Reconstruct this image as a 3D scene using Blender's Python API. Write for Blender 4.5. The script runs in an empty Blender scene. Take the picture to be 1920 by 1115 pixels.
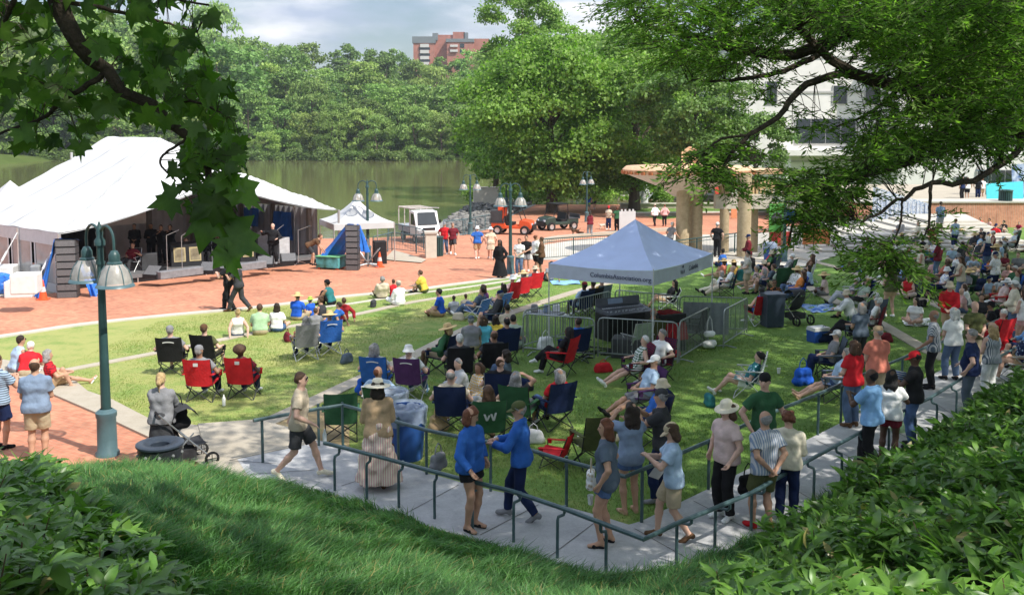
import bpy, bmesh, math, random
import numpy as np
from mathutils import Vector, Matrix
from mathutils.geometry import tessellate_polygon

SC = bpy.context.scene
COL = SC.collection
R_ = math.radians

# ------------------------------------------------------------------ camera
F = 1800.0; PCX, PCY = 960.0, 397.0; PITCH = R_(5.0)     # photo pixels
CAMZ = 5.1; SL = 0.03056                                # eye height, fall of the ground towards the lake
cam_d = bpy.data.cameras.new('camera'); cam = bpy.data.objects.new('camera', cam_d); COL.objects.link(cam)
cam.location = (0, 0, CAMZ); cam.rotation_euler = (math.pi/2 - PITCH, 0, 0)
cam_d.sensor_width = 36; cam_d.lens = 36*F/1920
cam_d.shift_y = -(557.5-PCY)/1920
cam_d.clip_start = 0.1; cam_d.clip_end = 3000
SC.camera = cam

# ------------------------------------------------------------------ light
SUN_EL = R_(51); SUN_V = Vector((0.80, -0.60, 0)).normalized()*math.cos(SUN_EL) + Vector((0, 0, math.sin(SUN_EL)))
sun_d = bpy.data.lights.new('sun', 'SUN'); sun = bpy.data.objects.new('sun', sun_d); COL.objects.link(sun)
sun_d.energy = 4.9; sun_d.angle = R_(0.5); sun_d.color = (1.0, 0.955, 0.88)
sun.rotation_euler = SUN_V.to_track_quat('Z', 'Y').to_euler(); sun.location = (30, -20, 60)
SC.view_settings.view_transform = 'Standard'; SC.view_settings.look = 'None'
SC.view_settings.exposure = 0.33; SC.view_settings.gamma = 1.0
W = bpy.data.worlds.new('World'); SC.world = W; W.use_nodes = True
nt = W.node_tree; nt.nodes.clear()
def wn(t, **k):
    n = nt.nodes.new(t)
    for a, b in k.items(): setattr(n, a, b)
    return n
sky = wn('ShaderNodeTexSky', sky_type='NISHITA', sun_disc=False, sun_elevation=SUN_EL,
         sun_rotation=math.atan2(SUN_V.x, SUN_V.y), air_density=1.0, dust_density=1.2, ozone_density=1.2)
tc = wn('ShaderNodeTexCoord'); mp = wn('ShaderNodeMapping'); mp.inputs['Scale'].default_value = (1.0, 1.0, 3.6)
mp.inputs['Location'].default_value = (0.31, 0.2, 0.12)
nz = wn('ShaderNodeTexNoise'); nz.inputs['Scale'].default_value = 4.2; nz.inputs['Detail'].default_value = 9; nz.inputs['Roughness'].default_value = 0.56
rp = wn('ShaderNodeValToRGB'); rp.color_ramp.elements[0].position = 0.42; rp.color_ramp.elements[1].position = 0.60
nz2 = wn('ShaderNodeTexNoise'); nz2.inputs['Scale'].default_value = 9.0; nz2.inputs['Detail'].default_value = 6
cr = wn('ShaderNodeValToRGB'); cr.color_ramp.elements[0].position = 0.36; cr.color_ramp.elements[1].position = 0.66
cr.color_ramp.elements[0].color = (4.9, 5.7, 7.3, 1); cr.color_ramp.elements[1].color = (9.6, 9.8, 10.2, 1)
mx = wn('ShaderNodeMixRGB'); bg = wn('ShaderNodeBackground'); bg.inputs['Strength'].default_value = 0.128
wo = wn('ShaderNodeOutputWorld')
L = nt.links.new
L(tc.outputs['Generated'], mp.inputs['Vector']); L(mp.outputs['Vector'], nz.inputs['Vector']); L(mp.outputs['Vector'], nz2.inputs['Vector'])
L(nz.outputs['Fac'], rp.inputs['Fac']); L(nz2.outputs['Fac'], cr.inputs['Fac'])
L(rp.outputs['Color'], mx.inputs['Fac']); L(sky.outputs['Color'], mx.inputs['Color1']); L(cr.outputs['Color'], mx.inputs['Color2'])
sxyz = wn('ShaderNodeSeparateXYZ'); L(tc.outputs['Generated'], sxyz.inputs[0]); mrz = wn('ShaderNodeMapRange'); mrz.inputs['From Min'].default_value = .10; mrz.inputs['From Max'].default_value = .55; mrz.inputs['To Min'].default_value = .70; mrz.inputs['To Max'].default_value = 1.3
L(sxyz.outputs['Z'], mrz.inputs['Value']); vmul = wn('ShaderNodeVectorMath', operation='MULTIPLY'); L(mx.outputs['Color'], vmul.inputs[0]); L(mrz.outputs['Result'], vmul.inputs[1])   # low sky dimmed, upper sky brightened to keep the shade filled
L(vmul.outputs['Vector'], bg.inputs['Color']); L(bg.outputs['Background'], wo.inputs['Surface'])

# ------------------------------------------------------------------ picture <-> place
_cp, _sp = math.cos(PITCH), math.sin(PITCH)
def ray(px, py):
    x = (px-PCX)/F; y = -(py-PCY)/F
    return np.array([x, _cp + y*_sp, -_sp + y*_cp])
def gz(y): return -SL*y
def gp(px, py, h=0.0):
    """the point of the sloping ground (raised by h) seen at a pixel of the photograph"""
    d = ray(px, py); t = (h - CAMZ)/(d[2] + SL*d[1])
    return np.array([0, 0, CAMZ]) + d*t
def at(px, py, Y):
    d = ray(px, py); return np.array([0, 0, CAMZ]) + d*(Y/d[1])
def gxy(x, y, h=0.0): return np.array([x, y, gz(y)+h])

# ------------------------------------------------------------------ materials
_MC = {}
def mat(name, col, rough=0.7, var=0.12, vs=6.0, bump=0.0, bs=40.0, metal=0.0, spec=0.3, col2=None, coat=0.0, alpha=1.0, trans=0.0, orand=0.0):
    key = (name, tuple(col), rough, var, vs, bump, bs, metal, col2 and tuple(col2))
    if key in _MC: return _MC[key]
    m = bpy.data.materials.new(name); m.use_nodes = True; t = m.node_tree; b = t.nodes['Principled BSDF']
    b.inputs['Roughness'].default_value = rough; b.inputs['Metallic'].default_value = metal
    b.inputs['Specular IOR Level'].default_value = spec
    if coat: b.inputs['Coat Weight'].default_value = coat
    tcn = t.nodes.new('ShaderNodeTexCoord')
    c = list(col)[:3]
    if var or col2:
        n = t.nodes.new('ShaderNodeTexNoise'); n.inputs['Scale'].default_value = vs; n.inputs['Detail'].default_value = 5
        t.links.new(tcn.outputs['Object'], n.inputs['Vector'])
        r = t.nodes.new('ShaderNodeValToRGB'); r.color_ramp.elements[0].position = 0.34; r.color_ramp.elements[1].position = 0.66
        ca = [max(0, x*(1-var)) for x in c]; cb = [min(1, x*(1+var)) for x in c] if col2 is None else list(col2)[:3]
        r.color_ramp.elements[0].color = (*ca, 1); r.color_ramp.elements[1].color = (*cb, 1)
        t.links.new(n.outputs['Fac'], r.inputs['Fac']); out = r.outputs['Color']
        if orand:
            oi = t.nodes.new('ShaderNodeObjectInfo'); hs = t.nodes.new('ShaderNodeHueSaturation')
            ma = t.nodes.new('ShaderNodeMapRange'); ma.inputs['To Min'].default_value = 1-orand; ma.inputs['To Max'].default_value = 1+orand
            mb = t.nodes.new('ShaderNodeMapRange'); mb.inputs['To Min'].default_value = 0.5-orand*0.07; mb.inputs['To Max'].default_value = 0.5+orand*0.07
            mr = t.nodes.new('ShaderNodeMath'); mr.operation = 'FRACT'; mm = t.nodes.new('ShaderNodeMath'); mm.operation = 'MULTIPLY'; mm.inputs[1].default_value = 7.31
            t.links.new(oi.outputs['Random'], ma.inputs['Value']); t.links.new(oi.outputs['Random'], mm.inputs[0]); t.links.new(mm.outputs[0], mr.inputs[0]); t.links.new(mr.outputs[0], mb.inputs['Value'])
            t.links.new(ma.outputs['Result'], hs.inputs['Value']); t.links.new(mb.outputs['Result'], hs.inputs['Hue']); t.links.new(out, hs.inputs['Color']); out = hs.outputs['Color']
        t.links.new(out, b.inputs['Base Color'])
    else: b.inputs['Base Color'].default_value = (*c, 1)
    if bump:
        n2 = t.nodes.new('ShaderNodeTexNoise'); n2.inputs['Scale'].default_value = bs; n2.inputs['Detail'].default_value = 4
        t.links.new(tcn.outputs['Object'], n2.inputs['Vector'])
        bp = t.nodes.new('ShaderNodeBump'); bp.inputs['Strength'].default_value = bump; bp.inputs['Distance'].default_value = 0.02
        t.links.new(n2.outputs['Fac'], bp.inputs['Height']); t.links.new(bp.outputs['Normal'], b.inputs['Normal'])
    if trans: b.inputs['Transmission Weight'].default_value = trans
    if alpha < 1: b.inputs['Alpha'].default_value = alpha
    _MC[key] = m; return m

def dry_bias(t, tcn, fac, xb):
    """the lawn is drier and more worn towards the path on its left"""
    sx = t.nodes.new('ShaderNodeSeparateXYZ'); t.links.new(tcn.outputs['Object'], sx.inputs[0]); mr = t.nodes.new('ShaderNodeMapRange'); mr.inputs['From Min'].default_value = 3; mr.inputs['From Max'].default_value = -6
    mr.inputs['To Min'].default_value = -xb*.5; mr.inputs['To Max'].default_value = xb; t.links.new(sx.outputs['X'], mr.inputs['Value']); ad = t.nodes.new('ShaderNodeMath'); t.links.new(fac, ad.inputs[0]); t.links.new(mr.outputs['Result'], ad.inputs[1]); return ad.outputs[0]
def leaf_mat(name, c1, c2, vs=0.6, trl=0.4, rough=0.5, orand=0.0, spec=0.3, xb=0.0, straw=0.0):
    """foliage: a mix of reflecting and light-transmitting leaf, two greens in patches"""
    m = bpy.data.materials.new(name); m.use_nodes = True; t = m.node_tree; b = t.nodes['Principled BSDF']; o = t.nodes['Material Output']
    tcn = t.nodes.new('ShaderNodeTexCoord'); n = t.nodes.new('ShaderNodeTexNoise'); n.inputs['Scale'].default_value = vs; n.inputs['Detail'].default_value = 6
    n.inputs['Roughness'].default_value = 0.7
    t.links.new(tcn.outputs['Object'], n.inputs['Vector'])
    r = t.nodes.new('ShaderNodeValToRGB'); r.color_ramp.elements[0].position = 0.32; r.color_ramp.elements[1].position = 0.68
    r.color_ramp.elements[0].color = (*c1, 1); r.color_ramp.elements[1].color = (*c2, 1)
    fac = n.outputs['Fac']
    if xb: fac = dry_bias(t, tcn, fac, xb)
    t.links.new(fac, r.inputs['Fac']); out = r.outputs['Color']
    if orand:
        oi = t.nodes.new('ShaderNodeObjectInfo'); hs = t.nodes.new('ShaderNodeHueSaturation')
        ma = t.nodes.new('ShaderNodeMapRange'); ma.inputs['To Min'].default_value = 1-orand; ma.inputs['To Max'].default_value = 1+orand
        mb = t.nodes.new('ShaderNodeMapRange'); mb.inputs['To Min'].default_value = 0.5-orand*0.09; mb.inputs['To Max'].default_value = 0.5+orand*0.05
        mr = t.nodes.new('ShaderNodeMath'); mr.operation = 'FRACT'; mm = t.nodes.new('ShaderNodeMath'); mm.operation = 'MULTIPLY'; mm.inputs[1].default_value = 7.31
        t.links.new(oi.outputs['Random'], ma.inputs['Value']); t.links.new(oi.outputs['Random'], mm.inputs[0]); t.links.new(mm.outputs[0], mr.inputs[0]); t.links.new(mr.outputs[0], mb.inputs['Value'])
        t.links.new(ma.outputs['Result'], hs.inputs['Value']); t.links.new(mb.outputs['Result'], hs.inputs['Hue']); t.links.new(out, hs.inputs['Color']); out = hs.outputs['Color']
    geo = t.nodes.new('ShaderNodeNewGeometry'); vr = t.nodes.new('ShaderNodeMapRange'); vr.inputs['To Min'].default_value = .62; vr.inputs['To Max'].default_value = 1.38; t.links.new(geo.outputs['Random Per Island'], vr.inputs['Value'])
    vm = t.nodes.new('ShaderNodeVectorMath'); vm.operation = 'MULTIPLY'; t.links.new(out, vm.inputs[0]); t.links.new(vr.outputs['Result'], vm.inputs[1]); out = vm.outputs['Vector']     # no two leaves alike
    if straw:
        lt = t.nodes.new('ShaderNodeMath'); lt.operation = 'LESS_THAN'; lt.inputs[1].default_value = straw; t.links.new(geo.outputs['Random Per Island'], lt.inputs[0]); ms = t.nodes.new('ShaderNodeMixRGB'); ms.inputs['Color2'].default_value = (.30, .27, .10, 1); t.links.new(lt.outputs[0], ms.inputs['Fac']); t.links.new(out, ms.inputs['Color1']); out = ms.outputs['Color']
    t.links.new(out, b.inputs['Base Color']); b.inputs['Roughness'].default_value = rough; b.inputs['Specular IOR Level'].default_value = spec
    tr = t.nodes.new('ShaderNodeBsdfTranslucent'); mxs = t.nodes.new('ShaderNodeMixShader'); mxs.inputs['Fac'].default_value = trl
    g = t.nodes.new('ShaderNodeMixRGB'); g.blend_type = 'MULTIPLY'; g.inputs['Fac'].default_value = 1; g.inputs['Color2'].default_value = (1.15, 1.6, 0.55, 1)
    t.links.new(out, g.inputs['Color1']); t.links.new(g.outputs['Color'], tr.inputs['Color'])
    t.links.new(b.outputs['BSDF'], mxs.inputs[1]); t.links.new(tr.outputs['BSDF'], mxs.inputs[2]); t.links.new(mxs.outputs['Shader'], o.inputs['Surface'])
    return m

# ------------------------------------------------------------------ mesh building
class MB:
    def __init__(s): s.v = []; s.f = []; s.m = []; s.M = None
    def _p(s, p):
        p = np.asarray(p, float)
        if s.M is not None: p = s.M[:3, :3] @ p + s.M[:3, 3]
        return tuple(p)
    def add(s, vs, fs, mi=0):
        o = len(s.v); s.v += [s._p(p) for p in vs]
        for f in fs: s.f.append(tuple(i+o for i in f)); s.m.append(mi)
        return s
    def box(s, c, d, rz=0, rx=0, ry=0, mi=0, taper=1.0):
        Rm = np.array(Matrix.Rotation(rz, 3, 'Z') @ Matrix.Rotation(ry, 3, 'Y') @ Matrix.Rotation(rx, 3, 'X'))
        vs = []
        for z in (-.5, .5):
            k = taper if z > 0 else 1
            for x, y in ((-.5, -.5), (.5, -.5), (.5, .5), (-.5, .5)): vs.append(np.array(c)+Rm @ np.array([x*d[0]*k, y*d[1]*k, z*d[2]]))
        return s.add(vs, [(3, 2, 1, 0), (4, 5, 6, 7), (0, 1, 5, 4), (1, 2, 6, 5), (2, 3, 7, 6), (3, 0, 4, 7)], mi)
    def tube(s, pts, r, n=6, mi=0, cap=True):
        pts = [np.asarray(p, float) for p in pts]; N = len(pts)
        rs = r if hasattr(r, '__len__') else [r]*N
        vs = []; fs = []; prev = None
        for i, p in enumerate(pts):
            d = pts[min(i+1, N-1)] - pts[max(i-1, 0)]; l = np.linalg.norm(d); d = d/l if l > 1e-9 else np.array([0, 0, 1.])
            if prev is None:
                a = np.array([1., 0, 0]) if abs(d[0]) < .8 else np.array([0, 1., 0])
            else: a = prev
            u = a - d*np.dot(a, d); u /= max(1e-9, np.linalg.norm(u)); w = np.cross(d, u); prev = u
            for k in range(n):
                t = 2*math.pi*(k+.5)/n; vs.append(p + rs[i]*(u*math.cos(t)+w*math.sin(t)))
        for i in range(N-1):
            for k in range(n): fs.append((i*n+k, i*n+(k+1) % n, (i+1)*n+(k+1) % n, (i+1)*n+k))
        if cap: fs += [tuple(range(n))[::-1], tuple((N-1)*n+k for k in range(n))]
        return s.add(vs, fs, mi)
    def lathe(s, prof, c=(0, 0, 0), n=16, mi=0, sx=1.0, sy=1.0):
        vs = []; fs = []
        for r, z in prof:
            for k in range(n):
                t = 2*math.pi*k/n; vs.append((c[0]+r*sx*math.cos(t), c[1]+r*sy*math.sin(t), c[2]+z))
        for i in range(len(prof)-1):
            for k in range(n): fs.append((i*n+k, i*n+(k+1) % n, (i+1)*n+(k+1) % n, (i+1)*n+k))
        return s.add(vs, fs, mi)
    def grid(s, P, mi=0, closed=False):
        P = np.asarray(P); a, b = P.shape[:2]; fs = []
        for i in range(a-1):
            for j in range(b-1): fs.append((i*b+j, i*b+j+1, (i+1)*b+j+1, (i+1)*b+j))
        return s.add(P.reshape(-1, 3), fs, mi)
    def prism(s, pts, z0, z1, mi=0):
        """a flat outline (list of xy) pulled up from z0 to z1"""
        n = len(pts); vs = [(p[0], p[1], z0) for p in pts]+[(p[0], p[1], z1) for p in pts]
        tr = tessellate_polygon([[Vector((p[0], p[1], 0)) for p in pts]])
        fs = [(i, (i+1) % n, n+(i+1) % n, n+i) for i in range(n)]+[tuple(n+i for i in t) for t in tr]+[tuple(i for i in t)[::-1] for t in tr]
        return s.add(vs, fs, mi)
    def build(s, name, mats, parent=None, smooth=False, loc=None):
        me = bpy.data.meshes.new(name); me.from_pydata(s.v, [], s.f)
        for m in (mats if isinstance(mats, (list, tuple)) else [mats]): me.materials.append(m)
        if len(set(s.m)) > 1: me.polygons.foreach_set('material_index', s.m)
        me.validate(); bm = bmesh.new(); bm.from_mesh(me); bmesh.ops.recalc_face_normals(bm, faces=bm.faces); bm.to_mesh(me); bm.free()
        if smooth:
            me.polygons.foreach_set('use_smooth', [True]*len(me.polygons))
            if smooth != 'all':
                try: me.set_sharp_from_angle(angle=R_(42))
                except Exception: pass
        return link(name, me, parent, loc)
def link(name, me, parent=None, loc=None):
    o = bpy.data.objects.new(name, me); COL.objects.link(o)
    if parent is not None: o.parent = parent
    if loc is not None: o.location = tuple(loc)
    return o
def mesh_np(name, V, Fc, mats, parent=None, smooth=False, loc=None, mi=None):
    V = np.asarray(V, np.float32); Fc = np.asarray(Fc, np.int32); k = Fc.shape[1]
    me = bpy.data.meshes.new(name); me.vertices.add(len(V)); me.vertices.foreach_set('co', V.ravel())
    me.loops.add(Fc.size); me.loops.foreach_set('vertex_index', Fc.ravel())
    me.polygons.add(len(Fc)); me.polygons.foreach_set('loop_start', np.arange(0, Fc.size, k, dtype=np.int32))
    if smooth: me.polygons.foreach_set('use_smooth', np.ones(len(Fc), bool))
    for m in (mats if isinstance(mats, (list, tuple)) else [mats]): me.materials.append(m)
    if mi is not None: me.polygons.foreach_set('material_index', np.asarray(mi, np.int32))
    me.update(calc_edges=True)
    return link(name, me, parent, loc)
def tag(o, label, cat, group=None, kind=None):
    if label: o['label'] = label
    if cat: o['category'] = cat
    if group: o['group'] = group
    if kind: o['kind'] = kind
    return o
def struct(o, label=None): o['kind'] = 'structure'; return o
def thing(name, label, cat, loc=(0, 0, 0), rz=0.0, group=None):
    o = bpy.data.objects.new(name, None); COL.objects.link(o); o.empty_display_size = 0.2
    o.location = tuple(loc); o.rotation_euler = (0, 0, rz); return tag(o, label, cat, group)
def dup(root, loc=None, rz=None, label=None, group=None, recol=None):
    def cp(o, par):
        c = o.copy(); COL.objects.link(c)
        if par is not None: c.parent = par
        if recol and c.type == 'MESH' and o.name.split('.')[0] in recol:
            c.material_slots[0].link = 'OBJECT'; c.material_slots[0].material = recol[o.name.split('.')[0]]
        for ch in list(o.children): cp(ch, c)
        return c
    r = cp(root, None)
    if loc is not None: r.location = tuple(loc)
    if rz is not None: r.rotation_euler = (0, 0, rz)
    if label: r['label'] = label
    if group: r['group'] = group
    return r
def sheet(name, pix, h, m, world=False, thick=0.0):
    """a flat piece of ground outlined on the slope"""
    P = [p if world else gp(p[0], p[1]) for p in pix]
    b = MB(); n = len(P); tr = tessellate_polygon([[Vector((p[0], p[1], 0)) for p in P]])
    b.add([(p[0], p[1], gz(p[1])+h) for p in P], tr)
    if thick:
        b.add([(p[0], p[1], gz(p[1])+h) for p in P]+[(p[0], p[1], gz(p[1])+h-thick) for p in P], [(i, (i+1) % n, n+(i+1) % n, n+i) for i in range(n)])
    o = b.build(name, m)
    return struct(o)
def ribbon(pix, w, world=False):
    """outline of a strip of constant width along a line on the ground"""
    P = np.array([(p if world else gp(*p))[:2] for p in pix]); d = np.gradient(P, axis=0); d /= np.linalg.norm(d, axis=1)[:, None]
    nrm = np.stack([-d[:, 1], d[:, 0]], 1); return list(P+nrm*w/2)+list((P-nrm*w/2)[::-1])
def smooth_line(pix, n=40):
    """Catmull-Rom through the points"""
    P = np.array(pix, float); out = []
    Q = np.vstack([2*P[0]-P[1], P, 2*P[-1]-P[-2]])
    m = max(2, n//(len(P)-1))
    for i in range(1, len(Q)-2):
        for t in np.linspace(0, 1, m, endpoint=False):
            a, b_, c, d = Q[i-1], Q[i], Q[i+1], Q[i+2]
            out.append(.5*((2*b_)+(-a+c)*t+(2*a-5*b_+4*c-d)*t*t+(-a+3*b_-3*c+d)*t**3))
    out.append(P[-1]); return np.array(out)
def text_mesh(name, body, size, m, parent=None, loc=(0, 0, 0), rot=(0, 0, 0), extrude=0.002):
    c = bpy.data.curves.new(name, 'FONT'); c.body = body; c.size = size; c.extrude = extrude; c.align_x = 'CENTER'; c.align_y = 'CENTER'
    o = bpy.data.objects.new(name, c); COL.objects.link(o)
    me = bpy.data.meshes.new_from_object(o.evaluated_get(bpy.context.evaluated_depsgraph_get()))
    bpy.data.objects.remove(o); me.materials.clear(); me.materials.append(m)
    ob = link(name, me, parent, loc); ob.rotation_euler = rot; return ob
rng = np.random.default_rng(7); random.seed(7)
# ================================================================== SETTING
def brick_mat(name, c1, c2, mort, bw=0.2, bh=0.1):
    m = bpy.data.materials.new(name); m.use_nodes = True; t = m.node_tree; b = t.nodes['Principled BSDF']
    tcn = t.nodes.new('ShaderNodeTexCoord'); mpn = t.nodes.new('ShaderNodeMapping'); mpn.inputs['Rotation'].default_value = (0, 0, 0.62)
    br = t.nodes.new('ShaderNodeTexBrick'); br.inputs['Scale'].default_value = 1; br.inputs['Brick Width'].default_value = bw; br.inputs['Row Height'].default_value = bh
    br.inputs['Mortar Size'].default_value = 0.006; br.inputs['Color1'].default_value = (*c1, 1); br.inputs['Color2'].default_value = (*c2, 1); br.inputs['Mortar'].default_value = (*mort, 1)
    n = t.nodes.new('ShaderNodeTexNoise'); n.inputs['Scale'].default_value = 0.55; n.inputs['Detail'].default_value = 9; n.inputs['Roughness'].default_value = 0.72
    r = t.nodes.new('ShaderNodeValToRGB'); r.color_ramp.elements[0].position = 0.3; r.color_ramp.elements[1].position = 0.7
    r.color_ramp.elements[0].color = (.74, .72, .72, 1); r.color_ramp.elements[1].color = (1.16, 1.1, 1.06, 1)
    n3 = t.nodes.new('ShaderNodeTexNoise'); n3.inputs['Scale'].default_value = 5; n3.inputs['Detail'].default_value = 3
    r3 = t.nodes.new('ShaderNodeValToRGB'); r3.color_ramp.elements[0].position = 0.35; r3.color_ramp.elements[1].position = 0.65
    r3.color_ramp.elements[0].color = (.84, .84, .84, 1); r3.color_ramp.elements[1].color = (1.1, 1.1, 1.1, 1)
    mu = t.nodes.new('ShaderNodeMixRGB'); mu.blend_type = 'MULTIPLY'; mu.inputs['Fac'].default_value = 1
    mu2 = t.nodes.new('ShaderNodeMixRGB'); mu2.blend_type = 'MULTIPLY'; mu2.inputs['Fac'].default_value = 1
    l = t.links.new; l(tcn.outputs['Object'], mpn.inputs['Vector']); l(mpn.outputs['Vector'], br.inputs['Vector']); l(tcn.outputs['Object'], n.inputs['Vector']); l(mpn.outputs['Vector'], n3.inputs['Vector'])
    l(n.outputs['Fac'], r.inputs['Fac']); l(n3.outputs['Fac'], r3.inputs['Fac']); l(br.outputs['Color'], mu.inputs['Color1']); l(r.outputs['Color'], mu.inputs['Color2'])
    l(mu.outputs['Color'], mu2.inputs['Color1']); l(r3.outputs['Color'], mu2.inputs['Color2']); l(mu2.outputs['Color'], b.inputs['Base Color'])
    b.inputs['Roughness'].default_value = 0.85; b.inputs['Specular IOR Level'].default_value = 0.2
    return m
def ground_mat(name, cols, scales=(0.25, 2.2, 14), amts=(.5, .3, .2), rough=.9, bump=.3, bs=60, xb=0):
    """three scales of mottling between a list of two or three colours"""
    m = bpy.data.materials.new(name); m.use_nodes = True; t = m.node_tree; b = t.nodes['Principled BSDF']; l = t.links.new
    tcn = t.nodes.new('ShaderNodeTexCoord'); acc = None
    for s, a in zip(scales, amts):
        n = t.nodes.new('ShaderNodeTexNoise'); n.inputs['Scale'].default_value = s; n.inputs['Detail'].default_value = 5; n.inputs['Roughness'].default_value = .65
        l(tcn.outputs['Object'], n.inputs['Vector']); k = t.nodes.new('ShaderNodeMath'); k.operation = 'MULTIPLY_ADD'; k.inputs[1].default_value = a
        l(n.outputs['Fac'], k.inputs[0])
        if acc is None: k.inputs[2].default_value = 0
        else: l(acc, k.inputs[2])
        acc = k.outputs[0]
    r = t.nodes.new('ShaderNodeValToRGB'); e = r.color_ramp.elements
    e[0].position = .34; e[1].position = .62; e[0].color = (*cols[0], 1); e[1].color = (*cols[-1], 1)
    if len(cols) == 3: k = e.new(.49); k.color = (*cols[1], 1)
    if xb: acc = dry_bias(t, tcn, acc, xb)
    l(acc, r.inputs['Fac']); l(r.outputs['Color'], b.inputs['Base Color']); b.inputs['Roughness'].default_value = rough; b.inputs['Specular IOR Level'].default_value = .2
    n2 = t.nodes.new('ShaderNodeTexNoise'); n2.inputs['Scale'].default_value = bs; l(tcn.outputs['Object'], n2.inputs['Vector'])
    bp = t.nodes.new('ShaderNodeBump'); bp.inputs['Strength'].default_value = bump; bp.inputs['Distance'].default_value = .03
    l(n2.outputs['Fac'], bp.inputs['Height']); l(bp.outputs['Normal'], b.inputs['Normal'])
    return m
m_brick = brick_mat('red_brick_paving', (.585, .265, .16), (.50, .205, .125), (.44, .29, .20))
m_brickwall = brick_mat('orange_brick', (.58, .27, .17), (.5, .22, .14), (.5, .4, .33), .22, .075)
m_lawn = ground_mat('lawn_turf', [(.09, .165, .033), (.145, .245, .052), (.32, .33, .11)], (0.22, 1.6, 16), (.42, .36, .22), xb=.10)
m_soil = ground_mat('bare_soil', [(.24, .17, .09), (.42, .32, .17)])
m_conc = ground_mat('concrete', [(.34, .295, .225), (.46, .41, .33)], (.5, 3, 22), (.4, .3, .3), .85, .12, 50)
m_walk = ground_mat('walkway_concrete', [(.29, .29, .295), (.49, .49, .49)], (.7, 3, 22), (.4, .35, .25), .85, .12, 50)  # cool cast of the shaded walkway is put into this gray
m_conc_lt = ground_mat('pale_concrete', [(.42, .39, .33), (.55, .52, .46)], (.5, 3, 22), (.4, .3, .3), .85, .1, 50)
m_joint = mat('joint_dark', (.13, .125, .115), .9, .2)
m_bank = ground_mat('shrubby_bank', [(.05, .08, .015), (.10, .14, .03)], (.1, .6, 4))
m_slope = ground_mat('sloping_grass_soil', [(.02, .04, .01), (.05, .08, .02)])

# ground of the park: one big sheet of turf, open where the lake lies
shore = [(-70, 57), (-16, 59), (-9, 60.5), (-5.2, 63.5), (-4.6, 75), (-3.9, 95), (-2.0, 118), (4, 130), (9, 150), (16, 190), (22, 246)]
sheet('ground', [(-70, -15)]+[(130, -15), (130, 246)]+shore[::-1], 0.0, m_lawn, world=True)
# lake
wm = bpy.data.materials.new('lake_water'); wm.use_nodes = True; t = wm.node_tree; b = t.nodes['Principled BSDF']
b.inputs['Base Color'].default_value = (.135, .13, .055, 1); b.inputs['Roughness'].default_value = .06; b.inputs['Specular IOR Level'].default_value = .5; b.inputs['IOR'].default_value = 1.33
n = t.nodes.new('ShaderNodeTexNoise'); n.inputs['Scale'].default_value = 1.0; n.inputs['Detail'].default_value = 5; tcn = t.nodes.new('ShaderNodeTexCoord'); mpn = t.nodes.new('ShaderNodeMapping'); mpn.inputs['Scale'].default_value = (.35, 1.1, 1)
bp = t.nodes.new('ShaderNodeBump'); bp.inputs['Strength'].default_value = .12; bp.inputs['Distance'].default_value = .12
t.links.new(tcn.outputs['Object'], mpn.inputs['Vector']); t.links.new(mpn.outputs['Vector'], n.inputs['Vector']); t.links.new(n.outputs['Fac'], bp.inputs['Height']); t.links.new(bp.outputs['Normal'], b.inputs['Normal'])
LAKEZ = -3.15
o = MB().add([(-260, 50, LAKEZ), (60, 50, LAKEZ), (60, 262, LAKEZ), (-260, 262, LAKEZ)], [(0, 1, 2, 3)]).build('lake', wm); struct(o)
# far bank and wooded hill
def zhill(x, y):
    t = np.clip((y-243)/14, 0, 1); return -3.6 + 1.4*t + np.clip(y-252, 0, 130)*.125 + np.clip(y-380, 0, 400)*.06 + .9*np.sin(x*.031)*t + .7*np.sin(x*.013+1.3+y*.02)*t
gx, gy = np.meshgrid(np.linspace(-330, 420, 90), np.concatenate([np.linspace(236, 420, 30), np.linspace(440, 900, 12)]))
P = np.stack([gx, gy, zhill(gx, gy)], -1)
o = MB().grid(P).build('far_hill', m_bank, smooth='all'); struct(o)
# left bank of the lake
P = [[(x, y, -3.6+min(2.6, max(0, (-x-88-.12*y)*.4))) for x in np.linspace(-200, -60, 24)] for y in np.linspace(60, 260, 16)]
o = MB().grid(P).build('left_bank', m_bank, smooth='all'); struct(o)
# stony embankment down to the water
m_stone = ground_mat('riprap_stone', [(.14, .135, .125), (.30, .29, .27), (.46, .45, .42)], (.8, 5, 11), (.2, .3, .5), .9, 1.0, 14)
S = np.array(smooth_line(shore[1:8], 60)); d = np.gradient(S, axis=0); d /= np.linalg.norm(d, axis=1)[:, None]; nr = np.stack([-d[:, 1], d[:, 0]], 1)
P = []
for w_, dz in ((0, 0), (1.2, -.35), (2.6, -.75), (4.2, -1.2), (6.2, -1.9), (8, -2.6)):
    Q = S+nr*w_; z = np.maximum(-SL*S[:, 1]+dz*1.0, -5); P.append(np.stack([Q[:, 0], Q[:, 1], z+rng.normal(0, .05, len(Q))*(w_ > 0)], 1))
o = MB().grid(P).build('embankment', m_stone); struct(o)
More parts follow.
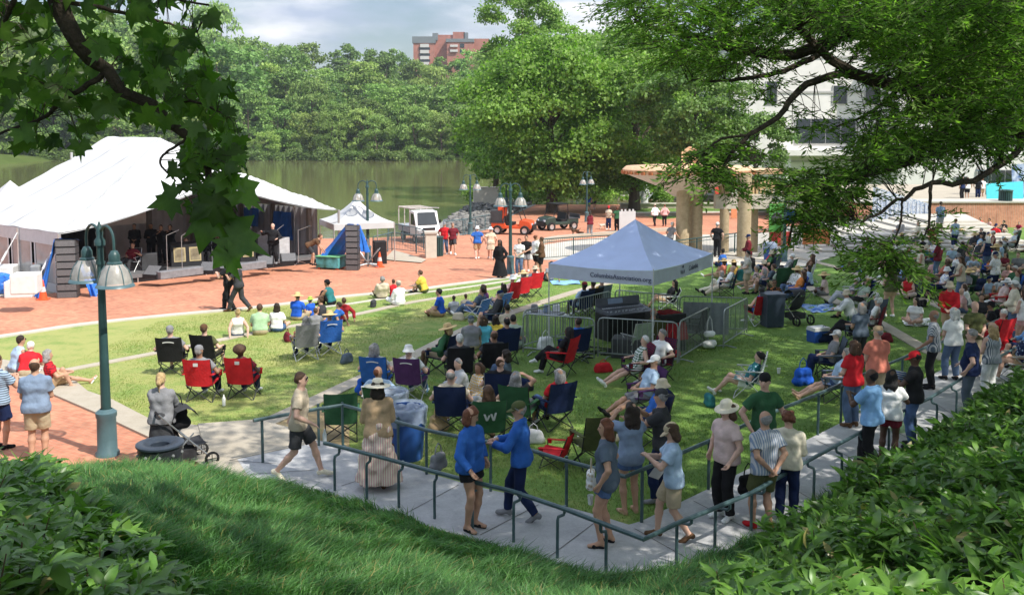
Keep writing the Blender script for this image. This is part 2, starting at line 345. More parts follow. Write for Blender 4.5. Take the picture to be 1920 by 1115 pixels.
# paving
_gp = [(830, 443), (834, 418), (868, 394), (912, 364), (934, 353), (990, 366), (1005, 384), (965, 402), (925, 428), (872, 441)]
plaza = [(-500, 705), (-200, 658), (0, 632), (147, 610), (315, 592), (480, 577), (642, 557), (774, 545), (829, 537), (921, 525), (1000, 515), (1100, 502), (1250, 487), (1330, 478), (1480, 468), (1560, 450), (1620, 420), (1600, 392), (1500, 396), (1400, 398), (1300, 405), (1240, 412), (1180, 398), (1165, 375), (1150, 352), (1050, 352), (965, 352)]
PW = [gp(*p) for p in plaza]+[(s[0]+.4, s[1], 0) for s in (shore[5], shore[4], shore[3], shore[2], shore[1])]+[(-60, 58, 0), (-60, 26, 0)]
sheet('brick_plaza', PW, .006, m_brick, world=True)
sheet('gravel_bank', _gp, .03, m_stone)
corner = [(-500, 700), (-60, 690), (0, 697), (35, 711), (101, 743), (189, 781), (287, 827), (350, 862), (458, 911), (560, 965), (400, 1010), (-500, 1050)]
sheet('brick_path', corner, .006, m_brick)
def ribbon_sheet(name, pix, w, h, m, thick=0.0): return sheet(name, ribbon(pix, w), h, m, world=True, thick=thick)
kerb_line = smooth_line(plaza[1:14], 60)
ribbon_sheet('plaza_kerb', kerb_line, .34, .045, m_conc_lt, .06)
ribbon_sheet('terrace_strip', smooth_line([(560, 581), (657, 570), (771, 552), (860, 541), (960, 526)], 24), .22, .03, m_conc_lt, .05)
ribbon_sheet('terrace_strip', smooth_line([(118, 696), (294, 662), (413, 638), (467, 627), (662, 591), (763, 569), (860, 553), (930, 540), (1010, 524), (1100, 513)], 50), .3, .03, m_conc, .05)
ribbon_sheet('terrace_strip', smooth_line([(470, 806), (506, 791), (582, 756), (673, 713), (774, 668), (855, 627), (909, 604), (976, 581), (1080, 547), (1180, 522), (1290, 499), (1380, 487), (1440, 487)], 60), .42, .03, m_conc, .05)
ribbon_sheet('terrace_strip', smooth_line([(1385, 478), (1467, 519), (1506, 533), (1545, 555), (1635, 599), (1671, 619), (1725, 650), (1775, 676)], 40), .42, .03, m_conc, .05)
ribbon_sheet('terrace_strip', smooth_line([(1468, 478), (1540, 494), (1605, 513), (1690, 545), (1800, 590), (1930, 640)], 40), .42, .03, m_conc, .05)
band = [(-300, 640), (0, 676), (115, 694), (164, 736), (210, 752), (287, 792), (371, 801), (430, 862), (470, 918), (458, 912), (350, 862), (287, 827), (189, 781), (101, 743), (35, 711), (0, 697), (-300, 672)]
sheet('concrete_band', band, .05, m_conc, thick=.06)
inner = [(371, 800), (480, 792), (548, 808), (598, 832), (747, 869), (800, 894), (920, 926), (1060, 957), (1137, 979), (1179, 992), (1203, 985), (1330, 923), (1415, 880), (1533, 821), (1576, 799), (1690, 737), (1764, 699), (1800, 680), (1880, 640), (2000, 590), (2200, 530)]
outer = [(400, 905), (480, 915), (630, 940), (748, 977), (885, 1020), (1045, 1074), (1140, 1104), (1268, 1088), (1340, 1056), (1408, 1019), (1525, 968), (1630, 898), (1715, 854), (1790, 799), (1880, 735), (2000, 665), (2200, 590)]
sheet('walkway', inner[3:]+outer[:1:-1]+[(478, 918), (445, 868), (585, 838)], .07, m_walk, thick=.12)
sheet('walkway_apron', inner[:4]+[(585, 838), (445, 868), (478, 918), (440, 912), (400, 905)], .068, m_conc, thick=.12)  # warm sunlight on this end is put in by using the beige concrete
jb = MB()
def joint(a, b_, w=.007):
    A, B_ = gp(*a, .075), gp(*b_, .075); d_ = B_-A; nn = np.array([-d_[1], d_[0], 0]); nn = nn/np.linalg.norm(nn)*w
    jb.add([A-nn, A+nn, B_+nn, B_-nn], [(0, 1, 2, 3)])
for a, b_ in (((430, 862), (585, 830)), ((470, 888), (520, 920)), ((640, 910), (760, 872)), ((760, 962), (860, 908)), ((900, 1002), (1010, 945)), ((1020, 1050), (1120, 975)), ((1190, 990), (1300, 1052)), ((1300, 938), (1420, 1000)), ((1420, 878), (1540, 945)), ((1530, 824), (1640, 880)), ((1620, 777), (1730, 835)), ((1710, 728), (1800, 785)), ((430, 862), (540, 870)), ((470, 888), (590, 880))):
    joint(a, b_)
struct(jb.build('walkway_joints', m_joint))
sheet('bare_soil', [(490, 802), (560, 772), (620, 768), (655, 800), (655, 838), (600, 826), (545, 806)], .008, m_soil)
sheet('pool_terrace', [(985, 487), (1000, 462), (1080, 450), (1180, 441), (1330, 440), (1450, 436), (1560, 440), (1600, 470), (1480, 507), (1400, 500), (1330, 492), (1240, 490)], .012, m_conc_lt)
ribbon_sheet('pool_kerb', smooth_line([(990, 470), (1030, 452), (1100, 444), (1180, 438), (1270, 432)], 24), .5, .22, m_conc, .22)
sheet('service_apron', [(-60, 560), (100, 550), (115, 540), (240, 530), (-60, 540)], .012, m_conc)

# ------------------------------------------------------------------ slope in the foreground
edgeW = np.array([gp(*p)[:2] for p in [(-1500, 905), (100, 905), (350, 900)]+outer[1:]+[(2600, 480)]])
def slope_d(x, y):
    """signed distance inside the slope (towards the camera)"""
    x = np.asarray(x, float); y = np.asarray(y, float); best = np.full(x.shape, 1e9)
    for A, B_ in zip(edgeW[:-1], edgeW[1:]):
        d_ = B_-A; t_ = np.clip(((x-A[0])*d_[0]+(y-A[1])*d_[1])/(d_@d_), 0, 1)
        best = np.minimum(best, np.hypot(x-A[0]-t_*d_[0], y-A[1]-t_*d_[1]))
    yl = np.interp(x, edgeW[:, 0], edgeW[:, 1]); return np.where(y < yl, best, -best)
def slope_z(x, y):
    d_ = slope_d(x, y); dd = np.clip(d_, 0, None); rise = .33*dd; rise = np.where(rise > 2.6, 2.6+.5*(1-np.exp(-(rise-2.6)/.5)), rise)
    return -SL*np.asarray(y) + rise + .05*np.sin(np.asarray(x)*1.3+.4)*np.clip(dd, 0, 1) + .04*np.sin(np.asarray(y)*1.9+np.asarray(x)*.7)*np.clip(dd, 0, 1) + np.where(d_ < 0, -.2, 0.02)
gx, gy = np.meshgrid(np.arange(-30, 42, .35), np.arange(-14, 42, .35)); dd = slope_d(gx, gy)
V = np.stack([gx, gy, slope_z(gx, gy)], -1).reshape(-1, 3); nx = gx.shape[1]
idx = np.arange(gx.size).reshape(gx.shape); q = np.stack([idx[:-1, :-1], idx[:-1, 1:], idx[1:, 1:], idx[1:, :-1]], -1).reshape(-1, 4)
keep = (dd.reshape(-1)[q] > -.36).all(1)
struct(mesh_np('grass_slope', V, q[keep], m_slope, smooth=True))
def blades(name, n, xr, yr, hgt, wid, m, accept, label, zf, lean=.5, cluster=3.0):
    """many single blades of grass in one object"""
    out = []; got = 0
    while got < n:
        k = n*2; x = rng.uniform(*xr, k); y = rng.uniform(*yr, k); ok = accept(x, y); x, y = x[ok], y[ok]; out.append(np.stack([x, y], 1)); got += len(x)
        if len(x) == 0: break
    P_ = np.concatenate(out)[:n]; n = len(P_); z = zf(P_[:, 0], P_[:, 1])
    clump = .65+.5*np.sin(P_[:, 0]*cluster+2*np.sin(P_[:, 1]*cluster*.7))*np.sin(P_[:, 1]*cluster*1.1+1.7*np.sin(P_[:, 0]*cluster*.6))
    h = hgt*rng.uniform(.55, 1.15, n)*np.clip(clump+.25, .5, 1.3)
    flow = 1.2*np.sin(P_[:, 0]*.9)+1.5*np.cos(P_[:, 1]*.8+P_[:, 0]*.5)
    a = flow+rng.normal(0, 1.0, n); ln = h*lean*rng.uniform(.3, 1.5, n); w = wid*rng.uniform(.6, 1.3, n); a2 = rng.uniform(0, 6.283, n)
    dx, dy = np.cos(a)*ln, np.sin(a)*ln; wx, wy = np.cos(a2)*w/2, np.sin(a2)*w/2
    B0 = np.stack([P_[:, 0], P_[:, 1], z-.01], 1); Wv = np.stack([wx, wy, 0*wx], 1)
    Mid = B0+np.stack([dx*.35, dy*.35, h*.62], 1); T = B0+np.stack([dx, dy, h*np.clip(1-.25*lean, .5, 1)], 1)
    V_ = np.stack([B0-Wv, B0+Wv, Mid+Wv*.8, T, Mid-Wv*.8], 1).reshape(-1, 3); i = np.arange(n)*5
    # quad + triangle per blade, written as two quads (the tip one folded narrow)
    F1 = np.stack([i, i+1, i+2, i+4], 1); F2 = np.stack([i+4, i+2, i+3], 1)
    me = bpy.data.meshes.new(name); me.vertices.add(len(V_)); me.vertices.foreach_set('co', V_.astype(np.float32).ravel())
    lp = np.concatenate([F1.ravel(), F2.ravel()]).astype(np.int32); me.loops.add(len(lp)); me.loops.foreach_set('vertex_index', lp)
    ls = np.concatenate([np.arange(n)*4, n*4+np.arange(n)*3]).astype(np.int32); me.polygons.add(2*n); me.polygons.foreach_set('loop_start', ls)
    me.materials.append(m); me.update(calc_edges=True)
    o = link(name, me); tag(o, label, 'grass', kind='stuff'); return o
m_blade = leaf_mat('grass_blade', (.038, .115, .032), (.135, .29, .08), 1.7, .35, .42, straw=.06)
m_lawnblade = leaf_mat('lawn_blade', (.085, .17, .032), (.30, .345, .105), .5, .3, .6, xb=.13, straw=.05)
shrub_right = [(1340, 1200), (1420, 1060), (1520, 985), (1590, 925), (1690, 868), (1770, 815), (1840, 745), (1900, 700), (2100, 640), (2400, 700), (2400, 1400), (1340, 1400)]
shrub_left = [(-300, 800), (0, 830), (50, 870), (110, 915), (150, 960), (240, 1020), (320, 1080), (380, 1180), (-300, 1300)]
def in_poly(px, py, poly):
    px = np.asarray(px); py = np.asarray(py); r = np.zeros(px.shape, bool); n_ = len(poly); j = n_-1
    for i in range(n_):
        xi, yi = poly[i]; xj, yj = poly[j]
        c = ((yi > py) != (yj > py)) & (px < (xj-xi)*(py-yi)/(yj-yi+1e-12)+xi); r ^= c; j = i
    return r
def proj(x, y, z):
    X = np.asarray(x, float); Yc = np.asarray(y)*_cp-(np.asarray(z)-CAMZ)*_sp; Zc = np.asarray(y)*_sp+(np.asarray(z)-CAMZ)*_cp
    Yc = np.maximum(Yc, .05); return PCX+F*X/Yc, PCY-F*Zc/Yc
def acc_slope(x, y):
    d_ = slope_d(x, y); px, py = proj(x, y, slope_z(x, y)); return (d_ > .03) & (py < 1260) & (px > -150) & (px < 2100) & ~in_poly(px, py, shrub_left) & ~in_poly(px, py-30, shrub_right)
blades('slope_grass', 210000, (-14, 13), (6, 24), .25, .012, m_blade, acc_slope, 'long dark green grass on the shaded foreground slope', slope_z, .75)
lawn_reg = [(0, 640), (480, 580), (1000, 520), (1330, 482), (1560, 472), (1920, 470), (1920, 640), (1764, 697), (1533, 818), (1203, 983), (1137, 976), (747, 866), (598, 828), (548, 804), (371, 798), (287, 790), (164, 734), (115, 692)]
soil_reg = [(495, 800), (560, 775), (615, 772), (650, 800), (650, 834), (600, 824), (548, 806)]
def acc_lawn(x, y):
    px, py = proj(x, y, gz(y)); return in_poly(px, py, lawn_reg) & ~(in_poly(px, py, soil_reg) & (rng.random(px.shape) < .8)) & (rng.random(px.shape) < np.clip(17/np.maximum(y, 1), 0, 1)**1.3)
blades('lawn_grass', 260000, (-11, 17), (12, 38), .055, .010, m_lawnblade, acc_lawn, 'short mown lawn grass with dry yellowish patches', lambda x, y: -SL*y, .9, 1.2)

# ------------------------------------------------------------------ broad-leaved ground cover on both sides of the slope
def leaf_cards(n, L0, W0, fold=.25, curl=.3):
    """n lanceolate leaves as 6-vertex folded blades at the origin pointing +Y; returns (n,8,3) and local faces"""
    prof = [(0, .0), (.3, .42), (.62, .5), (.85, .28), (1, .0)]
    return prof
def leaves_mesh(name, C, D, N_, Ls, Ws, m, parent=None, droop=.35):
    """C base points, D directions, N_ leaf normals: lanceolate leaves, two strips folded along the midrib"""
    n_ = len(C); D = D/np.linalg.norm(D, axis=1)[:, None]; S_ = np.cross(D, N_); S_ /= np.maximum(1e-6, np.linalg.norm(S_, axis=1))[:, None]; U = np.cross(S_, D)
    Ls = np.asarray(Ls)[:, None]; Ws = np.asarray(Ws)[:, None]
    def pt(t_, w_, up): return C+D*Ls*t_+S_*Ws*w_+U*(Ls*(up-droop*t_*t_))
    rows = [pt(0, 0, 0), pt(.32, -.5, .05), pt(.32, 0, 0), pt(.32, .5, .05), pt(.7, -.42, .05), pt(.7, 0, 0), pt(.7, .42, .05), pt(1, 0, 0)]
    V_ = np.stack(rows, 1).reshape(-1, 3); i = np.arange(n_)*8
    q_ = np.concatenate([np.stack([i+1, i+2, i+5, i+4], 1), np.stack([i+2, i+3, i+6, i+5], 1)]); tr_ = np.concatenate([np.stack([i, i+2, i+1], 1), np.stack([i, i+3, i+2], 1), np.stack([i+4, i+5, i+7], 1), np.stack([i+5, i+6, i+7], 1)])
    me = bpy.data.meshes.new(name); me.vertices.add(len(V_)); me.vertices.foreach_set('co', V_.astype(np.float32).ravel())
    lp = np.concatenate([q_.ravel(), tr_.ravel()]).astype(np.int32); me.loops.add(len(lp)); me.loops.foreach_set('vertex_index', lp)
    ls = np.concatenate([np.arange(len(q_))*4, q_.size+np.arange(len(tr_))*3]).astype(np.int32); me.polygons.add(len(ls)); me.polygons.foreach_set('loop_start', ls)
    me.polygons.foreach_set('use_smooth', np.ones(len(ls), bool))
    me.materials.append(m); me.update(calc_edges=True); return link(name, me, parent)
m_shrub = leaf_mat('shrub_leaf', (.046, .125, .02), (.155, .29, .048), 1.6, .3, .38, spec=.45, straw=.02)
m_strap = leaf_mat('strap_leaf', (.07, .15, .03), (.22, .33, .07), 2, .4, .4)
def shrubbery(name, poly, n_tuft, xr, yr, hmax, label, seed, Lr=(.10, .2)):
    r = np.random.default_rng(seed); pts = []
    while len(pts) < n_tuft:
        x = r.uniform(*xr, 4000); y = r.uniform(*yr, 4000); z = slope_z(x, y); px, py = proj(x, y, z)
        ok = in_poly(px, py, poly) & (np.hypot(x, y) > 4.2) & (slope_d(x, y) > .15)
        pts += list(zip(x[ok], y[ok], z[ok]))
    C, D, N_, Ls, Ws = [], [], [], [], []; st = MB()
    for (x, y, z) in pts[:n_tuft]:
        hh = hmax*r.uniform(.45, 1.0)*(.75+.35*math.sin(x*1.7+y*1.3)); ax = r.normal(0, .25, 2)
        top = np.array([x+ax[0]*hh, y+ax[1]*hh, z+hh]); k = r.integers(9, 17)
        for j in range(k):
            f = r.uniform(.25, 1)**.7; p = np.array([x, y, z])*(1-f)+top*f; a = j*2.4+r.normal(0, .4); el = r.uniform(-.2, 1.0)
            d_ = np.array([math.cos(a)*math.cos(el), math.sin(a)*math.cos(el), math.sin(el)])
            C.append(p); D.append(d_); N_.append(np.array([0, 0, 1])+r.normal(0, .35, 3)); l_ = r.uniform(*Lr); Ls.append(l_); Ws.append(l_*r.uniform(.26, .40))
        if r.random() < .4: st.tube([(x, y, z-.02), tuple(top)], [.007, .004], 4)
    o = leaves_mesh(name, np.array(C), np.array(D), np.array(N_), Ls, Ws, m_shrub); tag(o, label, 'shrubs', kind='stuff')
    s_ = st.build('stem', mat('shrub_stem', (.09, .06, .03), .8)); s_.parent = o
    K = r.choice(len(pts), 34 if n_tuft > 2000 else 9); C, D = [], []
    for k_ in K:
        for j in range(9): a = r.uniform(0, 6.28); C.append(np.array(pts[k_])+np.array([math.cos(a)*.05, math.sin(a)*.05, .15])); D.append((math.cos(a)*.55, math.sin(a)*.55, 1.0))
    C = np.array(C); leaves_mesh('strap_leaf', C, np.array(D), np.tile([0, 0, 1.], (len(C), 1))+r.normal(0, .3, C.shape), r.uniform(.22, .44, len(C)), r.uniform(.014, .026, len(C)), m_strap, o, .6)
    return o
shrubbery('ground_cover', shrub_right, 2700, (1.5, 14), (3.5, 24), .46, 'broad leaved green ground cover filling the bank beside the right walkway', 3, (.12, .30))
shrubbery('ground_cover', shrub_left, 1250, (-12, -1.4), (4, 15), .55, 'glossy dark green shrubbery at the left foot of the slope', 4, (.11, .24))

# loose stones on the embankment
rk = np.random.default_rng(12); cub = np.array([(x, y, z) for x in (-1, 1) for y in (-1, 1) for z in (-1, 1)], float); Vr, Fr = [], []
_poly = [(834, 440), (840, 416), (872, 394), (912, 365), (934, 355), (985, 366), (998, 384), (960, 402), (920, 426), (872, 438)]
n_ = 0
while n_ < 1300:
    px, py = rk.uniform(825, 1000), rk.uniform(350, 445)
    if not in_poly(np.array([px]), np.array([py]), _poly)[0] or rk.random() > ((py-300)/140)**1.5: continue
    c_ = gp(px, py); s_ = rk.uniform(.09, .27)*np.array([1, rk.uniform(.6, 1), rk.uniform(.4, .75)]); q_ = cub*s_*rk.uniform(.6, 1.0, (8, 3)); a = rk.uniform(0, 6.28); q_ = np.stack([q_[:, 0]*math.cos(a)-q_[:, 1]*math.sin(a), q_[:, 0]*math.sin(a)+q_[:, 1]*math.cos(a), q_[:, 2]], 1)+c_+v_up*rk.uniform(.02, .3) if False else np.stack([q_[:, 0]*math.cos(a)-q_[:, 1]*math.sin(a), q_[:, 0]*math.sin(a)+q_[:, 1]*math.cos(a), q_[:, 2]+rk.uniform(.05, .35)], 1)+c_
    o_ = n_*8; Vr.append(q_); Fr += [tuple(o_+i for i in f) for f in ((0, 1, 3, 2), (4, 6, 7, 5), (0, 4, 5, 1), (2, 3, 7, 6), (0, 2, 6, 4), (1, 5, 7, 3))]; n_ += 1
o = mesh_np('riprap', np.concatenate(Vr), np.array(Fr), ground_mat('loose_stone', [(.13, .125, .115), (.25, .24, .225), (.38, .365, .34)], (.9, 4, 11), (.3, .3, .3), .9, .6, 20)); tag(o, 'loose gray stones covering the embankment beside the lake', 'stones', kind='stuff')
# ================================================================== TREES
m_bark = ground_mat('bark', [(.06, .045, .03), (.13, .10, .075)], (2, 9, 30), (.4, .4, .2), .95, .8, 30)
m_barkdark = ground_mat('dark_bark', [(.025, .02, .015), (.07, .055, .04)], (3, 12, 30), (.4, .4, .2), .95, .8, 40)
def kites(name, C, D, N_, Ls, Ws, m, parent=None, bend=.12):
    """one four-cornered leaf (or leaf clump) per row"""
    n_ = len(C); D = D/np.maximum(1e-6, np.linalg.norm(D, axis=1))[:, None]; S_ = np.cross(D, N_); S_ /= np.maximum(1e-6, np.linalg.norm(S_, axis=1))[:, None]; U = np.cross(S_, D)
    Ls = np.broadcast_to(np.asarray(Ls, float).reshape(-1, 1), (n_, 1)); Ws = np.broadcast_to(np.asarray(Ws, float).reshape(-1, 1), (n_, 1))
    V_ = np.stack([C, C+D*Ls*.5-S_*Ws*.5-U*Ls*bend, C+D*Ls, C+D*Ls*.45+S_*Ws*.5-U*Ls*bend*.6], 1).reshape(-1, 3)
    return mesh_np(name, V_, np.arange(4*n_).reshape(-1, 4), m, parent)
def blob_crown(r, H, R, hb, nb, flat=1.0, top=1.0):
    """clumps that make up a crown: rows of centre and radius"""
    B = []
    for i in range(nb):
        u = r.uniform(-1, 1); a = r.uniform(0, 6.283); k = r.uniform(.35, 1)**.5
        prof = math.sqrt(max(.05, 1-abs(u)**2.2)) if u > -.2 else math.sqrt(max(.05, 1-abs(u)**2))*.9
        x = math.cos(a)*R*.78*prof*k; y = math.sin(a)*R*.78*prof*k; z = hb+(H-hb)*(.5+.42*u)
        B.append((x, y, z, R*r.uniform(.18, .36)*flat))
    return np.array(B)
def crown(name, r, B, n, size, m, parent=None, asp=.75, out=.7, droop=0.0):
    p = B[:, 3]**2; p /= p.sum(); k = r.choice(len(B), n, p=p); d = r.normal(size=(n, 3)); d /= np.linalg.norm(d, axis=1)[:, None]
    d[:, 2] = np.where(d[:, 2] < -.35, -d[:, 2]*.6, d[:, 2]); rad = B[k, 3]*np.where(r.random(n) < .12, r.uniform(1.0, 1.45, n), r.uniform(.55, 1.05, n))
    C = B[k, :3]+d*rad[:, None]*np.array([1, 1, .72]); N_ = d*out+r.normal(0, .55, (n, 3))+np.array([0, 0, .25])
    D = np.cross(N_, r.normal(size=(n, 3)))-np.array([0, 0, droop]); sz = size*r.uniform(.55, 1.35, n)
    return kites(name, C, D, N_, sz, sz*asp, m, parent, .15)
def trunk_mesh(name, r, H, rad, m, parent, limbs=5, lean=.05, spread=.24):
    b_ = MB(); top = np.array([r.normal(0, lean)*H, r.normal(0, lean)*H, H*.78])
    pts = [np.array([0, 0, -.4]), np.array([0, 0, .25*H])+top*.02, top*.55+np.array([0, 0, .02]), top]
    b_.tube([(0, 0, -.4), (0, 0, .1*H), tuple(top*.45), tuple(top)], [rad*1.35, rad, rad*.72, rad*.2], 8)
    for i in range(limbs):
        f = r.uniform(.3, .75); p = top*f; a = r.uniform(0, 6.283); l_ = H*spread*r.uniform(.6, 1.1)
        e = p+np.array([math.cos(a)*l_, math.sin(a)*l_, l_*r.uniform(.3, .9)]); b_.tube([tuple(p), tuple((p+e)/2+np.array([0, 0, .06*H])), tuple(e)], [rad*.45, rad*.3, rad*.08], 5)
    return b_.build(name, m, parent, smooth=True)
m_far = [leaf_mat('far_leaves', (.12, .215, .042), (.255, .37, .09), .22, .25, .6, .28),
         leaf_mat('far_leaves', (.09, .175, .038), (.20, .315, .075), .22, .25, .6, .28),
         leaf_mat('far_leaves', (.14, .23, .05), (.28, .38, .10), .22, .25, .6, .2)]
far_lab = ['rounded full-crowned green tree in the wood across the lake', 'dark green dense tree in the wood across the lake', 'pale yellowish green drooping tree on the far lake shore']
r3 = np.random.default_rng(21); protos = []
for i in range(8):
    kind = (0, 1, 0, 2, 1, 0, 2, 1)[i]; H = 16.0; R = (6.4, 7.0, 5.8, 6.6, 5.6, 7.4, 6.0, 6.2)[i]
    t = thing('far_tree', far_lab[kind], 'tree', (0, 0, 0), 0, 'trees across the lake')
    crown('crown', r3, blob_crown(r3, H, R, .5, 62, .82), 5200, .66 if kind != 2 else .72, m_far[kind], t, .62 if kind != 2 else .38, .7, 0 if kind != 2 else 1.3)
    trunk_mesh('trunk', r3, H, .28, m_bark, t, 3); protos.append((t, kind, H))
used = set()
def far_tree(x, y, h, k=None, z=None, group=None, label=None):
    i = int(r3.integers(8)) if k is None else k; t, kind, H = protos[i]
    if i in used: t = dup(t)
    used.add(i)
    t.location = (x, y, (float(zhill(np.array(x), np.array(y))) if z is None else z)-.2); s_ = h/H; t.scale = (s_*r3.uniform(.85, 1.2), s_*r3.uniform(.85, 1.2), s_); t.rotation_euler = (0, 0, r3.uniform(0, 6.28))
    if label: t['label'] = label
    return t
for row, (y0, h0, step, kk) in enumerate(((247, 8.5, 7, None), (254, 14, 7, None), (268, 17, 7.5, None), (287, 18, 8.5, None), (312, 19, 9.5, None), (342, 20, 11, None), (376, 21, 12, None))):
    xl, xr = (-960-60)/1800*y0, (260 if row < 3 else 300)/1800*y0; x = xl
    while x < xr:
        px = 960+x/y0*1800; h = h0*r3.uniform(.75, 1.25)
        if px < 420: h *= 1.25+.3*(row > 1)
        elif px < 560: h *= 1.12
        k = None
        if row == 0 and 610 < px < 880: k = int(r3.choice([3, 6])); h = 14*r3.uniform(.85, 1.15)
        if row == 0 and px < 610: h *= .75
        far_tree(x+r3.uniform(-2, 2), y0+r3.uniform(-3, 4), h, k); x += step*r3.uniform(.8, 1.25)
for px, D, h in ((742, 400, 24), (650, 395, 19), (470, 390, 24), (430, 380, 24), (350, 370, 27), (290, 330, 30), (60, 300, 30), (150, 300, 33)):
    far_tree((px-960)/1800*D, D, h)
for i in range(26): far_tree(-88-.12*(150+3.6*i)+r3.uniform(-26, -3)-6, 150+3.6*i, r3.uniform(15, 24), None, -2.2)
# bushes along the far waterline
m_reed = leaf_mat('reed_leaves', (.10, .17, .045), (.20, .28, .08), .3, .3, .6, .2)
B = np.array([(r3.uniform(-2.4, 2.4), r3.uniform(-1, 1), r3.uniform(.2, 1.3), r3.uniform(.5, 1.1)) for _ in range(14)])
bt = crown('shore_bush', r3, B, 900, .42, m_reed, None, .45); tag(bt, 'low bright green bush at the far waterline', 'bush', 'bushes along the far waterline')
x = -150; first = True
while x < 10:
    o = bt if first else bt.copy()
    if not first: COL.objects.link(o)
    first = False; o.location = (x, 243+r3.uniform(-1.2, 2.5), -3.35); s_ = r3.uniform(.8, 1.7); o.scale = (s_*1.2, s_, s_*r3.uniform(.8, 1.4)); o.rotation_euler = (0, 0, r3.uniform(0, 6.28)); x += r3.uniform(2.6, 4.6)

# the large trees on this shore
m_mid = leaf_mat('maple_leaves', (.080, .170, .030), (.26, .40, .075), .5, .4, .5)
m_midl = leaf_mat('light_leaves', (.12, .22, .045), (.28, .40, .09), .3, .4, .5)
m_midd = leaf_mat('deep_leaves', (.070, .145, .035), (.19, .29, .07), .4, .3, .5)
def big_tree(name, label, px, D, ptop, R, n, size, m, hb, seed, nb=70, flat=1.0, limbs=7, trunkr=.4, asp=.7, zb=None):
    r = np.random.default_rng(seed); x = (px-960)/1800*D; z0 = gz(min(D, 100)) if zb is None else zb; H = CAMZ+(240-ptop)*D/1800-z0
    t = thing(name, label, 'tree', (x, D, z0)); crown('crown', r, blob_crown(r, H, R, hb, nb, flat), n, size, m, t, asp); trunk_mesh('trunk', r, H, trunkr, m_bark, t, limbs, .02); return t
big_tree('tall_tree', 'tall airy light green tree rising above the others by the lake', 985, 118, -75, 7.4, 30000, .34, m_midl, 7, 5, 70, .74, 5, .3)
big_tree('broad_tree', 'broad full green tree with dark trunk at the brick plaza edge', 1035, 88, 62, 9.2, 50000, .34, m_mid, .4, 6, 90, .9, 8, .5)
big_tree('broad_tree', 'dense green tree shading the path beside the low terraces', 1190, 92, 45, 8.2, 38000, .34, m_midl, .8, 8, 80, .9, 8, .5)
big_tree('shade_tree', 'small leaved greyish green tree behind the orange rimmed pavilion', 1300, 82, 95, 5.8, 22000, .30, m_midd, 2.6, 9, 60, .8, 12, .22)
big_tree('shade_tree', 'green tree at the water side of the plaza railing', 930, 108, 120, 6.0, 20000, .36, m_mid, 1.2, 10, 60, .9, 6, .35)
big_tree('shade_tree', 'green tree filling the gap above the long far path', 1110, 122, 60, 8, 20000, .42, m_midl, 2, 11, 60, .9, 6, .35)
big_tree('shade_tree', 'dark green tree in front of the pale office building', 1420, 96, 200, 4.0, 11000, .30, m_midd, 1.0, 12, 40, .9, 6, .2)
big_tree('shade_tree', 'dark tree between the pavilion and the pale office building', 1240, 112, 70, 7, 16000, .42, m_midd, 1.0, 15, 50, .9, 6, .3)
hb_ = MB(); r = np.random.default_rng(31)
B = np.array([(r.uniform(-11, 11), r.uniform(-1, 1), r.uniform(.3, 1.6), r.uniform(.6, 1.2)) for _ in range(46)])
o = crown('hedge', r, B, 9000, .3, m_midl, None, .6); o.location = (at(1060, 340, 104)[0], 104, gz(100)-.1); tag(o, 'light green hedge under the trees along the lakeside path', 'hedge')

# ------------------------------------------------------------------ willow oak overhanging from the right
m_oak = leaf_mat('oak_leaves', (.085, .170, .032), (.24, .365, .075), 1.1, .55, .5)
m_oak2 = leaf_mat('oak_leaves_high', (.06, .13, .024), (.17, .28, .05), .6, .5, .5)
ro = np.random.default_rng(77)
def sprays(C, per, tl, Lr, Wr, seed, dirs=None):
    """leafy twigs: per leaves along each drooping twig that starts at a row of C"""
    r = np.random.default_rng(seed); S_ = len(C); a = r.uniform(0, 6.283, S_) if dirs is None else dirs+r.normal(0, .7, S_)
    el = r.uniform(-.55, .45, S_); d = np.stack([np.cos(a)*np.cos(el), np.sin(a)*np.cos(el), np.sin(el)], 1); tl = tl*r.uniform(.6, 1.3, S_)
    f = np.tile(np.linspace(.05, 1, per), (S_, 1))+r.normal(0, .02, (S_, per)); P_ = C[:, None, :]+d[:, None, :]*(tl[:, None, None]*f[:, :, None]); P_[:, :, 2] -= .28*tl[:, None]*f**2
    P_ += r.normal(0, .018, P_.shape)
    side = np.cross(d, [0, 0, 1.]); side /= np.linalg.norm(side, axis=1)[:, None]; sg = np.where(np.arange(per) % 2, 1., -1.)
    D = d[:, None, :]*.75+side[:, None, :]*sg[None, :, None]*.8+r.normal(0, .35, P_.shape)-np.array([0, 0, .18])
    N_ = np.array([0, 0, 1.])+r.normal(0, .5, P_.shape); n_ = S_*per
    L_ = r.uniform(*Lr, n_); W_ = L_*r.uniform(*Wr, n_)
    tw = [(C[i], C[i]+d[i]*tl[i]*.5-np.array([0, 0, .07*tl[i]]), C[i]+d[i]*tl[i]-np.array([0, 0, .28*tl[i]])) for i in range(S_)]
    return P_.reshape(-1, 3), D.reshape(-1, 3), N_.reshape(-1, 3), L_, W_, tw
def sample_px(poly, n, dr, r):
    xs = [p[0] for p in poly]; ys = [p[1] for p in poly]; out = []
    while len(out) < n:
        x = r.uniform(min(xs), max(xs), 500); y = r.uniform(min(ys), max(ys), 500); ok = in_poly(x, y, poly)
        for a, b_ in zip(x[ok], y[ok]): out.append(at(a, b_, r.uniform(*dr)))
    return np.array(out[:n])
oak = thing('willow_oak', 'large fine-leaved tree whose dark boughs hang into the upper right', 'tree', (11.5, 13.5, float(slope_z(np.array(11.5), np.array(13.5)))))
OB = np.array(oak.location)
lb = MB()
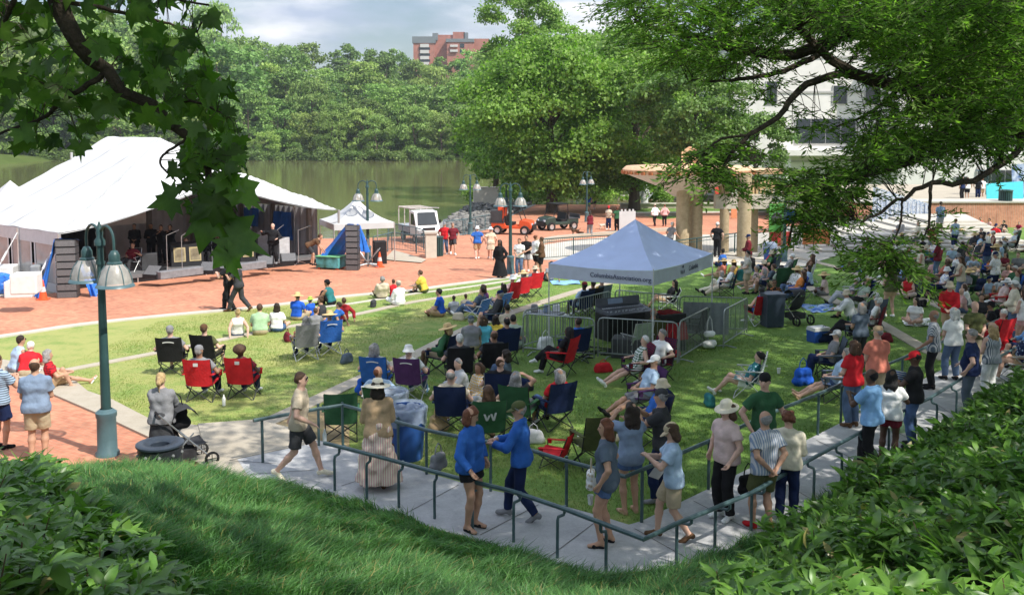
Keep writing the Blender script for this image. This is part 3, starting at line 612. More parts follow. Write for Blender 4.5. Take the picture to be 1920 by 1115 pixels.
def limb(pts, r0, r1, n=7):
    P_ = smooth_line([at(*p) if len(p) == 3 else np.array(p[:3]) for p in pts], 26); k = len(P_); rr = [r0+(r1-r0)*i/(k-1) for i in range(k)]
    P_ = P_+rng.normal(0, min(.012, .0035*np.linalg.norm(P_[-1]-P_[0])), P_.shape); lb.tube([p-OB for p in P_], rr, n); return P_
tb = MB(); tb.tube([(0, 0, -.5), (0, .05, .8), (-.1, 0, 2.6), (-.35, -.2, 4.6), (-.5, .2, 7.5), (-.2, .5, 10)], [.55, .42, .36, .3, .2, .08], 10); tb.build('trunk', m_barkdark, oak, smooth=True)
T0 = OB+np.array([-.25, -.1, 3.6]); T1 = OB+np.array([-.4, -.1, 5.2])
def W4(p): return (p[0], p[1], p[2], 0)
LIMBS = [limb([W4(T0), (2150, 262, 11.5), (1930, 236, 10.5), (1850, 240, 10.2), (1760, 192, 10), (1690, 160, 9.8), (1630, 150, 9.6), (1555, 110, 9.4), (1500, 50, 9.2)], .15, .03),
         limb([(1690, 160, 9.8), (1580, 140, 9.5), (1510, 160, 9.3), (1478, 192, 9.2), (1455, 224, 9.1), (1402, 254, 9), (1372, 290, 9), (1335, 345, 9)], .045, .012),
         limb([W4(T1), (2050, -60, 11), (1820, -30, 10.5), (1690, 10, 10.2), (1590, 62, 10), (1490, 100, 10), (1380, 92, 10.2), (1280, 66, 10.4), (1190, 40, 10.6)], .13, .02),
         limb([(1930, 236, 10.5), (1900, 290, 9.6), (1825, 336, 9.2), (1745, 346, 9), (1692, 371, 8.9), (1640, 402, 8.8), (1600, 412, 8.8)], .04, .008),
         limb([(1745, 346, 9), (1743, 395, 8.9), (1741, 425, 8.9), (1728, 450, 8.9)], .018, .006),
         limb([(1850, 240, 10.2), (1790, 275, 9.8), (1720, 300, 9.6), (1620, 330, 9.4), (1540, 360, 9.3), (1490, 410, 9.2), (1478, 460, 9.2)], .05, .008),
         limb([(1402, 254, 9), (1350, 262, 9), (1310, 300, 9), (1285, 340, 9)], .014, .006),
         limb([(1692, 371, 8.9), (1688, 420, 8.7), (1668, 470, 8.6), (1655, 515, 8.6)], .012, .004),
         limb([(1590, 62, 10), (1520, 110, 9.8), (1440, 140, 9.7), (1360, 150, 9.8), (1290, 150, 10)], .04, .01),
         limb([(1820, -30, 10.5), (1750, 90, 11), (1650, 200, 11.5), (1560, 240, 12)], .05, .01)]
AL = np.concatenate(LIMBS)
groups = [([(1440, -40), (1960, -40), (1960, 245), (1800, 250), (1740, 290), (1670, 305), (1630, 325), (1600, 320), (1600, 280), (1630, 240), (1665, 190), (1680, 130), (1600, 60), (1500, 50), (1440, 20)], 1750, (8.4, 13)),
          ([(1150, -80), (1460, -80), (1500, 60), (1430, 115), (1340, 140), (1270, 120), (1200, 70), (1150, 0)], 520, (9, 12)),
          ([(1280, 300), (1330, 270), (1385, 270), (1375, 310), (1330, 345), (1290, 340)], 66, (8.7, 9.4)),
          ([(1450, 320), (1640, 310), (1640, 345), (1580, 380), (1500, 390), (1455, 360)], 105, (8.6, 9.6)),
          ([(1640, 450), (1690, 455), (1695, 495), (1650, 505), (1632, 485)], 48, (8.4, 8.8)),
          ([(1730, 405), (1752, 405), (1755, 430), (1725, 432)], 6, (8.8, 9)),
          ([(1485, 400), (1550, 400), (1550, 450), (1495, 455)], 26, (8.9, 9.4)),
          ([(1400, 150), (1650, 120), (1640, 260), (1420, 260), (1370, 260)], 26, (9, 10)),
          ([(1740, 240), (1910, 220), (1900, 275), (1800, 290)], 60, (9, 10))]
C = np.concatenate([sample_px(p, n, d, ro) for p, n, d in groups])
out_ = []
for c in C:                                        # hang each twig from the nearest bough
    j = np.argmin(((AL-c)**2).sum(1)+np.where(AL[:, 2] < c[2]-.3, .3, 0)); q = AL[j]; dist = np.linalg.norm(q-c)
    if dist < .55: lb.tube([q-OB, (q+c)/2+np.array([0, 0, .08*dist])-OB, c-OB], [.006, .004, .003], 3, cap=False)
P_, D_, N_, L_, W_, tw = sprays(C, 34, .42, (.055, .095), (.20, .30), 5)
kites('leaves', P_-OB, D_, N_, L_, W_, m_oak, oak)
for a, b_, c in tw: lb.tube([a-OB, b_-OB, c-OB], [.005, .004, .002], 3, cap=False)
lb.build('boughs', m_barkdark, oak, smooth=True)
def canopy(name, ctr, rad, n, per, seed, parent, m, Lr=(.16, .28), Wr=(.38, .5), allow=None, tl=1.0, base=None):
    """the rest of a crown, above and outside the picture"""
    r = np.random.default_rng(seed); out = []
    while len(out) < n:
        d = r.normal(size=(4000, 3)); d /= np.linalg.norm(d, axis=1)[:, None]; q = np.array(ctr)+d*np.array(rad)*(r.uniform(.25, 1, 4000)**.5)[:, None]
        px, py = proj(q[:, 0], q[:, 1], q[:, 2]); yc = q[:, 1]
        inside = (yc > .5) & (px > -60) & (px < 1980) & (py > -70) & (py < 1200)
        ok = ~inside
        if allow is not None: ok |= inside & in_poly(px, py, allow) & (q[:, 1] > 12)
        out += list(q[ok])
    P_, D_, N_, L_, W_, tw = sprays(np.array(out[:n]), per, tl, Lr, Wr, seed+1)
    px, py = proj(P_[:, 0], P_[:, 1], P_[:, 2]); bad = (P_[:, 1] > .5) & (px > -10) & (px < 1930) & (py > -12) & (py < 1130)
    if allow is not None: bad &= ~in_poly(px, py, allow)
    ok = ~bad; return kites(name, P_[ok]-base, D_[ok], N_[ok], L_[ok], W_[ok], m, parent)
allow = [(1500, -100), (2000, -100), (2000, 270), (1800, 270), (1700, 290), (1660, 200), (1580, 60)]
canopy('upper_crown', (11, 13.5, 10.5), (9.8, 10.5, 5.2), 3300, 22, 91, oak, m_oak2, (.15, .25), (.34, .46), allow, 1.0, OB)
P9 = canopy('outer_crown', (8.2, 20.5, 11.2), (5.5, 6.5, 2.6), 2100, 22, 95, oak, m_oak2, (.17, .27), (.36, .48), None, 1.0, OB)
def side_tree(label, x, y, ctr, rad, n, seed, allow, zb=None, per=22, L_=(.2, .34), name='shade_tree'):
    z0 = gz(y)+(1.5 if y > 24 else 0) if zb is None else zb; t = thing(name, label, 'tree', (x, y, z0)); b0 = np.array([x, y, z0])
    canopy('crown', ctr, rad, n, per, seed, t, m_oak2, L_, (.4, .55), allow, 1.3, b0)
    b_ = MB(); c = np.array(ctr)-b0; b_.tube([(0, 0, -.5), (0, 0, 1), tuple(c*np.array([.3, .3, .5])), tuple(c)], [.5, .36, .3, .1], 9)
    r = np.random.default_rng(seed)
    for i in range(7):
        a = i*.9; e = c+np.array([math.cos(a)*rad[0]*.7, math.sin(a)*rad[1]*.7, r.uniform(0, rad[2]*.5)]); b_.tube([tuple(c*np.array([.3, .3, .5])), tuple((c*.5+e)/2+np.array([0, 0, .5])), tuple(e)], [.16, .1, .03], 5)
    b_.build('trunk', m_barkdark, t, smooth=True); return t
allow2 = [(1620, -100), (2000, -100), (2000, 268), (1830, 268), (1700, 150)]
side_tree('green shade tree beyond the right end of the walkway', 21, 27, (20, 28, 9.5), (8.5, 9.5, 4.6), 2700, 101, allow2)
side_tree('shade tree at the top of the right lawn', 29, 42, (28, 43, 9), (8.5, 10, 4.6), 2500, 102, allow2)

# ------------------------------------------------------------------ sycamore maple hanging in from the upper left
def lobed(n=5):
    pts = []
    for a, rr in ((-90, .12), (-58, .55), (-38, .42), (-22, .80), (-8, .58), (14, .92), (33, .52), (48, .50), (62, .72), (76, .60), (90, 1.05)):
        pts.append((math.cos(R_(a))*rr, math.sin(R_(a))*rr))
    return pts+[(-x, y) for x, y in pts[-2:0:-1]]
LOB = np.array(lobed())
m_maple = leaf_mat('big_leaf', (.032, .080, .015), (.125, .22, .038), 4.0, .5, .38, spec=.35)
def lobed_leaves(name, C, D, N_, S_, m, parent):
    n_ = len(C); D = D/np.linalg.norm(D, axis=1)[:, None]; X = np.cross(D, N_); X /= np.linalg.norm(X, axis=1)[:, None]; U = np.cross(X, D); k = len(LOB); X = X*np.random.default_rng(8).uniform(.72, 1.08, n_)[:, None]
    r = np.random.default_rng(3); cup = r.uniform(-.35, .8, n_)
    ctr = C+D*(S_*.1)[:, None]; ring = C[:, None, :]+X[:, None, :]*(LOB[None, :, 0, None]*S_[:, None, None]*.62)+D[:, None, :]*((LOB[None, :, 1, None]+.12)*S_[:, None, None]*.62)
    rad2 = (LOB**2).sum(1); ring = ring-U[:, None, :]*(cup[:, None]*S_[:, None]*rad2[None, :]*.5)[:, :, None]+r.normal(0, .022, ring.shape)*S_[:, None, None]
    V_ = np.concatenate([ctr[:, None, :], ring], 1).reshape(-1, 3); i = (np.arange(n_)*(k+1))[:, None]; j = np.arange(k)[None, :]
    Fc = np.stack([i+0*j, i+1+j, i+1+(j+1) % k], -1).reshape(-1, 3); return mesh_np(name, V_, Fc, m, parent, smooth=True)
mz = float(slope_z(np.array(-4.6), np.array(.6))); maple = thing('sycamore_tree', 'broad-leaved tree whose leafy branch hangs into the upper left corner', 'tree', (-4.6, .6, mz)); MBs = np.array(maple.location)
rm = np.random.default_rng(55); lb = MB(); OB = MBs
tb = MB(); tb.tube([(0, 0, -.5), (.05, 0, .6), (.1, .05, 2.4), (.3, .2, 4.5), (.9, .8, 7.5)], [.42, .32, .27, .22, .1], 10); tb.build('trunk', m_barkdark, maple, smooth=True)
T0 = MBs+np.array([.2, .15, 3.5])
ML = [limb([W4(T0), (-700, -420, 2.6), (-200, -260, 3.1), (60, -60, 3.4), (105, 0, 3.5), (140, 60, 3.5), (168, 105, 3.55), (195, 140, 3.6), (280, 200, 3.6), (350, 260, 3.6), (385, 320, 3.55), (400, 390, 3.5), (410, 440, 3.5)], .05, .006),
      limb([(195, 140, 3.6), (120, 190, 3.6), (60, 230, 3.7), (-40, 260, 3.8)], .012, .004), limb([(105, 0, 3.5), (210, 20, 3.6), (300, 40, 3.7), (370, 60, 3.7)], .010, .003),
      limb([(60, -60, 3.4), (200, -60, 3.7), (300, -10, 3.8), (390, 10, 3.8)], .012, .004), limb([(280, 200, 3.6), (360, 190, 3.6), (430, 220, 3.6)], .008, .003),
      limb([(350, 260, 3.6), (300, 300, 3.6), (330, 340, 3.55)], .006, .003), limb([(60, -60, 3.4), (0, 60, 3.6), (-30, 150, 3.7)], .012, .004)]
AL = np.concatenate(ML)
mg = [([(60, 80), (230, 65), (330, 40), (410, 110), (440, 190), (420, 225), (330, 235), (240, 215), (100, 200), (50, 160)], 165, (3.3, 4.3)),
      ([(345, 225), (430, 220), (455, 265), (450, 340), (420, 395), (380, 385), (355, 310)], 56, (3.3, 3.9)),
      ([(-60, -60), (390, -60), (370, 15), (250, 40), (150, 50), (-60, 60)], 105, (3.4, 4.6)), ([(-60, 40), (100, 40), (80, 210), (-60, 200)], 48, (3.4, 4.3)),
      ([(130, 225), (180, 225), (190, 240), (130, 240)], 4, (3.6, 3.9)), ([(40, 235), (110, 235), (100, 265), (20, 270)], 5, (3.6, 3.9)), ([(330, 0), (400, 10), (405, 45), (360, 45)], 4, (3.6, 3.8)), ([(335, 315), (360, 305), (355, 385), (330, 385)], 4, (3.4, 3.6))]
C = np.concatenate([sample_px(p, n, d, rm) for p, n, d in mg]); D = np.stack([rm.normal(.25, .6, len(C)), rm.normal(0, .45, len(C)), rm.normal(-.75, .35, len(C))], 1)
N_ = np.stack([rm.normal(0, .45, len(C)), rm.normal(-.55, .4, len(C)), rm.normal(.55, .4, len(C))], 1); S_ = rm.uniform(.065, .145, len(C))
hang = [((385, 395, 3.45), (.9, -.1, -.55), .26), ((425, 470, 3.4), (.35, 0, -.95), .17), ((330, 372, 3.4), (-.9, 0, -.3), .15), ((448, 355, 3.4), (.6, 0, -.6), .17), ((425, 440, 3.42), (.75, .1, -.35), .23), ((352, 300, 3.4), (-.6, .1, -.6), .10), ((330, 315, 3.4), (-.7, .1, -.6), .09), ((400, 372, 3.4), (.4, 0, -.9), .2), ((150, 268, 3.6), (0, 0, -1), .11), ((390, 30, 3.7), (.7, .1, -.7), .12)]
C = np.concatenate([C, [at(*h[0]) for h in hang]]); D = np.concatenate([D, [h[1] for h in hang]]); N_ = np.concatenate([N_, [(0.1, -.9, .35)]*len(hang)]); S_ = np.concatenate([S_, [h[2] for h in hang]])
for c in C:
    j = np.argmin(((AL-c)**2).sum(1)); q = AL[j]
    if np.linalg.norm(q-c) < .32: lb.tube([q-OB, (q+c)/2+np.array([0, 0, .03])-OB, c-OB], [.002, .0015, .001], 3, cap=False)
lobed_leaves('leaves', C-MBs, D, N_, S_, m_maple, maple); lb.build('branches', m_barkdark, maple, smooth=True)
canopy('upper_crown', (-1.5, 2.2, 10), (6.5, 5.0, 3.6), 800, 20, 111, maple, m_oak2, (.16, .26), (.6, .8), None, .9, MBs)
# ================================================================== PEOPLE
def v3(*a): return np.array(a, float)
def unit(a): a = np.asarray(a, float); return a/max(1e-9, np.linalg.norm(a))
# ---- distance fields: every body and garment is grown as ONE closed surface
def cap(a, b, ra, rb, k=.03, flat=None): return ('c', np.asarray(a, float), np.asarray(b, float), ra, rb, k, flat)
def ell(c, Rm, rad, k=.02): return ('e', np.asarray(c, float), np.asarray(Rm, float), np.asarray(rad, float), k)
def _dist(p, X):
    if p[0] == 'c':
        a, b, ra, rb = p[1:5]; d = b-a; L2 = max(1e-9, d@d); w = X-a; t_ = (w@d)/L2; tc_ = np.clip(t_, 0, 1)
        q = w-tc_[..., None]*d; r = np.sqrt((q*q).sum(-1))-(ra+(rb-ra)*tc_)
        if p[6]:
            L_ = math.sqrt(L2)
            if p[6] == 2: q = w-t_[..., None]*d; r = np.sqrt((q*q).sum(-1))-(ra+(rb-ra)*np.clip(t_, 0, 1.2)); r = np.maximum(r, -t_*L_)
            r = np.maximum(r, (t_-1)*L_)
        return r
    c, Rm, rad = p[1:4]; Y = (X-c)@Rm; m_ = np.sqrt(((Y/rad)**2).sum(-1)); return (m_-1)*rad.min()
def _box(p, pad):
    if p[0] == 'c': r = max(p[3], p[4]); return np.minimum(p[1], p[2])-r-pad, np.maximum(p[1], p[2])+r+pad
    r = p[3].max(); return p[1]-r-pad, p[1]+r+pad
def grow(groups, cell, carve=None, ripple=0.0, seed=0):
    """groups: list of (list of shapes, list of cutting planes (point, outward normal)); returns vertices and quads"""
    lo = np.min([_box(p, 0)[0] for g in groups for p in g[0]], 0)-2.2*cell; hi = np.max([_box(p, 0)[1] for g in groups for p in g[0]], 0)+2.2*cell
    n = np.ceil((hi-lo)/cell).astype(int)+1; ax = [lo[i]+cell*np.arange(n[i]) for i in range(3)]; Ft = np.full(n, .25, np.float32)
    for prims, cuts in groups:
        G = np.full(n, .25, np.float32)
        for p in prims:
            k = p[5] if p[0] == 'c' else p[4]; l, h = _box(p, k+2*cell)
            i0 = np.clip(np.floor((l-lo)/cell).astype(int), 0, n-1); i1 = np.clip(np.ceil((h-lo)/cell).astype(int)+1, 1, n)
            X = np.stack(np.meshgrid(*[ax[i][i0[i]:i1[i]] for i in range(3)], indexing='ij'), -1); d = _dist(p, X)
            s_ = tuple(slice(i0[i], i1[i]) for i in range(3)); g = G[s_]; hh = np.clip(.5+.5*(g-d)/k, 0, 1); G[s_] = g*(1-hh)+d*hh-k*hh*(1-hh)
        if cuts or ripple:
            X = np.stack(np.meshgrid(*ax, indexing='ij'), -1)
            if ripple:
                r = np.random.default_rng(seed)
                for _ in range(4):
                    kv = r.normal(0, 1, 3); kv = kv/np.linalg.norm(kv)*r.uniform(22, 48); G += ripple*np.sin(X@kv+r.uniform(0, 6)+1.5*np.sin(X@np.roll(kv, 1)*.4)).astype(np.float32)
            for c_, nn in cuts: G = np.maximum(G, ((X-c_)@unit(nn)).astype(np.float32))
        hh = np.clip(.5+.5*(Ft-G)/.02, 0, 1); Ft = Ft*(1-hh)+G*hh-.02*hh*(1-hh)
    if carve is not None:
        X = np.stack(np.meshgrid(*ax, indexing='ij'), -1)
        for c_, nn in carve: Ft = np.maximum(Ft, ((X-c_)@unit(nn)).astype(np.float32))
    return nets(Ft, lo, cell)
def nets(Ft, lo, cell):
    s_ = Ft < 0; c8 = [(i, j, k) for i in (0, 1) for j in (0, 1) for k in (0, 1)]; n = np.array(Ft.shape)-1
    sl = lambda A, c: A[c[0]:c[0]+n[0], c[1]:c[1]+n[1], c[2]:c[2]+n[2]]
    cnt = sum(sl(s_, c).astype(np.int8) for c in c8); act = (cnt > 0) & (cnt < 8); I = np.argwhere(act)
    if len(I) == 0: return np.zeros((3, 3)), np.array([[0, 1, 2, 2]])
    acc = np.zeros((len(I), 3)); num = np.zeros(len(I))
    for a in c8:
        for d in range(3):
            if a[d]: continue
            b = list(a); b[d] = 1; fa = Ft[tuple((I+a).T)]; fb = Ft[tuple((I+b).T)]; ok = (fa < 0) != (fb < 0)
            t_ = np.where(ok, fa/np.where(ok, fa-fb, 1), 0); p = np.tile(np.array(a, float), (len(I), 1)); p[:, d] = t_
            acc += p*ok[:, None]; num += ok
    V_ = lo+(I+acc/num[:, None])*cell; idm = np.full(act.shape, -1, np.int64); idm[tuple(I.T)] = np.arange(len(I)); Q = []
    for d in range(3):
        e = [1, 2, 0][d]; g = [2, 0, 1][d]; sh = [slice(1, -1)]*3; sh[d] = slice(0, -1)
        A = s_[tuple(sh)]; sh2 = list(sh); sh2[d] = slice(1, None); B_ = s_[tuple(sh2)]; ch = np.argwhere(A != B_)
        if len(ch) == 0: continue
        off = np.ones(3, int); off[d] = 0; P_ = ch+off; flip = ~A[tuple(ch.T)]
        def cid(de, dg): q = P_.copy(); q[:, e] += de; q[:, g] += dg; return idm[tuple(q.T)]
        q = np.stack([cid(-1, -1), cid(0, -1), cid(0, 0), cid(-1, 0)], 1); q[flip] = q[flip][:, ::-1]; Q.append(q)
    Q = np.concatenate(Q); Q = Q[(Q >= 0).all(1)]; return V_, Q

# ---- colours of cloth, skin and hair
CC = dict(white=(.78, .78, .76), cream=(.70, .64, .50), beige=(.50, .42, .31), tan=(.46, .32, .19), khaki=(.44, .36, .24), sand=(.56, .48, .36), brown=(.12, .065, .035), black=(.016, .016, .018), charcoal=(.045, .046, .05),
          gray=(.22, .22, .23), lightgray=(.48, .49, .50), bluegray=(.20, .26, .36), denim=(.07, .12, .24), jeans=(.10, .15, .25), navy=(.012, .022, .07), blue=(.03, .12, .42), royal=(.02, .10, .50), lightblue=(.36, .48, .62), skyblue=(.22, .42, .70), cyan=(.12, .50, .62),
          teal=(.03, .16, .17), green=(.035, .11, .05), sage=(.36, .44, .34), lightgreen=(.34, .50, .30), olive=(.09, .10, .04), lime=(.42, .60, .10), yellow=(.62, .46, .07), gold=(.55, .34, .08), orange=(.60, .20, .05), salmon=(.60, .20, .14), pink=(.62, .36, .34), palepink=(.66, .50, .46),
          red=(.56, .022, .03), darkred=(.28, .02, .025), maroon=(.16, .02, .03), purple=(.09, .035, .12), straw=(.62, .45, .22), slate=(.10, .13, .17))
SK = dict(l=(.58, .36, .27), t=(.47, .27, .18), m=(.30, .16, .10), d=(.10, .052, .033))
HC = dict(black=(.010, .009, .009), dark=(.028, .018, .012), brown=(.075, .040, .022), auburn=(.15, .055, .028), blonde=(.42, .29, .14), gray=(.27, .26, .25), white=(.62, .61, .58))
def cloth(name, col, pat=None, col2='white'):
    c = CC[col]; key = ('cloth', col, pat, col2)
    if key in _MC: return _MC[key]
    m = mat('cloth_'+col, c, .88, .16, 5, .45, 22, spec=.15)
    if pat:
        m = m.copy(); m.name = 'cloth_'+col+'_'+pat; t = m.node_tree; b = t.nodes['Principled BSDF']; l = t.links.new; c2 = CC[col2]; tcn = t.nodes.new('ShaderNodeTexCoord')
        mxn = t.nodes.new('ShaderNodeMixRGB'); mxn.inputs['Color1'].default_value = (*c, 1); mxn.inputs['Color2'].default_value = (*c2, 1)
        def wave(axis, sc):
            w_ = t.nodes.new('ShaderNodeTexWave'); w_.bands_direction = axis; w_.inputs['Scale'].default_value = sc; w_.inputs['Distortion'].default_value = .6; l(tcn.outputs['Object'], w_.inputs['Vector']); return w_.outputs['Fac']
        def ramp(x, a, b_):
            r = t.nodes.new('ShaderNodeMapRange'); r.inputs['From Min'].default_value = a; r.inputs['From Max'].default_value = b_; l(x, r.inputs['Value']); return r.outputs['Result']
        if pat == 'vstripe': fac = ramp(wave('X', 9), .35, .65)
        elif pat == 'hstripe': fac = ramp(wave('Z', 8), .35, .65)
        elif pat == 'plaid':
            mm = t.nodes.new('ShaderNodeMath'); mm.operation = 'MULTIPLY_ADD'; mm.inputs[1].default_value = .5; l(wave('X', 6), mm.inputs[0]); m2 = t.nodes.new('ShaderNodeMath'); m2.operation = 'MULTIPLY'; m2.inputs[1].default_value = .5; l(wave('Z', 6), m2.inputs[0]); l(m2.outputs[0], mm.inputs[2]); fac = ramp(mm.outputs[0], .35, .75)
        else:
            vo = t.nodes.new('ShaderNodeTexVoronoi' if pat == 'floral' else 'ShaderNodeTexNoise'); vo.inputs['Scale'].default_value = 16 if pat == 'floral' else 12; l(tcn.outputs['Object'], vo.inputs['Vector'])
            fac = ramp(vo.outputs['Distance' if pat == 'floral' else 'Fac'], *((.25, .42) if pat == 'floral' else (.46, .54)))
        l(fac, mxn.inputs['Fac'])
        for lk in list(b.inputs['Base Color'].links): t.links.remove(lk)
        l(mxn.outputs['Color'], b.inputs['Base Color'])
    _MC[key] = m; return m
def skin_m(k): return mat('skin_'+k, SK[k], .55, .08, 9, .08, 60, spec=.35)
def hair_m(k): return mat('hair_'+k, HC[k], .6, .25, 30, .6, 90, spec=.3)

# ---- skeleton
TH, SH, UA, FA = .435, .425, .285, .255
def ik(a, b, l1, l2, hint):
    d = b-a; D = np.linalg.norm(d); mx_ = (l1+l2)*.995
    if D > mx_: b = a+d/D*mx_; d = b-a; D = mx_
    D = max(D, abs(l1-l2)+.02); u = d/np.linalg.norm(d); x = (l1*l1-l2*l2+D*D)/(2*D); h_ = math.sqrt(max(0, l1*l1-x*x)); p = hint-u*(hint@u); return a+u*x+unit(p)*h_, b
POSES = {
 'stand': dict(pel=(0, 0, .945), lean=2, f=((-.10, 0, .08), (.10, .02, .08)), kh=(0, 1, 0)),
 'stand2': dict(pel=(.02, 0, .935), lean=3, f=((-.13, .06, .08), (.10, -.03, .08)), kh=(0, 1, 0)),
 'walk': dict(pel=(0, 0, .905), lean=5, f=((-.08, .33, .085), (.08, -.34, .14)), kh=(0, 1, .1), toe=(0, -35)),
 'walk2': dict(pel=(0, 0, .92), lean=4, f=((-.08, -.22, .11), (.08, .22, .085)), kh=(0, 1, .1), toe=(-25, 0)),
 'chair': dict(pel=(0, -.04, .445), lean=-15, f=((-.15, .46, .08), (.15, .49, .08)), kh=(0, .5, 1), seat=1),
 'chairout': dict(pel=(0, -.02, .44), lean=-20, f=((-.11, .80, .09), (.12, .76, .09)), kh=(0, .3, 1), seat=1),
 'chairx': dict(pel=(0, -.04, .445), lean=-16, f=((-.10, .50, .08), (-.16, .62, .34)), kh=(.2, .4, 1), seat=1),
 'low': dict(pel=(0, 0, .30), lean=-24, f=((-.12, .72, .08), (.13, .66, .08)), kh=(0, .2, 1), seat=1),
 'gup': dict(pel=(0, 0, .125), lean=18, f=((-.12, .44, .07), (.13, .40, .07)), kh=(0, .2, 1), seat=1),
 'gout': dict(pel=(0, 0, .125), lean=-16, f=((-.09, .86, .065), (.11, .82, .065)), kh=(0, .2, 1), seat=1),
 'gmix': dict(pel=(0, 0, .125), lean=-4, f=((-.10, .84, .065), (.14, .42, .07)), kh=(.05, .2, 1), seat=1),
 'gx': dict(pel=(0, 0, .125), lean=9, f=((.12, .30, .07), (-.10, .40, .08)), kh=(0, .2, .25), wide=1, seat=1),
 'lie': dict(pel=(0, 0, .13), lean=-66, f=((-.10, .84, .07), (.12, .50, .07)), kh=(0, .2, 1), seat=1),
 'bend': dict(pel=(0, -.1, .90), lean=62, f=((-.12, 0, .08), (.12, .1, .08)), kh=(0, 1, 0)),
 'lean': dict(pel=(0, 0, .93), lean=16, f=((-.12, 0, .08), (.12, -.12, .08)), kh=(0, 1, 0)),
}
ARMS = {  # hand targets relative to the shoulder centre: right, forward, up (L, R)
 'down': ((-.27, .05, -.50), (.27, .05, -.50)), 'swing': ((-.25, -.20, -.46), (.25, .22, -.42)), 'behind': ((-.06, -.20, -.46), (.06, -.20, -.47)), 'phone': ((-.07, .34, -.16), (.09, .33, -.18)), 'clap': ((-.03, .34, -.06), (.05, .35, -.05)),
 'hips': ((-.26, .03, -.40), (.26, .03, -.40)), 'front': ((-.07, .25, -.40), (.07, .26, -.40)), 'rail': ((-.30, .22, -.46), (.27, .05, -.48)), 'railr': ((-.27, .05, -.48), (.32, .24, -.45)), 'hold': ((-.26, .04, -.50), (.12, .36, -.24)), 'holdl': ((-.14, .36, -.26), (.26, .04, -.50)),
 'lap': ((-.10, .30, -.36), (.10, .30, -.36)), 'rest': ((-.31, .24, -.30), (.31, .24, -.30)), 'knees': ((-.12, .40, -.26), (.13, .38, -.26)), 'back': ((-.26, -.30, -.47), (.27, -.28, -.47)), 'backr': ((-.08, .30, -.34), (.30, -.26, -.47)), 'cross': ((.12, .20, -.22), (-.12, .23, -.24)),
 'head': ((-.26, .10, -.1), (.12, .14, .22)), 'play': ((-.32, .22, -.14), (.08, .28, -.30)), 'horn': ((-.05, .40, .05), (.10, .30, -.06)), 'conduct': ((-.28, .30, -.30), (.42, .18, -.02)), 'reach': ((-.12, .42, -.36), (.14, .40, -.40)), 'bag': ((-.27, .04, -.50), (.22, .10, -.34)), 'point': ((-.28, .05, -.48), (.05, .52, -.05)),
}
def skeleton(pose, arms, head=(0, 0), kid=False, fem=False, lean=None, hands=None, feet=None):
    p = POSES[pose]; S_ = {}; pel = v3(*p['pel']); ln = R_(p['lean'] if lean is None else lean); u = v3(0, math.sin(ln), math.cos(ln)); fw = v3(0, math.cos(ln), -math.sin(ln)); x = v3(1, 0, 0)
    S_['pel'], S_['u'], S_['fw'], S_['x'] = pel, u, fw, x; sh = pel+u*.475; S_['sh'] = sh; sw = .158 if fem else .18
    fl = feet or p['f']; S_['hip'] = [pel+v3(-.088, 0, -.02), pel+v3(.088, 0, -.02)]; S_['knee'] = []; S_['ank'] = []
    for i in (0, 1):
        hint = v3(*p['kh'])+(v3((-1, 1)[i]*1.1, .4, .2) if p.get('wide') else v3((-.08, .08)[i], 0, 0)); k, a = ik(S_['hip'][i], v3(*fl[i]), TH, SH, hint); S_['knee'].append(k); S_['ank'].append(a)
    S_['toe'] = p.get('toe', (0, 0)); S_['shj'] = [sh+x*-sw-u*.055, sh+x*sw-u*.055]; S_['elb'] = []; S_['wri'] = []
    T = hands or ARMS[arms]; hl = R_(p['lean'] if lean is None else lean)*.35; ua = v3(0, math.sin(hl), math.cos(hl)); fa = v3(0, math.cos(hl), -math.sin(hl))
    for i in (0, 1):
        t_ = T[i]; tgt = sh+x*t_[0]+fa*t_[1]+ua*t_[2]
        if p.get('seat') and tgt[2] < .06: tgt[2] = .06
        hint = x*(-.7, .7)[i]+fw*-.55-u*.5; e, w_ = ik(S_['shj'][i], tgt, UA, FA, hint); S_['elb'].append(e); S_['wri'].append(w_)
    nl = ln*.35 if pose not in ('bend',) else ln*.5; hu = v3(0, math.sin(nl), math.cos(nl)); S_['neck'] = sh+u*.03; hc = sh+u*.05+hu*.145
    if pose == 'lie': hc = sh+u*.05+unit(u+v3(0, .5, .6))*.17
    yaw, pit = R_(head[0]), R_(head[1]); Hm = Matrix.Rotation(yaw, 3, 'Z') @ Matrix.Rotation(pit, 3, 'X'); S_['H'] = np.array(Hm); S_['hc'] = hc
    if kid: S_['kid'] = 1
    return S_
def seg(a, b, t_): return a+(b-a)*t_
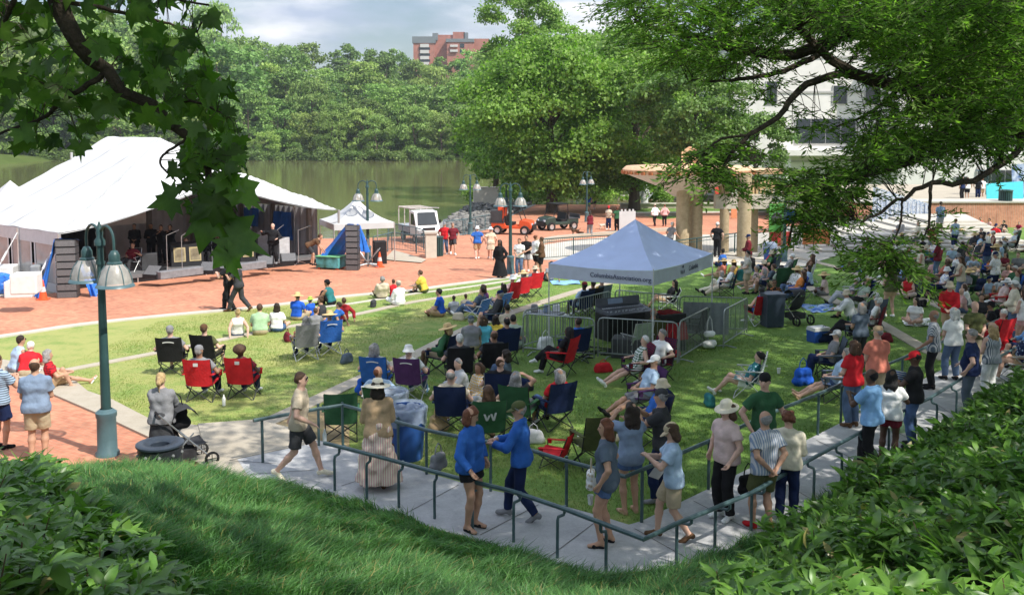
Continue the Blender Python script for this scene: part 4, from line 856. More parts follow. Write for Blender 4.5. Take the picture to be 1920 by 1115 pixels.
def body_prims(S_, bulk, fem, fingers):
    P_ = []; x, u, fw, pel, sh = S_['x'], S_['u'], S_['fw'], S_['pel'], S_['sh']; b = bulk
    P_ += [cap(pel-x*.075, pel+x*.075, .108*b, .108*b, .05), cap(pel+u*.16-x*.06+fw*.012*b, pel+u*.16+x*.06+fw*.012*b, .10*b, .10*b, .06), cap(pel+u*.33-x*.08, pel+u*.33+x*.08, .108*b, .108*b, .06), cap(sh-x*.125-u*.055, sh-u*.012, .056*b, .066*b, .05), cap(sh+x*.125-u*.055, sh-u*.012, .056*b, .066*b, .05)]
    if fem: P_ += [cap(pel+u*.31-x*.07+fw*.07, pel+u*.31+x*.07+fw*.07, .055*b, .055*b, .05)]
    if b > 1.12: P_ += [cap(pel+u*.12-x*.05+fw*.08, pel+u*.12+x*.05+fw*.08, .09*b, .09*b, .06)]
    H, hc = S_['H'], S_['hc']; hs = 1.0
    P_ += [cap(S_['neck'], seg(S_['neck'], hc, .55), .060, .055, .04), ell(hc+H@v3(0, -.008, .022), H, (.079, .098, .098), .02), ell(hc+H@v3(0, .022, -.048), H, (.060, .071, .069), .03), cap(hc+H@v3(0, .088, .012), hc+H@v3(0, .104, -.022), .010, .014, .012), ell(hc+H@v3(-.077, -.005, -.008), H, (.012, .02, .03), .008), ell(hc+H@v3(.077, -.005, -.008), H, (.012, .02, .03), .008)]
    for i in (0, 1):
        s_ = (-1, 1)[i]; A, E, Wr = S_['shj'][i], S_['elb'][i], S_['wri'][i]; bl = .5+.5*b
        P_ += [cap(A, seg(A, E, .5), .056*bl, .050*bl, .04), cap(seg(A, E, .5), E, .050*bl, .040, .03), cap(E, seg(E, Wr, .35), .040, .041, .02), cap(seg(E, Wr, .35), Wr, .041, .027, .02)]
        d = unit(Wr-E); sd = unit(np.cross(d, v3(0, 0, 1)) if abs(d[2]) < .9 else np.cross(d, fw)); up = np.cross(sd, d)
        if d[2] < -.75: sd = fw*1.0; up = x*-s_
        sd = unit(sd-d*(sd@d)); curl = unit(np.cross(sd, d))*(.5 if fingers else .3); pm = Wr+d*.085
        P_ += [cap(Wr+sd*.012, pm+sd*.026, .022, .017, .012), cap(Wr-sd*.012, pm-sd*.026, .022, .017, .012)]
        inw = -x*s_ if d[2] < -.5 else -v3(0, 0, 1)
        if fingers:
            for j, (o, l_) in enumerate(((.033, .068), (.011, .078), (-.011, .072), (-.033, .056))):
                k0 = pm+sd*o; k1 = k0+unit(d+inw*.25+sd*o*2)*l_*.52; k2 = k1+unit(d*.75+inw*.75)*l_*.48; P_ += [cap(k0, k1, .0095, .0085, .006), cap(k1, k2, .0085, .007, .004)]
            th = fw if d[2] < -.5 else (sd if sd@x*s_ < 0 else -sd); t0 = Wr+d*.03+unit(th)*.028; t1 = t0+unit(d*.7+th*.8)*.038; P_ += [cap(t0, t1, .012, .010, .008), cap(t1, t1+unit(d+th*.15+inw*.3)*.03, .010, .008, .005)]
        else: P_ += [cap(pm+sd*.015, pm+unit(d+inw*.4)*.07+sd*.012, .019, .012, .012), cap(pm-sd*.02, pm+unit(d+inw*.4)*.06-sd*.016, .017, .011, .01), cap(Wr+d*.03+fw*.03, Wr+d*.075+fw*.048, .012, .009, .008)]
        Hp, K, An = S_['hip'][i], S_['knee'][i], S_['ank'][i]; lb_ = .45+.55*b
        P_ += [cap(Hp, seg(Hp, K, .6), .088*lb_, .068*lb_, .04), cap(seg(Hp, K, .6), K, .068*lb_, .054, .03), cap(K, seg(K, An, .35), .052, .055*lb_, .03), cap(seg(K, An, .35), An, .055*lb_, .036, .03)]
        P_ += foot_prims(S_, i, 0)
    return P_
def foot_dir(S_, i):
    K, An = S_['knee'][i], S_['ank'][i]; sk = unit(An-K); f = v3((-.18, .18)[i], 1, 0)
    if S_['toe'][i]: t_ = R_(S_['toe'][i]); f = v3(0, math.cos(t_), math.sin(t_))
    elif An[2] < .12 and sk[2] > -.72 and S_['pel'][2] < .6: f = v3((-.2, .2)[i], .65, .75)   # heels on the ground, toes up
    elif An[2] > .2: f = v3(.1, .8, -.1)
    return unit(f)
def foot_prims(S_, i, inf):
    An = S_['ank'][i]; f = foot_dir(S_, i); dn = unit(np.cross(np.cross(f, v3(0, 0, -1)), f)) if abs(f[2]) < .95 else v3(0, -1, 0); s_ = unit(np.cross(f, dn))
    h_ = An-f*.035+dn*.038; b_ = An+f*.10+dn*.048; t_ = An+f*.165+dn*.053
    return [cap(An, h_, .036+inf, .034+inf, .02), cap(An+dn*.01, b_, .037+inf, .030+inf, .02), cap(b_-s_*.016, t_-s_*.012, .026+inf, .021+inf, .015), cap(b_+s_*.016, t_+s_*.014, .026+inf, .020+inf, .015)]
def top_groups(S_, kind, b, fem, g, hem=.10):
    x, u, fw, pel, sh = S_['x'], S_['u'], S_['fw'], S_['pel'], S_['sh']; seated = pel[2] < .6; hm = -.02 if seated else -hem
    T = [cap(pel+u*.02-x*.075, pel+u*.02+x*.075, .112*b+g, .112*b+g, .05), cap(pel+u*.17-x*.062+fw*.012*b, pel+u*.17+x*.062+fw*.012*b, .106*b+g, .106*b+g, .06), cap(pel+u*.33-x*.08, pel+u*.33+x*.08, .108*b+g, .108*b+g, .06), cap(sh-x*.125-u*.055, sh-u*.02, .056*b+g, .066*b+g, .05), cap(sh+x*.125-u*.055, sh-u*.02, .056*b+g, .066*b+g, .05)]
    if not seated: T.append(cap(pel-u*.06-x*.085, pel-u*.06+x*.085, .108*b+g*1.7, .108*b+g*1.7, .05))
    if fem: T.append(cap(pel+u*.31-x*.07+fw*.07, pel+u*.31+x*.07+fw*.07, .055*b+g, .055*b+g, .05))
    if b > 1.12: T.append(cap(pel+u*.12-x*.05+fw*.08, pel+u*.12+x*.05+fw*.08, .09*b+g, .09*b+g, .06))
    G = [(T, [(pel+u*hm, -u)])]; bl = .5+.5*b; sl = {'tee': .62, 'polo': .66, 'dress': .55, 'tank': 0, 'long': 2, 'hoodie': 2}[kind]; Sv = []
    for i in (0, 1):
        A, E, Wr = S_['shj'][i], S_['elb'][i], S_['wri'][i]
        if sl == 2: Sv += [cap(A, E, .058*bl+g, .045+g, .03), cap(E, seg(E, Wr, .93), .045+g, .033+g, .02, 1)]
        elif sl: Sv += [cap(A, seg(A, E, sl), .058*bl+g, .058*bl+g+.006, .03, 1)]
    if Sv: G.append((Sv, []))
    if kind == 'hoodie': G.append(([cap(S_['neck']-fw*.06-x*.05, S_['neck']-fw*.06+x*.05, .05, .05, .04)], []))
    return G
def leg_groups(S_, kind, b, g):
    pel, u, x, fw = S_['pel'], S_['u'], S_['x'], S_['fw']; lb_ = .45+.55*b; Pz = [cap(pel-x*.075, pel+x*.075, .108*b+g, .108*b+g, .05)]; seated = pel[2] < .6
    if kind in ('skirt', 'maxi') and not seated:
        zb = .50 if kind == 'skirt' else .11; w0 = .15*b if kind == 'skirt' else .15; w1 = .185 if kind == 'skirt' else .34; P_ = list(Pz)
        for o in (-.07, .07): P_.append(cap(pel+x*o*.6+u*.04, v3(pel[0]+o*1.3, pel[1], zb), w0*.78, w1*.82, .08, 1))
        return [(P_, [(pel+u*.13, u), (v3(0, 0, zb+.01), v3(0, 0, -1))])]
    G = [(Pz, [(pel+u*.11, u)])]; Q = []
    for i in (0, 1):
        Hp, K, An = S_['hip'][i], S_['knee'][i], S_['ank'][i]
        if kind in ('shorts', 'skirt'): Q.append(cap(Hp, seg(Hp, K, .86 if kind == 'shorts' else .95), .092*lb_+g, .076*lb_+g+.012, .03, 1))
        elif kind == 'short': Q.append(cap(Hp, seg(Hp, K, .48), .092*lb_+g, .086*lb_+g+.012, .03, 1))
        else:
            e = {'pants': .97, 'jeans': .95, 'capri': .5, 'leggings': .96, 'maxi': .9}[kind]; w_ = 0 if kind == 'leggings' else .008
            Q += [cap(Hp, K, .092*lb_+g, .058+g+w_, .03), cap(K, seg(K, An, .4), .056+g+w_, .057*lb_+g+w_, .02), cap(seg(K, An, .4), seg(K, An, e), .057*lb_+g+w_, .044+g+w_, .02, 1)]
    G.append((Q, [])); return G
def hair_shape(S_, style, g):
    H, hc = S_['H'], S_['hc']; c = hc+H@v3(0, -.008, .022); P_ = [ell(c, H, (.085+g, .104+g, .104+g), .02)]; up = H@v3(0, 0, 1); f = H@v3(0, 1, 0); cuts = [(hc+H@v3(0, .055, .055), unit(f*.75-up*.62)), (hc+H@v3(0, 0, -.075), -up)]
    E = []
    if style == 'bald': cuts.append((hc+H@v3(0, -.035, .045), up*.8+f*.6))
    if style in ('bob', 'long', 'wavy'):
        dn = {'bob': .15, 'long': .30, 'wavy': .34}[style]; w_ = .052 if style != 'wavy' else .062
        for o in (-.05, 0, .05): E += [cap(c+H@v3(o, -.045, 0), hc+H@v3(o*1.35, -.055, -.06)-v3(0, 0, dn*.35), w_, w_, .03), cap(hc+H@v3(o*1.35, -.055, -.06)-v3(0, 0, dn*.35), hc+H@v3(o*1.2, -.08, 0)-v3(0, 0, dn), w_, w_*.6, .03)]
        for o in (-.066, .066): E.append(cap(hc+H@v3(o, .0, .03), hc+H@v3(o*1.1, .01, -.09 if style != 'bob' else -.07), .026, .026, .02))
    if style == 'pony': E += [cap(c+H@v3(0, -.10, .02), hc+H@v3(0, -.135, -.04), .032, .036, .02), cap(hc+H@v3(0, -.135, -.04), hc+H@v3(0, -.10, -.20), .036, .016, .02)]
    if style == 'bun': E.append(ell(c+H@v3(0, -.07, .085), H, (.045, .045, .045), .01))
    if style == 'curly':
        r = np.random.default_rng(5)
        for _ in range(26): d = unit(r.normal(size=3)+v3(0, -.5, .5)); E.append(ell(c+H@(d*v3(.085, .10, .10)), H, (.034, .034, .034), .01))
    if style == 'afro': E.append(ell(c+H@v3(0, -.03, .02), H, (.135, .125, .125), .02))
    return [(P_, cuts)]+([(E, [])] if E else [])
def hat_mesh(S_, kind, m, parent, band=None):
    H, hc = S_['H'], S_['hc']; b = MB(); M4 = np.eye(4); T = Matrix.Rotation(R_(-6), 3, 'X'); M4[:3, :3] = H@np.array(T); M4[:3, 3] = hc+H@v3(0, -.008, .022); b.M = M4; ms = [m]
    if kind in ('cap', 'visor', 'backcap'):
        prof = [(.088, .012), (.091, .035), (.085, .068), (.066, .094), (.036, .110), (.004, .114)]
        if kind != 'visor': b.lathe(prof, n=16, sx=.96, sy=1.16)
        else: b.lathe([(.087, .015), (.089, .05)], n=16, sx=.96, sy=1.14)
        P_ = []; sg = -1 if kind == 'backcap' else 1
        for i in range(9):
            a = math.pi*(.12+.76*i/8); P_.append([(math.cos(a)*.083, sg*math.sin(a)*.10, .016), (math.cos(a)*.088, sg*(math.sin(a)*.155+.012), .010), (math.cos(a)*.080, sg*(math.sin(a)*.175+.02), .0)])
        b.grid(P_); b.grid([[(x_, y_, z_-.006) for x_, y_, z_ in row] for row in P_])
    else:
        br = {'sun': .175, 'straw': .215, 'bucket': .135, 'bonnet': .15, 'fedora': .155}[kind]; dz = {'sun': -.02, 'straw': -.015, 'bucket': -.045, 'bonnet': -.05, 'fedora': .0}[kind]
        prof = [(br, .012+dz), (br*.99, .018+dz), (.10, .024), (.090, .045), (.086, .090), (.070, .112), (.035, .120), (.003, .121)]
        n = 20; vs = []; fs = []
        b.lathe([(.088, .014), (br, .010+dz)]+prof[1:], n=n, sx=.97, sy=1.12)
        if band: b.lathe([(.1005, .026), (.093, .028), (.0925, .052), (.088, .053)], n=n, sx=.975, sy=1.125, mi=1); ms.append(band)
    return b.build('hat', ms, parent, smooth=True)
WALKP = inner+outer[::-1]
NP = [0]
LABELS = set()
def person(px, py, face, pose, arms, h, skin, hair, hat, top, bottom, shoes, label, group=None, bulk=1.0, fem=None, head=(0, 0), z=0.0, kid=False, lean=None, hands=None, feet=None, glasses=False, pos=None, cellm=None, rise=0.0, hem=.10):
    NP[0] += 1; rise = rise or (.074 if in_poly(np.array([px]), np.array([py]), WALKP)[0] else 0); P0 = gp(px, py, rise) if pos is None else np.array(pos, float); dist = P0[1]; pxs = h/dist*960   # height on the rendered picture
    hs = hair.split() if hair else None; style, hcol = (hs[0], hs[1]) if hs else (None, None)
    if fem is None: fem = style in ('bob', 'long', 'wavy', 'pony', 'bun')
    near = dist < 19; cell = .0115 if near else (.017 if dist < 32 else (.024 if dist < 55 else .034))
    if cellm: cell = cellm
    g = .013+.24*cell; S_ = skeleton(pose, arms, head, kid, fem, lean, hands, feet); s_ = h/1.75
    V_, Q = grow([(body_prims(S_, bulk, fem, near), [])], cell)
    o = mesh_np('person', V_*s_, Q, skin_m(skin), None, True, P0); o.rotation_euler = (0, 0, R_(face)); tag(o, label, 'person', group); LABELS.add(label)
    def part(name, groups, m, rip=0.0, cl=None):
        V_, Q = grow(groups, cl or cell, None, rip, NP[0]); return mesh_np(name, V_*s_, Q, m, o, True)
    def spec(t_): w_ = t_.split(); return w_[0], cloth(w_[0], *w_[1:]) if len(w_) > 1 else None
    if top:
        w_ = top.split(); kd = w_[0]; part({'tee': 'shirt', 'polo': 'shirt', 'long': 'shirt', 'hoodie': 'hoodie', 'tank': 'tank_top', 'dress': 'dress'}[kd], top_groups(S_, kd, bulk, fem, g+(.006 if kd in ('hoodie', 'long') else 0), .30 if kd == 'dress' else hem), cloth('c', *w_[1:]), .0026 if near else .0018)
    if bottom:
        w_ = bottom.split(); part({'short': 'shorts', 'jeans': 'jeans', 'pants': 'trousers', 'capri': 'trousers', 'leggings': 'leggings', 'maxi': 'skirt'}.get(w_[0], w_[0]), leg_groups(S_, w_[0], bulk, g-.002), cloth('c', *w_[1:]), .011 if w_[0] == 'maxi' and near else (.0022 if near else .0016))
    if shoes:
        for i in (0, 1):
            fp = foot_prims(S_, i, .006+.1*cell)
            if shoes.startswith('sandal'):
                f = foot_dir(S_, i); dn = unit(np.cross(np.cross(f, v3(0, 0, -1)), f)) if abs(f[2]) < .95 else v3(0, -1, 0); An = S_['ank'][i]; part('sandal', [([cap(An+dn*.066-f*.03, An+dn*.066+f*.15, .036, .032, .02), cap(An+f*.095+dn*.05-unit(np.cross(f, dn))*.03, An+f*.095+dn*.05+unit(np.cross(f, dn))*.03, .026, .026, .01)], [(An+dn*.082, dn), (An+dn*.022, -dn)])], cloth('c', shoes.split()[1]), 0, min(cell, .012))
            else: part('shoe', [(fp, [(S_['ank'][i]+v3(0, 0, .015), unit(S_['knee'][i]-S_['ank'][i]))])], cloth('c', shoes), 0, min(cell, .02))
    if style: part('hair', hair_shape(S_, style, .1*cell), hair_m(hcol), 0.005 if style in ('curly', 'wavy', 'bob', 'long', 'afro') else .003)
    if hat:
        w_ = hat.split(); o2 = hat_mesh(S_, w_[0], cloth('c', w_[1]), o, cloth('c', w_[2]) if len(w_) > 2 else None); o2.scale = (s_,)*3
    if near or glasses:
        H, hc = S_['H'], S_['hc']
        for sx in (-.031, .031):
            b = MB(); b.M = np.eye(4); b.M[:3, :3] = H; b.M[:3, 3] = hc+H@v3(sx, .083, .018)
            if glasses: b.box((0, .012, 0), (.052, .008, .036)); b.build('sunglass_lens', mat('dark_lens', (.01, .01, .012), .15, 0), o).scale = (s_,)*3
            else: b.lathe([(.001, -.009), (.008, -.006), (.011, 0), (.008, .006), (.001, .009)], n=8); b.build('eye', mat('eye', (.03, .02, .015), .2, 0), o, smooth=True).scale = (s_,)*3
        if not glasses:
            b = MB(); b.M = np.eye(4); b.M[:3, :3] = H; b.M[:3, 3] = hc+H@v3(0, .086, -.058); b.lathe([(.001, -.005), (.016, -.003), (.019, 0), (.016, .003), (.001, .005)], n=10, sy=.5); b.build('mouth', mat('lips', (.30, .11, .09), .5, 0), o, smooth=True).scale = (s_,)*3
    return o

# ---- chairs
m_tube_d = mat('dark_steel_tube', (.03, .032, .035), .45, .1, metal=.3); m_tube_l = mat('pale_steel_tube', (.55, .56, .57), .35, .08, metal=.6); m_tube_w = mat('white_tube', (.74, .74, .72), .4, .06)
CH = {}
def chair_proto(kind, col, pat=None, col2='white'):
    key = (kind, col, pat, col2)
    fab = cloth('c', col, pat, col2) if pat else cloth('c', col); tube = {'camp': m_tube_d, 'camplight': m_tube_l, 'beach': m_tube_w, 'lawn': m_tube_l, 'high': m_tube_d, 'fold': m_tube_l}[kind]; parts = []
    low = kind == 'beach'; sz, bz, W_ = (.22, .66, .27) if low else ((.40, 1.12, .27) if kind == 'high' else (.37, .93, .28)); by = -.40 if low else -.36
    b = MB(); Pq = []
    for i in range(7):
        t_ = i/6; Pq.append([(W_*(j/4-1)*1.0 if False else W_*(j/4*2-1), -.22+.50*t_, sz+.05*t_-(.035 if kind != 'fold' else .0)*math.sin(math.pi*j/4)*math.sin(math.pi*min(1, t_*1.1)) + (.02 if low else 0)) for j in range(5)])
    b.grid(Pq); b.grid([[(x, y, z-.012) for x, y, z in r] for r in Pq]); parts.append(('seat', b, fab))
    b = MB(); Pq = []
    for i in range(8):
        t_ = i/7; z_ = sz-.03+(bz-sz+.03)*t_; y_ = -.20+(by+.20)*t_; Pq.append([(W_*(j/6*2-1)*(1+.04*t_), y_-.055*math.sin(math.pi*j/6)*(1-.5*t_)*(0 if kind == 'fold' else 1), z_+(.0 if j not in (0, 6) else .015*(t_ > .95))) for j in range(7)])
    b.grid(Pq); b.grid([[(x, y-.014, z) for x, y, z in r] for r in Pq]); parts.append(('backrest', b, fab))
    b = MB(); r = .011
    if low or kind in ('lawn', 'fold'):
        fz = 0; 
        for s_ in (-1, 1):
            x = s_*(W_+.015); b.tube([(x, .30, sz+.06), (x, -.20, sz), (x, by-.02, bz)], r, 6); b.tube([(x, .28, 0), (x, -.26, sz+(.18 if not low else .24))], r, 6); b.tube([(x, -.42, 0), (x, .18, sz+(.2 if not low else .22))], r, 6); b.tube([(x, -.38, sz+.24), (x, .26, sz+.22)], .016, 6)
        b.tube([(-W_-.015, by-.02, bz), (W_+.015, by-.02, bz)], r, 6); b.tube([(-W_-.015, -.42, .01), (W_+.015, -.42, .01)], r, 6); b.tube([(-W_-.015, .28, .01), (W_+.015, .28, .01)], r, 6)
    else:
        for y in (.25, -.26): b.tube([(-W_, y, 0), (W_, y*.96, sz)], r, 6); b.tube([(W_, y, 0), (-W_, y*.96, sz)], r, 6)
        for s_ in (-1, 1):
            x = s_*W_; b.tube([(x, .25, 0), (x, -.22, sz-.02)], r, 6); b.tube([(x, -.26, 0), (x, .24, sz)], r, 6); b.tube([(x, -.16, sz-.1), (x*1.04, by, bz)], r, 6); b.tube([(x, .24, sz-.02), (x*1.06, .25, sz+.22)], r, 6)
    parts.append(('leg_frame', b, tube))
    if kind in ('camp', 'camplight', 'high'):
        for s_ in (-1, 1):
            b = MB(); x = s_*W_*1.07; b.box((x, -.02, sz+.215), (.07, .56, .018), rx=R_(-4)); b.lathe([(.04, .10), (.042, .20), (.05, .21)], (x, .20, sz), n=8); parts.append(('armrest', b, fab))
    return parts
def chair(kind, col, pos, face, label, group, pat=None, col2='white', sc=1.0):
    key = (kind, col, pat, col2); t = thing('camp_chair' if kind in ('camp', 'camplight', 'high') else ('beach_chair' if kind == 'beach' else 'lawn_chair'), label, 'chair', pos, R_(face), group); t.scale = (sc,)*3
    if key in CH:
        for nm, me in CH[key]: link(nm, me, t)
    else:
        CH[key] = []
        for nm, b, m in chair_proto(*key): o = b.build(nm, m, t, smooth=True); CH[key].append((nm, o.data))
    return t
CHG = 'folding chairs set out on the lawn'
def P(px, py, face, pose, arms, h, skin, hair, hat, top, bottom, shoes, desc, where, chair_=None, **kw):
    lab = desc+' '+where
    o = person(px, py, face, pose, arms, h, skin, hair, hat, top, bottom, shoes, lab, **kw)
    if chair_:
        w_ = chair_.split(); kd, col = w_[0], w_[1]; pat = w_[2] if len(w_) > 2 else None; c2 = w_[3] if len(w_) > 3 else 'white'
        cn = {'sand': 'sand coloured', 'royal': 'bright blue'}.get(col, col)
        nm = {'camp': 'camp chair', 'camplight': 'camp chair with pale frame', 'beach': 'low beach chair', 'lawn': 'webbed lawn chair', 'high': 'high-backed camp chair', 'fold': 'folding chair'}[kd]
        l2 = f"{cn} {nm} holding the {desc}"; l2 = ' '.join(l2.split()[:16])
        chair(kd, col, np.array(o.location), face, l2, CHG, pat, c2, 1.0 if h > 1.3 else .8)
    return o
# ---- on the walkway and nearest to the viewer
AUD = 'people along the walkway'; SEAT = 'audience sitting on the lawn'; FARP = 'people far off on the plaza'; BAND = 'musicians on the stage'
P(562, 895, -90, 'walk', 'swing', 1.75, 'l', 'short brown', None, 'tee beige', 'shorts charcoal', 'cream', 'man in beige tee, dark shorts and sunglasses', 'striding along the walkway', group=AUD, glasses=True)
P(708, 914, 8, 'stand2', 'front', 1.70, 't', 'bob dark', 'straw cream black', 'long tan', 'maxi cream vstripe pink', 'brown', 'woman in straw hat, tan sweater and long striped skirt', 'on the walkway', group=AUD, fem=True)
P(882, 990, -125, 'stand', 'railr', 1.70, 't', 'bob auburn', None, 'long blue', 'short black', 'sandal black', 'woman in blue long-sleeved top and black shorts', 'with a hand on the railing', group=AUD, fem=True, bulk=1.08, head=(35, -25))
P(978, 972, 78, 'walk2', 'hold', 1.70, 't', 'short gray', 'cap olive', 'hoodie blue', 'leggings navy', 'gray', 'person in bright blue sweatshirt and camouflage cap', 'carrying a white plate', group=AUD, fem=True, head=(10, -8), hands=((-.10, .36, -.28), (.12, .36, -.28)))
P(1138, 1020, 75, 'stand2', 'down', 1.68, 't', 'bob auburn', None, 'tee slate', 'short denim', 'sandal black', 'woman with auburn hair in slate tee and denim shorts', 'on the walkway', group=AUD, fem=True, bulk=1.1, head=(15, 0), hem=.16)
P(1182, 962, 20, 'stand', 'horn', 1.64, 't', 'wavy dark', None, 'tee bluegray', 'short denim', 'sandal tan', 'girl with long dark wavy hair and oversized tee', 'photographing at the lawn corner', group=AUD, fem=True, hem=.22)
P(1240, 940, 70, 'stand2', 'clap', 1.72, 't', 'short gray', 'backcap charcoal', 'tee charcoal', 'jeans navy', 'gray', 'man in charcoal tee and dark cap', 'clapping on the grass', group=AUD)
P(1262, 1010, 85, 'walk2', 'phone', 1.60, 'l', 'bob brown', 'cap khaki', 'tee lightblue', 'shorts khaki', 'brown', 'woman in khaki cap and light blue tee', 'walking with a paper in hand', group=AUD, fem=True, bulk=1.1, head=(0, -25))
P(1360, 970, 122, 'stand', 'rail', 1.68, 'l', 'bob brown', 'sun cream', 'tee palepink', 'pants black', 'white', 'woman in cream sun hat, pale pink tee and black trousers', 'on the walkway', group=AUD, fem=True, bulk=1.06, head=(10, -5))
P(1428, 908, -160, 'stand', 'rail', 1.76, 'l', 'short black', 'backcap black', 'tee green', 'pants khaki', 'brown', 'young man in dark green tee and backward cap', 'at the lawn edge', group=AUD, head=(-45, -4))
P(1430, 990, 20, 'stand2', 'behind', 1.64, 't', 'bald gray', None, 'polo lightgray vstripe bluegray', 'shorts olive', 'red', 'balding man in gray polo and red shoes', 'hands behind his back', group=AUD, bulk=1.14)
P(1474, 974, -20, 'stand', 'front', 1.55, 'l', 'curly auburn', None, 'long cream', 'pants navy', 'black', 'person with short curly hair in cream shirt', 'looking over the lawn', group=AUD)
P(1632, 886, 40, 'walk2', 'phone', 1.72, 'd', 'bald black', None, 'tee skyblue', 'pants black', 'black', 'man in light blue tee and black trousers', 'walking up the right walkway', group=AUD, bulk=1.08)
P(1664, 868, -30, 'stand2', 'hold', 1.58, 'd', 'long black', None, 'tee white', 'short maroon', 'black', 'woman with long braids in white top', 'behind the man in light blue', group=AUD)
P(1712, 838, 60, 'stand', 'phone', 1.70, 'd', 'short black', 'cap red', 'tee black', 'jeans denim', 'black', 'man in red cap and black tee', 'looking at a blue flyer', group=AUD, bulk=1.12, head=(0, -15))
P(1598, 800, 25, 'stand', 'front', 1.66, 'l', 'bob brown', None, 'tee red', 'jeans jeans', 'brown', 'woman in red tee and faded jeans', 'leaning at the inner railing', group=AUD, bulk=1.05)
P(1641, 775, 15, 'stand2', 'front', 1.76, 'l', 'short gray', 'cap tan', 'tee salmon', 'shorts khaki', 'white', 'heavy man in salmon tee and tan cap', 'standing by the inner railing', group=AUD, bulk=1.2)
P(1748, 728, 60, 'stand', 'rail', 1.74, 'm', 'bald gray', None, 'polo lightgray vstripe slate', 'pants black', 'black', 'man in gray striped shirt and black trousers', 'on the right walkway', group=AUD, bulk=1.05)
P(1784, 712, 10, 'stand2', 'front', 1.68, 'l', 'bob white', None, 'tee white', 'jeans jeans', 'black', 'white-haired woman in white tee and jeans', 'watching from the walkway', group=AUD, bulk=1.08)
P(1818, 780, 55, 'stand', 'railr', 1.76, 'l', 'short gray', None, 'polo navy', 'pants slate', 'black', 'gray-haired man in navy shirt', 'with his hand on the outer rail', group=AUD, bulk=1.15)
P(1856, 752, 20, 'stand', 'front', 1.66, 'l', 'long blonde', None, 'tank lightgray vstripe slate', 'capri white', 'sandal tan', 'blonde woman in gray striped top and white capris', 'on the walkway', group=AUD)
P(1822, 700, -175, 'stand', 'front', 1.72, 'l', 'bald gray', None, 'tee olive', 'pants khaki', 'brown', 'bald man in olive shirt', 'facing away from the stage', group=AUD, bulk=1.1)
P(1778, 640, 150, 'lean', 'front', 1.74, 'l', 'short gray', 'bucket sand', 'hoodie red', 'shorts tan', 'brown', 'man in sand bucket hat and red jacket', 'bending by the walkway', group=AUD)
# ---- left foreground
P(72, 864, 12, 'stand', 'front', 1.76, 't', 'bald brown', None, 'tee bluegray', 'shorts khaki', 'gray', 'man in faded blue tee and khaki shorts', 'on the brick path', group=AUD, bulk=1.15)
P(0, 842, -20, 'stand', 'phone', 1.70, 't', 'short brown', None, 'tee slate hstripe lightblue', 'shorts navy', 'black', 'person in blue striped tee', 'cut off by the left edge', group=AUD, bulk=1.1)
P(306, 880, 4, 'stand', 'reach', 1.62, 'l', 'pony blonde', None, 'long gray', 'skirt charcoal', 'black', 'woman in gray top and dark skirt', 'pushing a stroller', group=AUD, bulk=1.06)
P(28, 700, -35, 'gup', 'knees', 1.75, 't', 'short dark', None, 'tank lightblue', 'shorts gray', 'white', 'man in pale blue sleeveless shirt', 'on the concrete band', group=SEAT, glasses=True)
P(52, 706, 10, 'gup', 'knees', 1.62, 'l', 'short white', 'cap white', 'tee red', 'shorts khaki', 'white', 'person in bright red tee hunched', 'on the concrete band', group=SEAT, bulk=1.25, lean=35)
P(96, 728, -62, 'gmix', 'knees', 1.66, 't', 'bob gray', None, 'tee red plaid maroon', 'shorts tan', 'sandal white', 'gray-haired woman in red plaid with outstretched legs', 'on the concrete band', group=SEAT)
P(325, 700, 5, 'chair', 'rest', 1.70, 'l', 'short gray', 'cap gray', 'tee gray', 'shorts charcoal', 'black', 'man in gray cap on the left', 'at the front left lawn', 'camp black', group=SEAT)
P(392, 694, -12, 'chair', 'rest', 1.66, 'l', 'short brown', 'cap brown', 'tee olive', 'shorts khaki', 'black', 'person in brown antlered headgear', 'at the front left lawn', 'camp black', group=SEAT)
P(382, 748, -3, 'chair', 'rest', 1.72, 'm', 'short gray', 'cap gray', 'tee gray', 'jeans navy', 'white', 'man in gray cap behind', 'in the left red chair', 'camp red', group=SEAT)
P(458, 744, -3, 'chair', 'rest', 1.66, 'd', 'afro brown', None, 'tee maroon', 'jeans navy', 'white', 'woman with a brown afro', 'in the right red chair', 'camp red', group=SEAT)
P(446, 630, 20, 'gout', 'back', 1.60, 'l', 'bun blonde', None, 'tank white', 'short denim', 'sandal tan', 'woman in white halter top and denim shorts', 'on the grass', group=SEAT)
P(488, 627, 15, 'gup', 'lap', 1.70, 't', 'short brown', None, 'tee lightgreen', 'shorts khaki', 'white', 'large man in pale green tee', 'on the grass', group=SEAT, bulk=1.25)
P(519, 622, 0, 'gx', 'lap', 1.62, 'l', 'bob dark', None, 'tee white', 'short denim', 'white', 'dark-haired woman in white tee', 'beside the man in green', group=SEAT)
P(556, 600, -20, 'gx', 'lap', 1.66, 't', 'short brown', 'straw straw', 'tee royal', 'shorts khaki', 'white', 'person in wide straw hat and blue tee', 'in the family group', group=SEAT)
P(585, 596, 60, 'gx', 'lap', 1.30, 't', 'short brown', 'sun lime', 'tee royal', 'shorts green', 'white', 'child in lime hat and blue tee', 'in the family group', group=SEAT, kid=True)
P(606, 606, 70, 'gx', 'lap', 1.60, 't', 'bun brown', None, 'tank charcoal', 'shorts charcoal', 'white', 'woman in dark sleeveless top', 'in the family group', group=SEAT)
P(592, 622, 10, 'gup', 'lap', 1.35, 't', 'short brown', None, 'tee gray', 'shorts gray', 'white', 'boy in gray tee', 'in the family group', group=SEAT)
P(628, 612, 75, 'gout', 'back', 1.50, 't', 'short dark', None, 'tee blue', 'shorts blue', 'white', 'boy in blue leaning back', 'in the family group', group=SEAT)
